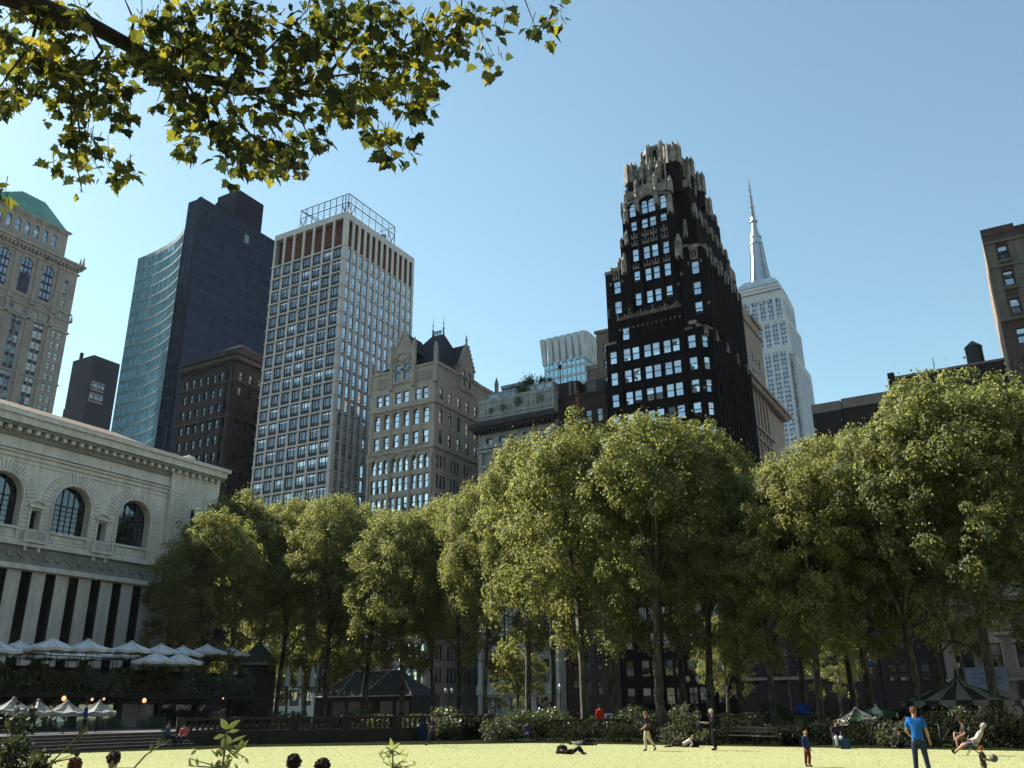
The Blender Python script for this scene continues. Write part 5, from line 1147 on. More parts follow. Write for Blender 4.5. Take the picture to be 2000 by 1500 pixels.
def tree_meshes(seed, low=False):
    """plane tree 24 m tall, crown radius ~7.5 m: returns trunk mesh and crown mesh"""
    random.seed(seed); tr = MB(); cr = MB(); H = 24.0
    lean = Vector((random.uniform(-.7, .7), random.uniform(-.5, .5), 0))
    fork = random.uniform(8.0, 11.0)
    tp = [Vector((0, 0, -.1)), Vector((0, 0, .5))+lean*.05, lean*.35+Vector((0, 0, fork*.5)), lean+Vector((0, 0, fork))]
    tr.tube(tp, [.50, .40, .34, .29], 10)
    limbs = []
    nl = random.choice((4, 5))
    for i in range(nl):
        a = 2*math.pi*(i+random.uniform(-.25, .25))/nl; sp = random.uniform(2.6, 5.0) if i else .6
        p0 = tp[-1]; p1 = p0+Vector((math.cos(a)*sp*.35, math.sin(a)*sp*.35, 3.2)); p2 = p0+Vector((math.cos(a)*sp*.75, math.sin(a)*sp*.75, 7.2))+rv(.3); p3 = Vector((p0.x+math.cos(a)*sp*1.15, p0.y+math.sin(a)*sp*1.15, H-random.uniform(2.5, 5)))
        tr.tube([p0, p1, p2, p3], [.24, .17, .11, .05], 7, cap=False); limbs += [p1, (p1+p2)/2, p2, (p2+p3)/2, p3]
    low_l = []
    for i in range(3):                                   # lower spreading boughs
        a = random.random()*6.28; z = random.uniform(5.2, 8.5); p0 = lean*(z/fork)+Vector((0, 0, z)); p1 = p0+Vector((math.cos(a)*2, math.sin(a)*2, 1.4)); p2 = p0+Vector((math.cos(a)*4.6, math.sin(a)*4.6, random.uniform(.4, 2.2)))
        tr.tube([p0, p1, p2], [.12, .08, .03], 6, cap=False); limbs += [p1, p2]; low_l.append(p2)
    centres = []
    tries = 0
    nc = 165
    while len(centres) < nc and tries < 8000:
        tries += 1
        u = random.random(); a = random.random()*6.28; z = 8.8+14.8*random.random()**.56
        t = (z-8.8)/15.0; env = 7.4*math.sqrt(max(0, 1-((t-.42)/.60)**2)) if t > .42 else 7.4*(.62+.38*math.sin(t/.42*math.pi/2))
        r = env*(random.random()**.42); c = Vector((math.cos(a)*r, math.sin(a)*r, z))+lean
        if r < env*.35 and t < .7: continue
        if any((c-o).length < 1.05 for o in centres): continue
        centres.append(c)
    for p in low_l: centres += [p+rv(.3), p+rv(.9)]
    centres += [Vector((random.gauss(0, 3.0), random.gauss(0, 3.0), random.uniform(6.5, 9.5))) for _ in range(3)]
    for c in centres:
        near = min(limbs, key=lambda p: (p-c).length+max(0, p.z-c.z)*2)
        mid = (near+c)/2+Vector((0, 0, -.35)); tr.tube([near, mid, c], [.05, .035, .012], 4, cap=False)
        R = random.uniform(.75, 1.4); nleaf = int(270*R*R)
        sub = [c+rv(R*.42) for _ in range(4)]
        for k in range(nleaf):
            d = rv(); d.z = d.z*.8+.35; d.normalize(); d.z *= .72; q0 = random.choice(sub); p = q0+d*R*(.52+.16*random.random()) if random.random() < .78 else q0+rv(R*.42)
            s = random.uniform(.085, .145); nrm = (Vector((0, 0, .45))+d*1.1+Vector((p.x-lean.x, p.y-lean.y, (p.z-13)*.8))*.05+rv(.3)).normalized(); a = nrm.cross(rv()).normalized(); b = nrm.cross(a)
            cr.q(p+a*s*1.1, p+b*s*.8+a*s*.15+nrm*s*.2, p-a*s*.9, p-b*s*.8+a*s*.15+nrm*s*.2)
    return tr.mesh('trunk', bark, True), cr.mesh('crown', leaf_a)
protos = [tree_meshes(100+i) for i in range(6)]
def tree(i, px, Y, ytop, wid, label, group, rz=None, zb=None, tilt=0):
    """tree standing at depth Y in the photo column px, its top at photo row ytop, crown half width wid metres"""
    p = at(px, 1300, Y=Y); top = at(px+(1300-ytop)*.0, ytop, Y=Y)
    x = p.x
    for _ in range(3):                                   # column measured at the crown
        q = at(px, ytop, Y=Y); h = q.z
    tr, cr = protos[i % 6]
    root = tag(empty('plane_tree', (x, Y, 0), rz if rz is not None else (i*1.7) % 6.28), label, 'tree', group)
    s = h/24.9; root.scale = (wid/8.0, wid/8.0, s); root.rotation_euler.x = rad(tilt)
    for nme, me in (('trunk', tr), ('crown', cr)):
        o = bpy.data.objects.new(nme, me); COL.objects.link(o); o.parent = root
    return root
gA = 'plane trees lining the south side of the lawn'
gB = 'plane trees beside the terrace and library'
T = [  # trunk px at the ground, Y, crown top row, half width, label
 (1140, 60, 818, 6.6, 'thick-trunked plane tree left of the red-jacketed figure, crown before the white classical building'),
 (1283, 59, 796, 6.8, 'plane tree with a sunlit pale upper trunk behind the walking woman'),
 (1380, 63, 820, 6.2, 'plane tree with a leaning trunk beneath the right side of the black tower'),
 (1030, 66, 850, 5.6, 'plane tree with a slim sunlit trunk in front of the white ground-floor columns'),
 (945, 72, 925, 5.2, 'plane tree whose crown rises just left of the white classical building'),
 (1500, 60, 912, 4.8, 'plane tree with the low crown below the spired skyscraper'),
 (1590, 58, 880, 4.8, 'plane tree with a streak of sun down its trunk, behind the small child'),
 (1690, 64, 828, 5.4, 'plane tree between the pair of green umbrellas and the dark gabled building'),
 (1785, 60, 815, 5.2, 'plane tree with the thick leaning double trunk left of the man in blue'),
 (1835, 63, 802, 5.0, 'plane tree standing just behind the thick leaning one, left of the carousel'),
 (1930, 60, 712, 6.4, 'tallest plane tree at the right, rising behind the striped carousel'),
 (2060, 62, 735, 6.0, 'plane tree at the right edge of the photo, its trunk out of view'),
 (1200, 72, 835, 6.0, 'plane tree in the second row, slim curved trunk left of the walking woman'),
 (1330, 74, 840, 6.0, 'plane tree in the second row with a pale sunlit trunk near the twin lamp'),
 (1440, 74, 890, 5.6, 'plane tree in the second row under the right wall of the black tower'),
 (1560, 75, 922, 5.4, 'plane tree in the second row behind the child with the maroon trousers'),
 (1660, 76, 845, 5.6, 'plane tree in the second row above the blue hanging banner'),
 (1880, 75, 790, 5.6, 'plane tree in the second row behind the carousel top'),
 (1080, 78, 880, 5.6, 'plane tree in the second row before the arched ground floor of the classical building'),
]
T2 = [
 (395, 66, 1000, 5.2, 'forked plane tree leftmost of all, spreading before the end of the library'),
 (455, 78, 966, 6.4, 'plane tree crowned against the library corner, second from the left'),
 (545, 80, 978, 5.6, 'plane tree with a leaning grey trunk below the left edge of the pale grid tower'),
 (640, 78, 966, 5.4, 'plane tree with a brownish pointed top in front of the pale grid tower'),
 (715, 82, 985, 5.6, 'plane tree below the right edge of the pale grid tower'),
 (790, 76, 995, 5.4, 'plane tree in front of the tan slate-roofed building'),
 (850, 84, 985, 5.4, 'plane tree with a bright curved bough right of the tan slate-roofed building'),
 (900, 80, 955, 5.2, 'plane tree under the right corner of the tan slate-roofed building'),
 (330, 74, 1075, 4.6, 'low plane tree dipping over the white terrace umbrellas'),
 (500, 92, 1000, 6.0, 'plane tree deeper in the grove between the library and the grid tower'),
 (600, 95, 995, 6.0, 'plane tree deeper in the grove before the grid tower base'),
 (750, 94, 1000, 6.0, 'plane tree deeper in the grove before the tan building base'),
]
for i, (px, Y, yt, w, lab) in enumerate(T): tree(i, px, Y, yt, w*.94, lab, gA, tilt=(i % 3-1)*1.0)
for i, (px, Y, yt, w, lab) in enumerate(T2): tree(i+2, px, Y, yt, w*1.14, lab, gB, tilt=(i % 3-1)*1.2)

gD = 'small street trees beyond the park'
for i, (px, h, lab) in enumerate(((470, 13, 'small street tree on the far pavement below the brown building'), (560, 12, 'small street tree on the far pavement at the left foot of the grid tower'), (625, 13, 'small street tree on the far pavement at the right foot of the grid tower'), (690, 11, 'small street tree on the far pavement left of the tan building entrance'), (1010, 9, 'small street tree on the far pavement before the classical building'), (1420, 12, 'small street tree on the far pavement right of the black tower base'), (1640, 12, 'small street tree on the far pavement before the dark brown building'))):
    p = at(px, 1380, Y=101.5); tr, cr = protos[(i+3) % 6]; root = tag(empty('street_tree', (p.x, 101.5, 0), i*2.1), lab, 'tree', gD); root.scale = (.5, .5, h/24.5)
    for nme, me in (('trunk', tr), ('crown', cr)): o = bpy.data.objects.new(nme, me); COL.objects.link(o); o.parent = root

# ---- near plane tree: its bough hangs over the camera from the left
def leaf_shape():
    """five lobed plane leaf, unit size, stem at origin, tip along +x"""
    P = [(0, 0), (.05, -.14), (.02, -.36), (.20, -.30), (.30, -.52), (.42, -.36), (.52, -.40), (.56, -.22), (.74, -.22), (.78, -.10), (1.0, 0)]
    return P+[(x, -y) for x, y in P[-2:0:-1]]
LS = leaf_shape()
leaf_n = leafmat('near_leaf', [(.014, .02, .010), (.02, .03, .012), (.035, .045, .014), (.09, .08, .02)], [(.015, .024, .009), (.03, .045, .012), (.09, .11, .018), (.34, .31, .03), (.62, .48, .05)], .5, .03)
def put_leaf(b, p, d, nrm, s):
    x = d.normalized(); z = (nrm-x*nrm.dot(x)).normalized(); y = z.cross(x); n = len(b.v); h = len(LS)//2
    for (u, v) in LS: b.v.append(tuple(p+x*(u*s)+y*(v*s)+z*(.16*abs(v)*s-.22*u*u*s)))
    # two halves folded on the midrib
    up = list(range(0, h+1)); dn = [0]+list(range(len(LS)-1, h-1, -1))
    b.f.append(tuple(n+i for i in up)); b.m.append(0); b.f.append(tuple(n+i for i in dn[::-1])); b.m.append(0)
def near_tree():
    root = tag(empty('plane_tree', (-9.8, 2.2, 0)), 'near plane tree whose leafy bough overhangs the top left of the view', 'tree'); R0 = Vector((-9.8, 2.2, 0))
    def atd(px, py, d): q = ray(px, py); return EYEP+q*d-R0
    wood = MB(); tw = MB(); lf = MB(); random.seed(77)
    wood.tube([(0, 0, -.1), (0, 0, .8), (.1, .1, 3.2), (.25, .3, 5.2)], [.46, .36, .32, .28], 12)
    br = [atd(-160, -60, 8.4), atd(-40, -22, 8.6), atd(80, 15, 8.8), atd(170, 45, 8.9), atd(250, 88, 9.0), atd(310, 128, 9.1), atd(355, 147, 9.1), atd(430, 160, 9.2), atd(490, 180, 9.3), atd(560, 172, 9.4), atd(640, 150, 9.5)]
    wood.tube([(.25, .3, 5.0), (br[0]+Vector((.25, .3, 5.2)))/2+Vector((0, 0, .4))]+br, [.2, .15, .11, .10, .092, .085, .075, .068, .062, .05, .042, .03, .016], 8)
    for a in ((.3, -1.2, 8.5), (-2.6, .4, 9.5), (-.6, 1.2, 10.5)): wood.tube([(.25, .3, 5.1), ((a[0]+.2)/2, a[1]/2+.2, 7.4), a], [.16, .1, .04], 7)
    # side boughs (pixels along each, distance)
    side = [
     ([(250, 88), (262, 40), (240, -10)], 8.9, .02), ([(170, 45), (200, 100), (150, 160), (138, 200), (140, 250), (150, 320), (160, 375)], 8.4, .018), ([(140, 190), (152, 230), (160, 290), (230, 320), (275, 345)], 8.3, .012),
     ([(310, 128), (330, 190), (300, 210), (350, 240)], 8.8, .014), ([(355, 147), (400, 220), (440, 300), (446, 345)], 8.7, .016), ([(430, 160), (470, 240), (520, 300), (560, 325)], 8.7, .016),
     ([(490, 180), (590, 240), (620, 300)], 8.9, .014), ([(560, 172), (660, 190), (720, 240), (760, 290), (790, 310)], 9.0, .016), ([(640, 150), (720, 140), (800, 170), (840, 190)], 9.2, .014),
     ([(640, 150), (690, 80), (720, 10), (715, -40)], 9.2, .02), ([(720, 140), (790, 90), (850, 60), (870, -20)], 9.4, .016), ([(860, 40), (900, 20), (940, 60), (965, 110)], 9.5, .010), ([(900, 20), (905, -30)], 9.5, .012),
     ([(1010, -40), (1035, 25), (1045, 50), (1085, 60)], 9.6, .008), ([(430, 160), (420, 90), (450, 30), (440, -20)], 8.9, .022), ([(355, 147), (360, 80), (330, 20), (330, -20)], 9.0, .016), ([(80, 15), (60, 90), (20, 140), (-20, 200)], 8.6, .02), ([(60, 90), (110, 150), (160, 190)], 8.5, .012),
     ([(500, 120), (560, 60), (600, 20), (610, -30)], 9.0, .014), ([(-60, 300), (-20, 350), (10, 365)], 8.2, .01), ([(-60, 120), (-20, 190), (20, 210)], 8.3, .01), ([(560, 172), (600, 120), (660, 60)], 9.1, .012), ([(250, 88), (290, 60), (300, 10)], 9.0, .008)]
    for pts, d, r in side:
        P = [atd(x, y, d+random.uniform(-.12, .12)) for x, y in pts]; n = len(P); tw.tube(P, [r*(1-.75*i/(n-1)) for i in range(n)], 5, cap=False)
    # leaf masses: (px, py, rx, ry, leaves)
    blobs = [(60, 60, 90, 70, 150), (60, 140, 80, 55, 130), (150, 120, 75, 65, 120), (215, 165, 45, 32, 45), (110, 20, 70, 30, 45), (10, 195, 35, 26, 28), (175, 225, 45, 25, 36), (130, 218, 20, 18, 9),
     (95, 232, 14, 8, 3), (150, 265, 40, 32, 34), (185, 290, 40, 22, 26), (115, 335, 20, 20, 9), (165, 330, 28, 18, 14), (215, 335, 22, 16, 11), (265, 335, 24, 14, 10), (155, 378, 12, 10, 3), (250, 315, 12, 8, 3), (235, 252, 10, 12, 2), (240, 215, 22, 14, 9), (205, 345, 18, 12, 6),
     (300, 30, 34, 26, 9), (262, 60, 20, 30, 8), (330, 60, 70, 55, 80), (400, 60, 80, 60, 150), (470, 45, 50, 50, 90), (505, 30, 20, 30, 22), (290, 110, 45, 30, 36), (240, 120, 30, 25, 24), (350, 120, 70, 45, 80), (440, 120, 75, 45, 90),
     (340, 190, 45, 40, 45), (400, 210, 60, 45, 75), (370, 265, 28, 34, 22), (365, 298, 20, 16, 12), (420, 285, 38, 34, 34), (448, 322, 16, 18, 10), (445, 348, 9, 10, 3), (500, 240, 60, 70, 90), (510, 315, 45, 26, 42), (560, 290, 45, 40, 50), (590, 325, 28, 16, 20), (545, 335, 22, 12, 10), (625, 270, 22, 18, 14),
     (600, 190, 70, 60, 95), (600, 110, 65, 50, 85), (640, 50, 70, 50, 75), (700, 110, 80, 70, 120), (690, 190, 70, 45, 70), (770, 150, 70, 60, 95), (810, 190, 40, 32, 42), (740, 235, 45, 32, 34), (745, 275, 24, 22, 14), (780, 305, 30, 18, 18), (805, 268, 12, 22, 7), (770, 300, 18, 14, 8), (735, 30, 70, 38, 55), (800, 60, 55, 50, 60), (840, 110, 30, 35, 26), (850, 40, 45, 38, 36), (832, 170, 22, 18, 12),
     (885, 85, 26, 30, 16), (890, 28, 40, 22, 20), (925, 50, 30, 30, 15), (915, 82, 16, 18, 8), (955, 65, 26, 20, 10), (950, 105, 26, 22, 12), (940, 128, 14, 10, 5), (968, 128, 14, 11, 4), (975, 58, 10, 12, 2),
     (1000, 8, 16, 12, 6), (1070, 58, 28, 15, 14), (1048, 45, 12, 12, 4), (1100, 45, 12, 14, 5), (1075, 5, 12, 8, 3), (1098, 12, 5, 8, 1), (545, 22, 14, 20, 6), (600, 20, 30, 20, 10), (660, 15, 50, 18, 22), (8, 365, 16, 20, 10), (4, 395, 9, 9, 3), (530, 90, 40, 40, 30), (560, 150, 50, 35, 40)]
    for bx, by, rx, ry, n in blobs:
        dd = random.uniform(8.2, 9.4); ng = max(1, int(n*(1.0 if n > 70 else 1.15)/4.2))
        for g in range(ng):
            a = random.random()*6.28; rr = math.sqrt(random.random()); nd = atd(bx+math.cos(a)*rx*rr, by+math.sin(a)*ry*rr, dd+random.gauss(0, .35))
            k = min(n, random.choice((3, 4, 5, 6)))
            tw.tube([nd+Vector((random.gauss(0, .05), random.gauss(0, .05), .16)), nd], [.005, .003], 3, cap=False)
            for j in range(k):
                th = random.random()*6.28; dr = Vector((math.cos(th), math.sin(th), random.uniform(-1.4, .25))); s = random.uniform(.075, .16)
                stem = nd+dr.normalized()*random.uniform(.03, .08); put_leaf(lf, stem, dr, Vector((random.gauss(0, .7), random.gauss(0, .7), 1)), s)
    wood.obj('trunk', mat('near_bark', (.045, .038, .032), (.025, .021, .018), scale=4, fine=20, streak=0, bump=.5), root, True); tw.obj('twigs', mat('twig_bark', (.05, .045, .035), streak=0), root); lf.obj('leaves', leaf_n, root)
near_tree()

# ---- bushes, hedges and planting
bush_lit = leafmat('bush_leaf_lit', [(.018, .026, .013), (.028, .036, .018), (.07, .075, .04)], [(.09, .12, .035), (.15, .17, .06), (.3, .3, .12)], .35, .05)  # lit copy of the bush leaf, sunlight put into its colour
bush_shade = leafmat('bush_leaf_shade', [(.006, .009, .006), (.009, .012, .008), (.015, .018, .011)], [(.03, .04, .015), (.05, .06, .02)], .3, .008)  # darker copy for bushes in shade, the shade put into its colour
def bush(px, py, Y, r, h, label, n=1500, mm=None, name='bush', seed=0, ls=.06, group='bushes along the far edge of the lawn'):
    random.seed(seed+int(px)); p = at(px, py, Y=Y); root = tag(empty(name, (p.x, p.y, 0)), label, 'bush', group)
    b = MB(); st = MB()
    for i in range(7):
        a = random.random()*6.28; st.tube([(0, 0, 0), (math.cos(a)*r*.4, math.sin(a)*r*.4, h*.5), (math.cos(a)*r*.8, math.sin(a)*r*.8, h*.85)], [.03, .02, .008], 4)
    cl = []
    for i in range(26):
        a = random.random()*6.28; rr = r*math.sqrt(random.random()); z = h*random.uniform(.15, 1)*math.sqrt(max(.05, 1-(rr/r)**2*.8)); cl.append(Vector((math.cos(a)*rr, math.sin(a)*rr, z)))
    for i in range(n):
        q = random.choice(cl)+rv(r*.14); q.z = max(.03, q.z); s = random.uniform(.6, 1.3)*ls; nn = (Vector((0, 0, .6))+rv(.8)).normalized(); a = nn.cross(rv()).normalized(); e = nn.cross(a)
        b.q(q+a*s*1.5, q+e*s*.6, q-a*s*1.2, q-e*s*.6)
    b.obj('foliage', mm or bush_lit, root); st.obj('stem', bark, root); return root
bushes = [(862, 1440, 52.5, 1.15, 1.75, 'sunlit pale-leaved bush behind the running man'), (975, 1440, 51.5, 1.1, 1.5, 'bright green bush at the lawn edge left of the person in purple'), (920, 1440, 55, 1.2, 1.8, 'dark bush between the pale-leaved bush and the bright green one'),
 (1335, 1440, 51, 1.1, 1.9, 'bush with sunlit leaves behind the reclining pair'), (1375, 1445, 49.6, .5, .8, 'small light bush beside the man looking at his hands'), (1230, 1440, 53, 1.5, 1.2, 'low dark bush left of the walking woman'), (1130, 1440, 53, 1.6, 1.3, 'low dark bush behind the pair lying on the grass'),
 (1050, 1440, 54, 1.5, 1.5, 'dark bush behind the person seated in purple'), (1450, 1440, 52, 1.3, 1.4, 'dark bush right of the man looking at his hands'), (1530, 1445, 50, 1.0, 1.1, 'dark bush with white specks of flowers left of the small child'), (1600, 1440, 52, 1.3, 1.4, 'dark bush behind the small child'),
 (1700, 1440, 51, 1.5, 1.5, 'dark bush below the green umbrellas'), (1750, 1435, 49.5, .9, 1.3, 'grey-green bush behind the person in black left of the man in blue'), (1835, 1440, 50, 1.3, 1.6, 'dark bush between the man in blue and the deck chair pair'), (1893, 1420, 52, 1.0, 2.1, 'speckled bush right in front of the carousel'),
 (1950, 1440, 50, 1.4, 1.6, 'dark bush right of the deck chair pair'), (2010, 1440, 50, 1.4, 1.5, 'dark bush cut by the right edge of the photo'), (770, 1440, 56, 1.3, 1.2, 'low dark bush left of the running man'), (690, 1440, 54, 1.2, .9, 'low dark bush beside the person in yellow'), (600, 1440, 50, 1.2, 1.1, 'low dark bush in front of the balustrade'), (545, 1445, 47, 1.0, 1.0, 'low dark bush at the left end of the balustrade')]
for i, (px, py, Y, r, h, lab) in enumerate(bushes): bush(px, py, Y, r, h, lab, n=2600 if r > .8 else 900, seed=i, mm=None if i in (0, 1, 3, 4, 12, 14) else bush_shade)
# planted shrubs of the restaurant terrace and border
for i, (px, Y, r, h, lab) in enumerate(((40, 33, 1.0, 1.6, 'shrub under the leftmost pale cafe umbrella'), (110, 36, 1.2, 1.9, 'round shrub under the pale cafe umbrellas'), (215, 40, 1.1, 1.7, 'shrub with yellowish leaves right of the pale cafe umbrellas'), (300, 44, 1.2, 1.8, 'shrub behind the seated pair at the left'))):
    p = at(px, 1400, Y=Y); bush(px, 1400, Y+4, r, h, lab, n=2200, seed=50+i, group='shrubs on the restaurant terrace', mm=_mc['dark_leaf'])
# long hedge masses in the shade (uncountable)
hd = MB(); random.seed(91)
for i in range(36000):
    t = random.random(); x = -62+t*66; y = 62+random.uniform(-1, 1)+(-(x+26)*.05) ; z = random.uniform(0, 1.5+.4*math.sin(x*.7)+.3*math.sin(x*1.9))
    c = Vector((x, y+random.gauss(0, .3), z)); a = rv().normalized()*.11; e = a.cross(rv()).normalized()*.08; hd.q(c-a, c+e, c+a, c-e)
tag(hd.obj('hedge', _mc['dark_leaf']), 'long dark hedge strip under the trees behind the lawn', 'hedge', kind='stuff')
gb = MB(); gb.q((-46, 20, -.004), (-43.4, 27.5, -.004), (-26.4, 48.5, -.004), (14, 44.2, -.004), (14, 60, -.004), (-27, 66, -.004), (-66, 60, -.004), (-66, 42, -.004)); tag(gb.obj('shaded_bed', bed), kind='structure')  # dark sheet beyond the lawn, tree shade put into its colour

# ---- foreground plants close to the camera
weed_m = leafmat('weed_leaf', [(.20, .24, .06), (.28, .31, .10), (.36, .36, .16)], [(.45, .5, .08), (.55, .58, .14), (.6, .6, .2)], .5, .08)
dark_w = leafmat('weed_dark', [(.012, .018, .01), (.02, .026, .014)], [(.05, .07, .015), (.08, .1, .03)], .3, .05)
def lance(b, p, d, up, L, w):
    x = d.normalized(); z = (up-x*up.dot(x)).normalized(); y = z.cross(x); n = len(b.v)
    prof = [(0, .03), (.18, .7), (.42, 1), (.7, .68), (1, 0)]
    for t, k in prof: c = p+x*(L*t)-z*(L*.18*t*t); b.v += [tuple(c+y*(w*k)+z*(w*.35*k)), tuple(c), tuple(c-y*(w*k)+z*(w*.35*k))]
    for i in range(4):
        a = n+i*3; b.f += [(a, a+1, a+4, a+3), (a+1, a+2, a+5, a+4)]; b.m += [0, 0]
def weed(px, dist, pts, leaves, label, m1, name='weed', grp=None):
    base = EYEP+ray(px, 1440)*dist; base.z = 0; root = tag(empty(name, base), label, 'plant', grp); s = MB(); l = MB()
    P = [EYEP+ray(x, y)*dist-base for x, y in pts]; s.tube([Vector((0, 0, 0))]+P, [.006]+[.004]*(len(P)-1)+[.002], 5)
    for (x, y, dx, dy, L, w, tilt) in leaves:
        L *= .8; w *= .8; p = EYEP+ray(x, y)*dist-base; d = CR*dx-CU*dy+_f*tilt; lance(l, p, d, CU*.6-_f*.8+CR*.2, L*dist/FPX, w*dist/FPX)
        near = min(P, key=lambda q: (q-p).length); s.tube([near, p], [.0025, .0015], 4)
    s.obj('stem', mat('weed_stem', (.25, .27, .14), streak=0), root); l.obj('leaves', m1, root); return root
random.seed(44)
lv = [(443, 1424, -.55, -1, 30, 9, 0), (444, 1424, 1, -.75, 36, 7, .2), (440, 1436, -1, .3, 42, 6, .3), (444, 1436, .3, 1, 28, 6, .2), (438, 1440, -.2, 1, 26, 5, -.3), (446, 1430, 1, -.1, 26, 5, .4), (470, 1462, .8, -.9, 26, 5, .2), (470, 1464, .1, -1, 24, 7, .1), (468, 1466, -.6, -.8, 18, 5, 0), (450, 1450, 1, -.4, 40, 4, .4)]
for i in range(46):
    x = random.gauss(432, 26); y = random.uniform(1462, 1520); th = random.uniform(0, 6.28); lv.append((x, y, math.cos(th), math.sin(th), random.uniform(12, 24), random.uniform(2.2, 4.5), random.gauss(0, .5)))
weed(440, 3.2, [(430, 1560), (434, 1500), (440, 1460), (443, 1428)], lv, 'bright yellow-green leafy weed standing against the lawn near the lower left', weed_m)
lv = [(766, 1462, -.15, -1, 26, 5, 0), (768, 1464, .8, -.8, 22, 5, .2), (765, 1466, -.9, -.5, 20, 4, .2)]
for i in range(26):
    th = random.uniform(3.0, 6.4); lv.append((random.gauss(768, 20), random.uniform(1472, 1515), math.cos(th), math.sin(th), random.uniform(11, 22), random.uniform(2, 3.6), random.gauss(0, .4)))
weed(768, 3.4, [(770, 1560), (768, 1500), (766, 1465)], lv, 'small pale leafy weed rising from the bottom edge of the photo', weed_m)
def sprig(pts, lvs, dist, label): return weed(pts[0][0], dist, pts, lvs, label, dark_w, 'sprig', 'dark foreground sprigs')
sprig([(60, 1560), (100, 1490), (170, 1420)], [(150, 1478, -.3, -1, 24, 6, .1), (148, 1480, .5, -1, 22, 5, .2), (142, 1474, -.5, -1, 22, 5, 0), (152, 1450, .1, -1, 22, 6, 0), (157, 1436, .2, -1, 24, 6, 0), (166, 1428, .3, -1, 22, 6, .2), (170, 1424, .7, -.6, 16, 5, .1), (172, 1440, .4, 1, 20, 4, .2)], 3.6, 'thin sprig of small dark leaves before the left side of the lawn')
sprig([(240, 1560), (262, 1500), (285, 1474), (312, 1456)], [(297, 1468, -.1, -1, 22, 6, .1), (311, 1458, -.1, -1, 20, 6, .1), (218, 1500, .1, -1, 20, 6, 0)], 3.6, 'bent twig with two dark buds over the lawn')
sprig([(40, 1560), (60, 1495), (70, 1480)], [(66, 1486, -.2, -1, 24, 7, 0), (74, 1488, .3, -1, 22, 7, .2), (60, 1490, -.5, -.6, 18, 5, .1)], 3.2, 'short dark sprig at the left corner of the lawn')
B_ = bush(12, 1450, 7.5, .55, 1.75, 'dark bush at the lower left corner close to the camera', n=5200, mm=dark_w, seed=5, ls=.035, group=None)
# ================================================================== PARK FURNITURE AND STREET
lampw = mat('lamp_globe', (.62, .66, .68), streak=.1, rough=.35)
def lamp(px, py, Y, twin, label):
    p = at(px, py, Y=Y); h = p.z; root = tag(empty('street_lamp', (p.x, p.y, 0)), label, 'street lamp', 'old style park lamps')
    m = MB(); m.frustum(0, 0, 0, .5, .2, .12, 8); m.tube([(0, 0, .5), (0, 0, h-.45)], [.07, .045], 8); m.frustum(0, 0, h-.5, h-.35, .09, .03, 8)
    if twin:
        m.tube([(-.34, 0, h-.15), (-.3, 0, h-.45), (0, 0, h-.5), (.3, 0, h-.45), (.34, 0, h-.15)], .03, 6); m.tube([(0, 0, h-.5), (0, 0, h+.1)], .02, 6)
    m.obj('post', dframe, root)
    for x in ((-.34, .34) if twin else (0,)):
        g = MB(); z = h-.12 if twin else h-.3
        g.frustum(x, 0, z, z+.22, .09, .15, 10, cap=False); g.frustum(x, 0, z+.22, z+.36, .15, .10, 10); lo = g.obj('lamp_globe', lampw, root, True)
        g = MB(); g.frustum(x, 0, z+.362, z+.44, .11, .04, 8); g.frustum(x, 0, z+.44, z+.54, .025, .01, 6); g.obj('finial', dframe, lo)
    return root
lamp(1353, 1328, 60, True, 'twin-globed lamp between two slim trunks, right of the walking woman')
lamp(877, 1350, 70, True, 'twin-globed lamp above the pale-leaved bush')
lamp(1094, 1338, 64, False, 'single lamp in front of the white ground floor of the classical building')
lamp(1870, 1296, 72, False, 'single lamp showing above the tip of the carousel tent')
# warm lamps of the restaurant
wl = mat('warm_bulb', (.8, .5, .3), streak=0, emit=((1, .45, .2), .7))
for i, (px, py, r, lab) in enumerate(((125, 1364, .17, 'glowing orange lamp left of the rightmost pale cafe umbrella'), (180, 1366, .10, 'small glowing lamp directly above the rightmost pale cafe umbrella'), (203, 1365, .09, 'smaller glowing lamp right beside the one above the rightmost cafe umbrella'), (282, 1368, .17, 'largest glowing orange lamp in the dark right of the cafe umbrellas'), (436, 1364, .07, 'faint white lamp among the left tree trunks'))):
    p = at(px, py, X=-60); o = MB(); o.frustum(0, 0, -r, 0, r*.5, r, 8, cap=False); o.frustum(0, 0, 0, r, r, r*.4, 8); rt = tag(empty('wall_lamp', p), lab, 'lamp', 'small glowing lamps by the restaurant'); o.obj('bulb', wl, rt, True)
    m = MB(); m.tube([(0, 0, r), (0, 0, r+.25), (-.5, 0, r+.3)], .015, 5); m.tube([(-.5, 0, r+.3), (-.5, 0, -p.z)], .03, 6); m.obj('bracket', dframe, rt)
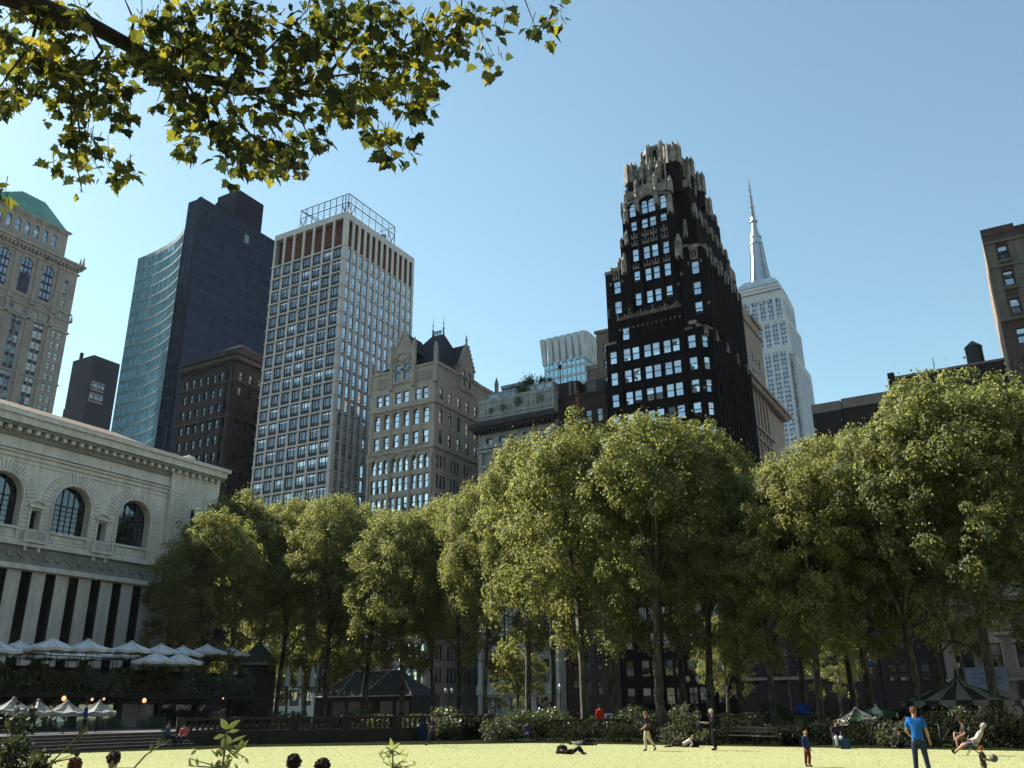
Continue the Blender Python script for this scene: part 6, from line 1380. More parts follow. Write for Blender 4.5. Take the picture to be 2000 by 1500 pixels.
def car(x, y, col, label, rz=0):
    root = tag(empty('parked_car', (x, y, 0), rz), label, 'car', 'cars on the street beyond the park'); L, W = 4.5, 1.8; b = MB()
    prof = [(-2.25, .45), (-2.25, .75), (-1.55, .92), (-.95, 1.38), (.75, 1.42), (1.45, .98), (2.2, .85), (2.25, .45)]
    n = len(prof)
    for s in (-1, 1): b.q(*[(px_, s*W/2*(.86 if pz > 1.2 else 1), pz) for px_, pz in (prof if s < 0 else prof[::-1])])
    for (xa, za), (xb, zb) in zip(prof, prof[1:]):
        wa, wb = W/2*(.86 if za > 1.2 else 1), W/2*(.86 if zb > 1.2 else 1); b.q((xa, -wa, za), (xb, -wb, zb), (xb, wb, zb), (xa, wa, za))
    b.q((-2.25, -.9, .45), (-2.25, .9, .45), (2.25, .9, .45), (2.25, -.9, .45)); b.obj('body', mat(label.split()[0]+'_paint', col, streak=0, rough=.25, spec=.8), root)
    for nm, pts in (('window', [(-1.35, 1.0), (-.9, 1.32), (-.15, 1.34), (-.15, .98)]), ('window', [(-.05, .98), (-.05, 1.34), (.7, 1.36), (1.2, 1.0)])):
        for s in (-1, 1):
            g = MB(); g.q(*[(a, s*(W/2*(1-.14*max(0, (z_-.95)/.4))+.012), z_) for a, z_ in pts]); g.obj(nm, gl_mid, root)
    for a in (-1.4, 1.4):
        for s in (-1, 1):
            t = MB(); yy = s*.82
            for k in range(14):
                a0, a1 = 6.283*k/14, 6.283*(k+1)/14; r = .33
                t.q((a+math.cos(a0)*r, yy-.1, .33+math.sin(a0)*r), (a+math.cos(a1)*r, yy-.1, .33+math.sin(a1)*r), (a+math.cos(a1)*r, yy+.1, .33+math.sin(a1)*r), (a+math.cos(a0)*r, yy+.1, .33+math.sin(a0)*r))
                for d in (-.1, .1): t.q((a, yy+d, .33), (a+math.cos(a0)*r, yy+d, .33+math.sin(a0)*r), (a+math.cos(a1)*r, yy+d, .33+math.sin(a1)*r))
            t.obj('wheel', dframe, root)
    for s in (-.65, .65): h = MB(); h.box(-2.28, -2.24, s-.15, s+.15, .62, .76); h.obj('headlight', lampw, root)
p = at(1195, 1415, Y=109); car(p.x, 108.6, (.08, .16, .24), 'steel-blue car seen low between the trunks left of the walking woman')
p = at(1222, 1415, Y=109); car(p.x+2.0, 108.8, (.18, .26, .30), 'pale-blue car just behind the walking woman')
p = at(1470, 1415, Y=109); car(p.x, 108.7, (.05, .045, .10), 'purple-black car low between the trunks right of the man looking at his hands')
# banners, signs, bins
blue = mat('blue_cloth', (.015, .06, .30), (.01, .045, .22), streak=.1)
def banner(px, y0, y1, Y, w, label, m=None, name='banner'):
    a = at(px, y0, Y=Y); c = at(px+8, y1, Y=Y); root = tag(empty(name, (a.x, Y, 0)), label, 'banner'); b = MB()
    for i in range(6):
        z0, z1 = a.z+(c.z-a.z)*i/6, a.z+(c.z-a.z)*(i+1)/6; o0, o1 = .06*math.sin(i*1.3), .06*math.sin((i+1)*1.3)
        b.q((-w/2, o0, z0), (w/2, -o0, z0), (w/2, -o1, z1), (-w/2, o1, z1))
    b.obj('cloth', m or blue, root); q = MB(); q.tube([(0, .06, 0), (0, .06, a.z+.3)], .05, 6); q.tube([(-w/2, .05, a.z), (w/2, .05, a.z)], .025, 5); q.obj('pole', dframe, root)
banner(1688, 1248, 1300, 96, .9, 'long bright blue banner hanging above the green umbrellas')
banner(1533, 1270, 1305, 96, .45, 'thin purple-blue banner high left of the sun-streaked trunk', mat('violet_cloth', (.06, .06, .2), streak=.1))
banner(1566, 1375, 1394, 58, .8, 'square blue flag low behind the small child', name='flag')
def bin_(px, Y, label, h=.85, m=None):
    p = at(px, 1440, Y=Y); root = tag(empty('litter_bin', (p.x, Y, 0)), label, 'bin'); b = MB(); b.frustum(0, 0, .05, h, .26, .3, 14); b.obj('body', m or blue, root); b = MB(); b.frustum(0, 0, h, h+.08, .32, .3, 14); b.obj('rim', dframe, root); b = MB(); b.frustum(0, 0, 0, .05, .24, .24, 12); b.obj('base', dframe, root)
bin_(608, 47, 'dark blue litter bin before the balustrade behind the lawn', m=mat('navy_paint', (.012, .015, .09), streak=0))
bin_(825, 51.5, 'slim blue bin half hidden left of the running man', 1.0, mat('slate_blue', (.02, .04, .12), streak=0))
# benches / low white kerb pieces at the path right of centre
def bench(px, py, Y, w, label, rz=0, tall=.45):
    p = at(px, py, Y=Y); root = tag(empty('park_bench', (p.x, Y, 0), rz), label, 'bench', 'pale benches behind the lawn'); st = mat('bench_slat', (.16, .155, .14), streak=.2)
    b = MB()
    for i in range(3): b.box(-w/2, w/2, -.2+i*.15, -.08+i*.15, tall-.04, tall)
    b.obj('seat', st, root); b = MB()
    for i in range(2): b.box(-w/2, w/2, .26, .3, tall+.15+i*.17, tall+.27+i*.17)
    b.obj('backrest', st, root)
    for x in (-w/2+.1, w/2-.1): l = MB(); l.box(x-.03, x+.03, -.2, .24, 0, tall-.045); l.box(x-.03, x+.03, .24, .30, 0, tall+.4); l.obj('leg', dframe, root)
bench(1456, 1450, 50.5, 1.7, 'pale slatted bench in a sun patch behind the lawn, left one'); bench(1500, 1452, 49.2, 1.6, 'pale slatted bench in a sun patch behind the lawn, right one', .1); bench(1546, 1440, 52, 1.0, 'short pale bench left of the blue flag')

# ================================================================== PEOPLE
def skin_mesh(chains, mats_, name, sub=1):
    """chains: list of (points, radii, parent joint index or None); grown into one smooth skin"""
    vs, es, rs, roots = [], [], [], []
    idx = {}
    def vid(p, r):
        k = tuple(round(c, 4) for c in p)
        if k not in idx: idx[k] = len(vs); vs.append(tuple(p)); rs.append(r)
        return idx[k]
    for ci, (pts, rr) in enumerate(chains):
        prev = None
        new = tuple(round(c, 4) for c in pts[0]) not in idx
        for j, (p, r) in enumerate(zip(pts, rr)):
            v = vid(p, r)
            if j == 0 and new: roots.append(v)
            if prev is not None and prev != v: es.append((prev, v))
            prev = v
    me = bpy.data.meshes.new(name); me.from_pydata(vs, es, []); o = bpy.data.objects.new(name, me); COL.objects.link(o)
    sk = o.modifiers.new('skin', 'SKIN'); sk.use_smooth_shade = True
    sv = me.skin_vertices[0].data
    for i, r in enumerate(rs): sv[i].radius = (r, r) if not isinstance(r, tuple) else r; sv[i].use_root = i in roots
    sb = o.modifiers.new('sub', 'SUBSURF'); sb.levels = sub; sb.render_levels = sub
    dg = bpy.context.evaluated_depsgraph_get(); dg.update()
    m2 = bpy.data.meshes.new_from_object(o.evaluated_get(dg)); m2.name = name
    bpy.data.objects.remove(o); m2.materials.clear(); m2.materials.append(mats_)
    for p in m2.polygons: p.use_smooth = True
    return m2
def cloth(name, c): return mat('cloth_'+name, c, tuple(x*.75 for x in c), scale=3, fine=18, streak=0, rough=.9, spec=.1)
SK = mat('skin', (.42, .25, .18), (.36, .21, .15), streak=0, rough=.6); HAIRS = {}
def lerp(a, b, t): return tuple(a[i]+(b[i]-a[i])*t for i in range(3))
POSE = dict(pel=(0, 0, .53), waist=(0, .005, .61), chest=(0, .005, .74), neck=(0, .01, .835), head=(0, -.005, .925),
  shL=(.105, .01, .805), elL=(.135, .02, .625), wrL=(.14, -.03, .475), shR=(-.105, .01, .805), elR=(-.135, .02, .625), wrR=(-.14, -.03, .475),
  hipL=(.052, 0, .51), knL=(.058, -.01, .285), anL=(.06, .015, .045), hipR=(-.052, 0, .51), knR=(-.058, -.01, .285), anR=(-.06, .015, .045), toeL=None, toeR=None, look=(0, -1, 0))
def person(loc, rz, h, pose, top, bottom, label, hair=(.05, .03, .02), shoes=(.03, .03, .03), sleeve='short', shorts=False, extra=None, group=None, hat=None, longhair=False, skin=None, fingers=True, cat='person'):
    """a figure facing local -Y; pose gives joints in units of body height"""
    P = dict(POSE); P.update(pose); J = {k: (tuple(c*h for c in v) if v and k != 'look' else v) for k, v in P.items()}
    root = tag(empty('person', loc, rz), label, cat, group); sm = skin or SK
    def add(me, nm): o = bpy.data.objects.new(nm, me); COL.objects.link(o); o.parent = root; return o
    s = h
    ch = [([J['pel'], J['waist'], J['chest'], J['neck'], lerp(J['neck'], J['head'], .45)], [(.078*s, .058*s), (.068*s, .05*s), (.082*s, .056*s), .034*s, .032*s])]
    ch[0][0].append(J['head']); ch[0][1].append((.045*s, .055*s)); lk = Vector(J['look']).normalized(); hd = Vector(J['head']); up = (hd-Vector(J['neck'])).normalized()
    ch[0][0].append(tuple(hd+up*.045*s)); ch[0][1].append((.040*s, .046*s))
    for S, sg in (('L', 1), ('R', -1)):
        sh, el, wr = J['sh'+S], J['el'+S], J['wr'+S]; d = (Vector(wr)-Vector(el)).normalized(); palm = tuple(Vector(wr)+d*.038*s)
        ch.append(([J['chest'], sh, lerp(sh, el, .5), el, lerp(el, wr, .4), wr, palm], [(.082*s, .056*s), .033*s, .029*s, .024*s, .024*s, .016*s, (.020*s, .014*s)]))
        hp, kn, an = J['hip'+S], J['kn'+S], J['an'+S]
        toe = J['toe'+S] or (an[0]+.01*sg*s, an[1]-.085*s, an[2]-.025*s)
        ch.append(([J['pel'], hp, lerp(hp, kn, .5), kn, lerp(kn, an, .35), an, toe], [(.072*s, .055*s), .042*s, .040*s, .032*s, .033*s, .021*s, .018*s]))
        if fingers:
            side = d.cross(Vector((0, 1, .2))).normalized(); nrm = d.cross(side)
            for k, (off, ln) in enumerate(((-.013, .036), (-.0045, .042), (.004, .040), (.012, .032))):
                b0 = Vector(palm)+side*off*s; b1 = b0+d*ln*.5*s+nrm*.004*s; b2 = b0+d*ln*s+nrm*.016*s; ch.append(([tuple(b0), tuple(b1), tuple(b2)], [.0052*s, .0048*s, .0040*s]))
            b0 = Vector(wr)+d*.015*s-side*.014*s; ch.append(([tuple(b0), tuple(b0+d*.014*s-side*.012*s), tuple(b0+d*.030*s-side*.013*s)], [.006*s, .0055*s, .0045*s]))
    body = add(skin_mesh(ch, sm, 'body'), 'body')
    # face: nose, eyes, mouth, ears laid on the head
    rt = lk.cross(up).normalized(); fc = hd+lk*.046*s; f = MB()
    def bead(c, r, m=0, st=(1, 1, 1)):
        for i in range(5):
            for j in range(8):
                a0, a1, b0, b1 = math.pi*i/5, math.pi*(i+1)/5, 6.283*j/8, 6.283*(j+1)/8
                q = lambda a, b_: tuple(Vector(c)+rt*(math.sin(a)*math.cos(b_)*r*st[0])+lk*(math.sin(a)*math.sin(b_)*r*st[1])+up*(math.cos(a)*r*st[2]))
                f.q(q(a0, b0), q(a1, b0), q(a1, b1), q(a0, b1), m=m)
    bead(fc-up*.006*s+lk*.006*s, .0085*s, 0, (.8, 1, 1.5)); bead(hd+rt*.047*s-up*.004*s, .009*s, 0, (.5, .9, 1.4)); bead(hd-rt*.047*s-up*.004*s, .009*s, 0, (.5, .9, 1.4))
    for e in (-1, 1): bead(fc+rt*.017*s*e+up*.006*s-lk*.006*s, .0055*s, 1, (1.2, 1, .7)); bead(fc+rt*.017*s*e+up*.017*s-lk*.005*s, .006*s, 1, (1.7, .7, .35))
    bead(fc-up*.027*s-lk*.004*s, .007*s, 2, (1.8, .7, .5)); f.obj('face', [sm, mat('eye_dark', (.02, .015, .012), streak=0), mat('lips', (.3, .12, .1), streak=0)], body, True)
    # hair (or hat) cap over the back and top of the head
    f = MB(); hc = hd+up*.022*s-lk*.010*s
    bead(hc, .056*s, 0, (.98, 1.08, 1.0)) if not hat else bead(hc+up*.006*s, .062*s, 0, (1, 1.1, 1.02))
    for k in range(30):
        a = random.random()*6.28; e = random.uniform(0, 1.3); q = hc+rt*math.cos(a)*math.cos(e)*.052*s+lk*(math.sin(a)*math.cos(e)*.052-.006)*s+up*math.sin(e)*.054*s
        bead(q, .011*s) if not hat else None
    if longhair: bead(hd-lk*.035*s-up*.02*s, .042*s, 0, (1.1, .8, 1.5))
    f.obj('hat' if hat else 'hair', cloth('hat_%d%d%d' % tuple(int(c*99) for c in hat), hat) if hat else cloth('hair_%d%d%d' % tuple(int(c*99) for c in hair), hair), root, True)
    # shirt
    cl = cloth('top_%d_%d_%d' % tuple(int(c*999) for c in top), top); n0 = lerp(J['chest'], J['neck'], .82)
    ch = [([lerp(J['pel'], J['waist'], -.45), J['pel'], J['waist'], J['chest'], n0], [(.108*s, .082*s), (.106*s, .082*s), (.090*s, .068*s), (.098*s, .070*s), (.050*s, .044*s)])]
    for S in 'LR':
        sh, el, wr = J['sh'+S], J['el'+S], J['wr'+S]
        if sleeve == 'long': ch.append(([J['chest'], sh, lerp(sh, el, .5), el, lerp(el, wr, .5), lerp(el, wr, .93)], [(.096*s, .068*s), .045*s, .038*s, .033*s, .029*s, .025*s]))
        elif sleeve == 'short': ch.append(([J['chest'], sh, lerp(sh, el, .5), lerp(sh, el, .8)], [(.096*s, .068*s), .047*s, .042*s, .041*s]))
        else: ch.append(([J['chest'], lerp(J['chest'], sh, .8)], [(.096*s, .068*s), .040*s]))
    add(skin_mesh(ch, cl, 'shirt'), 'shirt')
    cl = cloth('bot_%d_%d_%d' % tuple(int(c*999) for c in bottom), bottom); ch = [([lerp(J['pel'], J['waist'], .35), J['pel']], [(.082*s, .062*s), (.084*s, .066*s)])]
    for S in 'LR':
        hp, kn, an = J['hip'+S], J['kn'+S], J['an'+S]
        if shorts: ch.append(([J['pel'], hp, lerp(hp, kn, .5), lerp(hp, kn, .9)], [(.084*s, .066*s), .060*s, .056*s, .050*s]))
        else: ch.append(([J['pel'], hp, lerp(hp, kn, .5), kn, lerp(kn, an, .5), lerp(kn, an, .93)], [(.084*s, .066*s), .062*s, .058*s, .047*s, .043*s, .040*s]))
    add(skin_mesh(ch, cl, 'trousers'), 'shorts' if shorts else 'trousers')
    cl = cloth('shoe_%d' % int(sum(shoes)*99), shoes)
    for S, sg in (('L', 1), ('R', -1)):
        an = J['an'+S]; toe = J['toe'+S] or (an[0]+.01*sg*s, an[1]-.085*s, an[2]-.025*s); dv = (Vector(toe)-Vector(an)); hl = Vector(an)-dv*.25+Vector((0, 0, -.008*s))
        add(skin_mesh([([tuple(hl), lerp(an, toe, .35), lerp(an, toe, .75), tuple(Vector(toe)+dv*.15)], [.026*s, .029*s, .027*s, .018*s])], cl, 'shoe'), 'shoe')
    return root
def gp(px, py, z=0): p = at(px, py, Z=z); return (p.x, p.y, z)
def facing(loc, ang):
    """rotation so that a figure faces: 0 = towards the camera, 90 = to the picture's right, 180 = away, -90 = left"""
    base = math.atan2(-loc[0], -loc[1])                  # direction to camera measured from +Y
    th = math.atan2(0-loc[1], 0-loc[0])+rad(ang)         # world angle of facing
    return th+math.pi/2
random.seed(1)
sitp = dict(pel=(0, .0, .06), waist=(0, .02, .14), chest=(0, .03, .27), neck=(0, .02, .365), head=(0, 0, .455), shL=(.105, .02, .335), shR=(-.105, .02, .335), elL=(.14, -.02, .17), elR=(-.14, -.02, .17), wrL=(.07, -.14, .13), wrR=(-.07, -.14, .13),
  hipL=(.055, -.01, .06), hipR=(-.055, -.01, .06), knL=(.13, -.20, .16), knR=(-.13, -.20, .16), anL=(.03, -.28, .03), anR=(-.03, -.30, .03))
chairp = dict(pel=(0, .0, .27), waist=(0, .02, .35), chest=(0, .03, .48), neck=(0, .01, .575), head=(0, -.02, .665), shL=(.105, .02, .545), shR=(-.105, .02, .545), elL=(.14, -.03, .39), elR=(-.14, -.03, .39), wrL=(.07, -.15, .33), wrR=(-.07, -.15, .33),
  hipL=(.055, -.01, .265), hipR=(-.055, -.01, .265), knL=(.075, -.24, .28), knR=(-.075, -.24, .28), anL=(.07, -.24, .045), anR=(-.07, -.26, .045))
# man in blue, seen from behind
L = gp(1803, 1511); person(L, facing(L, 172), 1.80, dict(elR=(-.155, .02, .635), wrR=(-.165, -.02, .485), elL=(.150, .01, .64), wrL=(.135, -.11, .57), hipL=(.055, 0, .51), knL=(.075, -.01, .285), anL=(.09, .02, .045), knR=(-.075, .01, .285), anR=(-.10, .02, .045)), (.018, .13, .46), (.030, .045, .085), 'man in a bright blue t-shirt and jeans standing with his back to the camera', hair=(.16, .09, .06))
# walking woman
L = gp(1265, 1467); person(L, facing(L, -100), 1.72, dict(knL=(.05, -.045, .285), anL=(.05, -.02, .045), knR=(-.05, .06, .30), anR=(-.05, .21, .075), toeR=(-.05, .16, .02), elL=(.13, .03, .64), wrL=(.12, -.09, .56), elR=(-.13, .05, .64), wrR=(-.12, -.02, .50), head=(0, -.015, .925)), (.03, .03, .035), (.58, .52, .42), 'woman in pale trousers and a black top striding across the lawn', hair=(.30, .16, .10), shoes=(.1, .08, .06), sleeve='short', longhair=True)
L = gp(1397, 1466); person(L, facing(L, -75), 1.80, dict(head=(0, -.035, .915), neck=(0, -.005, .83), look=(0, -1, -.55), elL=(.13, .0, .64), wrL=(.06, -.14, .66), elR=(-.13, 0, .64), wrR=(-.06, -.14, .65)), (.012, .013, .018), (.012, .013, .02), 'white-haired man in black standing and looking down at his hands', hair=(.55, .55, .53), sleeve='long')
# child in maroon trousers
L = gp(1580, 1498); person(L, facing(L, 60), 1.12, dict(head=(0, -.01, .90), knL=(.05, -.03, .27), knR=(-.05, .03, .27), anR=(-.05, .06, .05)), (.02, .035, .13), (.13, .03, .02), 'small child in a navy top and maroon trousers standing on the lawn', hair=(.45, .33, .2), sleeve='long')
# seated person with blue bag
L = gp(1638, 1461); person(L, facing(L, 10), 1.7, chairp, (.03, .025, .05), (.38, .42, .50), 'seated person in a dark jacket reading at the lawn edge beside a blue bag', hair=(.07, .05, .03), sleeve='long')
def chair(loc, rz, label):
    root = tag(empty('folding_chair', loc, rz), label, 'chair', 'green folding park chairs'); g = mat('chair_green', (.03, .07, .05), streak=.1, rough=.5)
    b = MB(); [b.box(-.2, .2, -.2+i*.09, -.13+i*.09, .42, .44) for i in range(5)]; b.obj('seat', g, root); b = MB(); [b.box(-.2, .2, .22+i*.03, .24+i*.03, .6+i*.1, .67+i*.1) for i in range(3)]; b.obj('backrest', g, root)
    for s in (-.21, .21): b = MB(); b.tube([(s, -.25, 0), (s, .3, .88)], .014, 5); b.obj('leg', g, root); b = MB(); b.tube([(s, .28, 0), (s, -.2, .43)], .014, 5); b.obj('leg', g, root)
    return root
c_ = chair(L, facing(L, 10), 'folding chair under the reader beside the blue bag')
bg = MB(); bg.box(-.19, .19, -.13, .13, 0, .42); bg.box(-.15, .15, -.16, -.131, .06, .28); bg.tube([(-.1, 0, .42), (0, 0, .58), (.1, 0, .42)], .015, 5); l2 = gp(1652, 1463); o = bg.obj('bag', mat('bag_blue', (.01, .05, .14), streak=0), loc=l2); tag(o, 'dark blue bag standing on the grass beside the seated reader', 'bag')
# pair in chairs at the right
lean = dict(pel=(0, .04, .24), waist=(0, .10, .31), chest=(0, .19, .42), neck=(0, .24, .51), head=(0, .27, .60), shL=(.105, .20, .485), shR=(-.105, .20, .485), elL=(.13, .10, .35), elR=(-.13, .10, .35), wrL=(.06, -.02, .33), wrR=(-.06, -.02, .33), hipL=(.055, .02, .24), hipR=(-.055, .02, .24), knL=(.07, -.19, .22), knR=(-.07, -.17, .24), anL=(.06, -.40, .06), anR=(-.06, -.37, .06), toeL=(.06, -.44, .12), toeR=(-.06, -.41, .12))
L = gp(1903, 1476); person(L, facing(L, -85), 1.75, lean, (.42, .40, .40), (.10, .10, .16), 'person in a pale hooded top leaning back on a folding chair with legs stretched out', hat=(.36, .40, .42), sleeve='long', shorts=True)
chair(L, facing(L, -85), 'folding chair carrying the person in the pale hooded top')
L = gp(1888, 1464); person(L, facing(L, -70), 1.7, dict(chairp, knR=(-.1, -.2, .42), anR=(-.06, -.24, .22)), (.03, .03, .03), (.20, .12, .08), 'dark-topped person sitting behind the hooded one with an arm raised', hair=(.05, .03, .02), sleeve='short', shorts=True)
chair(L, facing(L, -70), 'folding chair behind the hooded person, mostly hidden')
# child with ball
L = gp(1930, 1541); person(L, facing(L, 80), .95, dict(head=(0, -.01, .90), elL=(.12, -.06, .66), wrL=(.07, -.17, .64), elR=(-.12, -.06, .66), wrR=(-.05, -.18, .64)), (.05, .05, .055), (.03, .03, .035), 'red-haired child at the bottom right holding a grey ball in front', hair=(.24, .09, .045), sleeve='short')
me = bpy.data.meshes.new('ball'); bm = bmesh.new(); bmesh.ops.create_uvsphere(bm, u_segments=24, v_segments=16, radius=.088); bm.to_mesh(me); bm.free(); me.materials.append(mat('ball_grey', (.09, .09, .10), (.05, .05, .06), streak=0, rough=.5)); [setattr(q, 'use_smooth', True) for q in me.polygons]
bo = bpy.data.objects.new('ball', me); COL.objects.link(bo); q = at(1941, 1481, Y=L[1]-.1); bo.location = q; tag(bo, 'dark grey ball held by the red-haired child', 'ball')
# reclining and lying figures
rec = dict(pel=(0, 0, .065), waist=(0, .06, .10), chest=(0, .16, .17), neck=(0, .24, .225), head=(0, .29, .285), shL=(.10, .20, .20), shR=(-.10, .20, .20), elL=(.15, .26, .09), elR=(-.15, .26, .09), wrL=(.13, .18, .02), wrR=(-.13, .18, .02), hipL=(.05, -.02, .065), hipR=(-.05, -.02, .065), knL=(.06, -.22, .19), knR=(-.06, -.24, .06), anL=(.06, -.36, .04), anR=(-.06, -.46, .035), look=(0, -1, .1))
L = gp(1335, 1459.5); person(L, facing(L, -88), 1.72, rec, (.55, .50, .50), (.05, .045, .05), 'person in a whitish shirt reclining on the lawn left of the man in black', hair=(.06, .04, .03), sleeve='long')
bg = MB(); bg.box(-.4, .4, -.16, .16, 0, .22); bg.box(-.36, .36, -.12, .12, .22, .3); bg.tube([(-.2, 0, .3), (0, 0, .4), (.2, 0, .3)], .015, 5); o = bg.obj('bag', cloth('blackbag', (.012, .012, .014)), loc=gp(1349, 1459)); tag(o, 'long black bag lying behind the reclining person', 'bag')
lie = dict(pel=(0, 0, .06), waist=(0, .08, .07), chest=(0, .20, .08), neck=(0, .29, .085), head=(0, .37, .09), shL=(.10, .26, .08), shR=(-.10, .26, .08), elL=(.16, .34, .05), elR=(-.14, .12, .05), wrL=(.05, .40, .06), wrR=(-.06, .02, .14), hipL=(.05, -.02, .06), hipR=(-.05, -.02, .06), knL=(.05, -.20, .20), knR=(-.05, -.24, .05), anL=(.05, -.32, .04), anR=(-.05, -.46, .04), look=(0, 0, 1))
L = gp(1118, 1473); person(L, facing(L, 70), 1.5, dict(lie, knR=(-.05, -.18, .17), anR=(-.05, -.30, .04)), (.025, .027, .035), (.02, .02, .03), 'person in black lying on the lawn with knees up, nearest of the lying figures', hair=(.03, .02, .02), sleeve='long')
L = gp(1098, 1472); bg = MB(); bg.frustum(0, 0, 0, .3, .3, .22, 10); bg.frustum(0, 0, .3, .36, .22, .1, 10); bg.tube([(-.1, 0, .34), (0, 0, .46), (.1, 0, .34)], .015, 5); o = bg.obj('backpack', cloth('blackbag', (.012, .012, .014)), loc=L); tag(o, 'rounded black backpack beside the nearest lying person', 'backpack')
L = gp(1136, 1456); person(L, facing(L, 80), 1.6, lie, (.30, .30, .32), (.015, .015, .02), 'person with a light top lying flat just behind the one in black', hair=(.03, .02, .02), sleeve='long')
# runner
L = gp(845, 1458); person(L, facing(L, -95), 1.72, dict(pel=(0, 0, .51), head=(0, -.04, .91), chest=(0, -.02, .72), neck=(0, -.035, .815), waist=(0, -.01, .59), shL=(.1, -.02, .785), shR=(-.1, -.02, .785), knL=(.05, -.11, .31), anL=(.05, -.15, .075), knR=(-.05, .07, .30), anR=(-.05, .20, .17), toeR=(-.05, .20, .09), elL=(.13, .09, .65), wrL=(.10, -.01, .60), elR=(-.13, -.08, .64), wrR=(-.09, -.16, .70)), (.03, .03, .09), (.02, .02, .035), 'man in dark navy clothes running along the far edge of the lawn', hair=(.06, .04, .03), sleeve='long')
# shaded people along the terrace
S = sitp
def simple(px, py, Y, ang, hgt, pose, top, bot, lab, **k):
    p = at(px, py, Y=Y); L = (p.x, p.y, k.pop('z', 0)); return person(L, facing(L, ang), hgt, pose, top, bot, lab, fingers=False, sleeve='long', **k)
simple(325, 1450, 36.5, 70, 1.75, chairp, (.05, .11, .19), (.03, .04, .07), 'seated person in a blue-grey shirt leaning forward at the terrace steps', z=.1); o = at(325, 1450, Y=36.5); chair((o.x, o.y, .1), facing((o.x, o.y, 0), 70), 'chair under the seated person in blue-grey by the steps')
simple(357, 1450, 37, -30, 1.65, chairp, (.50, .14, .17), (.04, .03, .05), 'seated person in a pink top by the terrace steps', z=.1); o = at(357, 1450, Y=37); chair((o.x, o.y, .1), facing((o.x, o.y, 0), -30), 'chair under the seated person in pink by the steps')
simple(30, 1405, 30.5, 120, 1.7, {}, (.14, .14, .17), (.1, .1, .13), 'standing person in grey under the leftmost pale umbrella', z=.8)
simple(166, 1405, 35, 80, 1.7, {}, (.015, .04, .20), (.02, .02, .04), 'standing person in a deep blue top under the pale umbrellas', z=.8)
simple(62, 1405, 32, 30, 1.65, {}, (.05, .05, .05), (.03, .03, .03), 'standing person in dark clothes between the first two pale umbrellas', z=.8)
simple(726, 1432, 51, 100, 1.68, {}, (.42, .34, .03), (.02, .02, .03), 'standing person in a yellow top before the dark terrace wall')
simple(825, 1430, 54, 20, 1.72, {}, (.03, .06, .16), (.02, .02, .03), 'standing person in dull blue left of the pale-leaved bush')
simple(1173, 1425, 56, 180, 1.78, {}, (.62, .035, .015), (.03, .06, .04), 'standing person in a vivid red jacket behind the lawn', z=.35)
simple(1030, 1440, 51.5, 30, 1.65, chairp, (.08, .06, .16), (.05, .05, .08), 'seated person in purple in the shade behind the lawn')
o = at(1030, 1440, Y=51.5); chair((o.x, o.y, 0), facing((o.x, o.y, 0), 30), 'chair under the seated person in purple')
simple(1758, 1448, 47.6, -40, 1.65, sitp, (.012, .012, .014), (.03, .03, .03), 'person in black sitting low in the shade left of the man in blue')
# seated people right below the camera: only their heads reach the picture
for (px, py, d, hh, col, lab) in ((147, 1486, 1.22, 1.7, (.07, .028, .02), 'seated person with auburn hair at the lower left, head just in view'), (223, 1474, 1.25, 1.75, (.025, .018, .015), 'seated person with messy dark hair right of the auburn one'), (574, 1482, 1.24, 1.75, (.02, .014, .012), 'seated person with black hair, left of the two heads below the grid tower'), (630, 1484, 1.24, 1.7, (.018, .012, .010), 'seated person with black hair, right of the two heads below the grid tower')):
    p = at(px, py, Z=d); L = (p.x, p.y, 0); person(L, facing(L, 178), hh, chairp, (.05, .05, .06), (.03, .03, .04), lab, hair=col, sleeve='short', fingers=False)
    chair(L, facing(L, 178), {147: 'folding chair below the auburn-haired person near the camera', 223: 'folding chair below the messy-haired person near the camera', 574: 'folding chair below the left black-haired person near the camera', 630: 'folding chair below the right black-haired person near the camera'}[px])
# ================================================================== REST OF THE SQUARE (behind and right of the camera; unseen, added to cut sky light and bounce sun, stands in the windows)
def surround(label, x0, x1, y0, y1, H, m, kind, gl, ww, wh, fh, nx, name='office_tower'):
    B = Bld(name, (x0, y0, 0), label); W, D = x1-x0, y1-y0; mb = B.mb; n = int((H-6)/fh)
    if kind == 'n':          # front looks towards +Y
        ops = [(a, 5+k*fh, b_, 5+k*fh+wh) for a, b_ in cols(W, nx, ww, 1, 1) for k in range(n)]; B.wall((W, D, 0), (-1, 0, 0), W, H, ops, 'pane', dframe, gl, .2); shell(mb, 0, W, 0, D, 0, H, 'lrft')
    else:                    # front looks towards -X
        ops = [(a, 5+k*fh, b_, 5+k*fh+wh) for a, b_ in cols(D, nx, ww, 1, 1) for k in range(n)]; B.wall((0, D, 0), (0, -1, 0), D, H, ops, 'pane', dframe, gl, .2); shell(mb, 0, W, 0, D, 0, H, 'rfbt')
    mb.box(-.3, W+.3, -.3, D+.3, H+.003, H+1.2); B.done([m])
sm = [mat('surround_grey', (.12, .12, .13), streak=.3), mat('surround_tan', (.16, .14, .12), streak=.4), mat('surround_dark', (.05, .055, .065), streak=.3), mat('surround_bounce_stone', (.34, .32, .29), (.28, .265, .24), streak=.3)]  # last tone kept pale to bounce sun towards the library
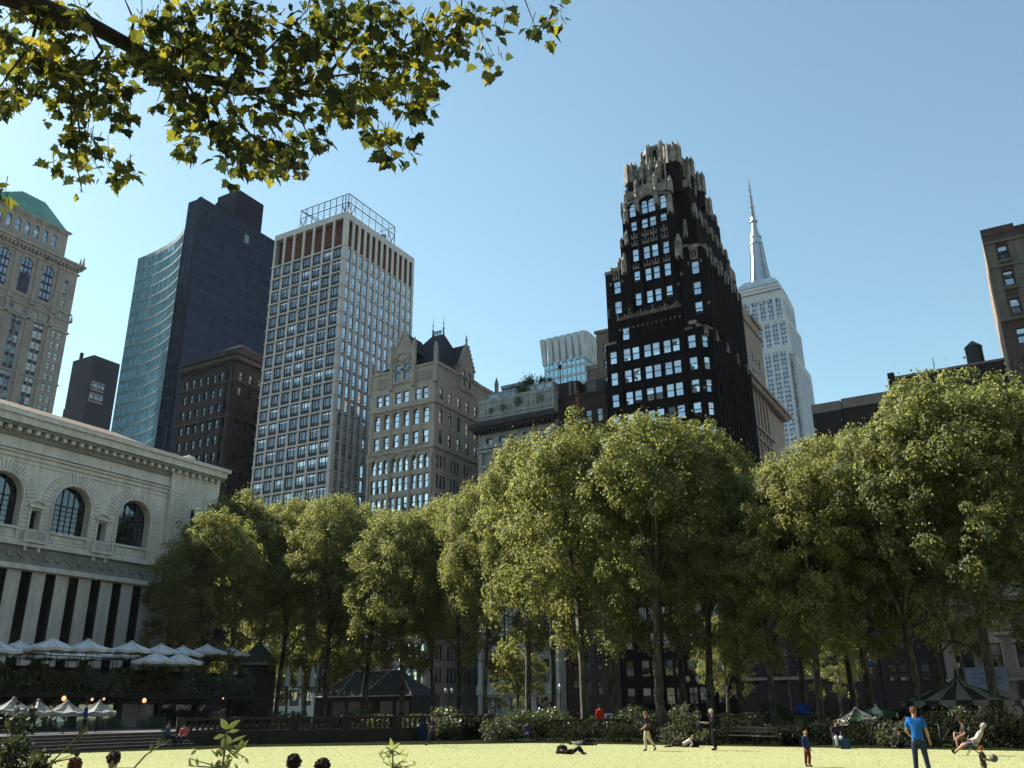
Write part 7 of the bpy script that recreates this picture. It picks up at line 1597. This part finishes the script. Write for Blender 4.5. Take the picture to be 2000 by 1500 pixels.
for i, (x0, x1, H, m, lab) in enumerate(((-150, -112, 110, 1, 'unseen stepped tan tower north of the library, behind the camera'), (-108, -74, 95, 0, 'unseen grey office tower north of the park, second from the library side'), (-72, -30, 120, 2, 'unseen dark sweeping office tower north of the park, behind the camera'), (-26, 6, 85, 0, 'unseen grey office tower directly behind the camera'), (9, 58, 150, 2, 'unseen tallest dark tower north-west of the park behind the camera'))):
    surround(lab, x0, x1, -98-(i % 2)*4, -66-(i % 2)*2, H, sm[m], 'n', gl_dark, 2.2, 2.3, 3.9, int((x1-x0)/3.4))
for i, (y0, y1, H, m, lab) in enumerate(((-60, -22, 125, 3, 'unseen grey tower across the avenue on the right, nearest the camera'), (-18, 16, 90, 3, 'unseen lower tan block across the avenue on the right'), (20, 60, 120, 3, 'unseen limestone office tower across the avenue on the right'), (64, 104, 85, 3, 'unseen tan block across the avenue near the far corner'))):
    surround(lab, 92+(i % 2)*3, 122, y0, y1, H, sm[m], 'w', gl_dark, 1.6, 2.3, 3.9, int((y1-y0)/3.4))
gC = 'unseen plane trees added on the camera side of the park to block low sky'  # unseen trees, put in to block low sky light
for i, (x, y, lab) in enumerate(((-40, -12, 'unseen plane tree north of the lawn, far left behind the camera'), (-27, -14, 'unseen plane tree north of the lawn, left behind the camera'), (-14, -12, 'unseen plane tree north of the lawn, just left behind the camera'), (0, -13, 'unseen plane tree right behind the camera'), (14, -11, 'unseen plane tree behind the camera to the right'), (28, -6, 'unseen plane tree at the north-west corner of the lawn'), (30, 10, 'unseen plane tree west of the lawn, nearest the camera'), (31, 24, 'unseen plane tree west of the lawn, second along the row'), (30, 38, 'unseen plane tree west of the lawn, third along the row'), (31, 52, 'unseen plane tree west of the lawn, last along the row'), (18, 60, 'unseen plane tree just beyond the right edge of the photo'))):
    tr, cr = protos[i % 6]; root = tag(empty('plane_tree', (x, y, 0), i*1.3), lab, 'tree', gC); root.scale = (.9, .9, .92)
    for nme, me in (('trunk', tr), ('crown', cr)): o = bpy.data.objects.new(nme, me); COL.objects.link(o); o.parent = root
# ================================================================== AIR
hz = MB(); hz.box(-460, 110, -40, 760, -1.02, 452)
hm, ht, ho = nt('haze'); pv = N(ht, 'ShaderNodeVolumePrincipled'); pv.inputs['Color'].default_value = (.80, .90, 1, 1); pv.inputs['Density'].default_value = .00003; pv.inputs['Anisotropy'].default_value = .2
ht.links.new(pv.outputs[0], ho.inputs['Volume']); tag(hz.obj('haze', hm), kind='stuff')
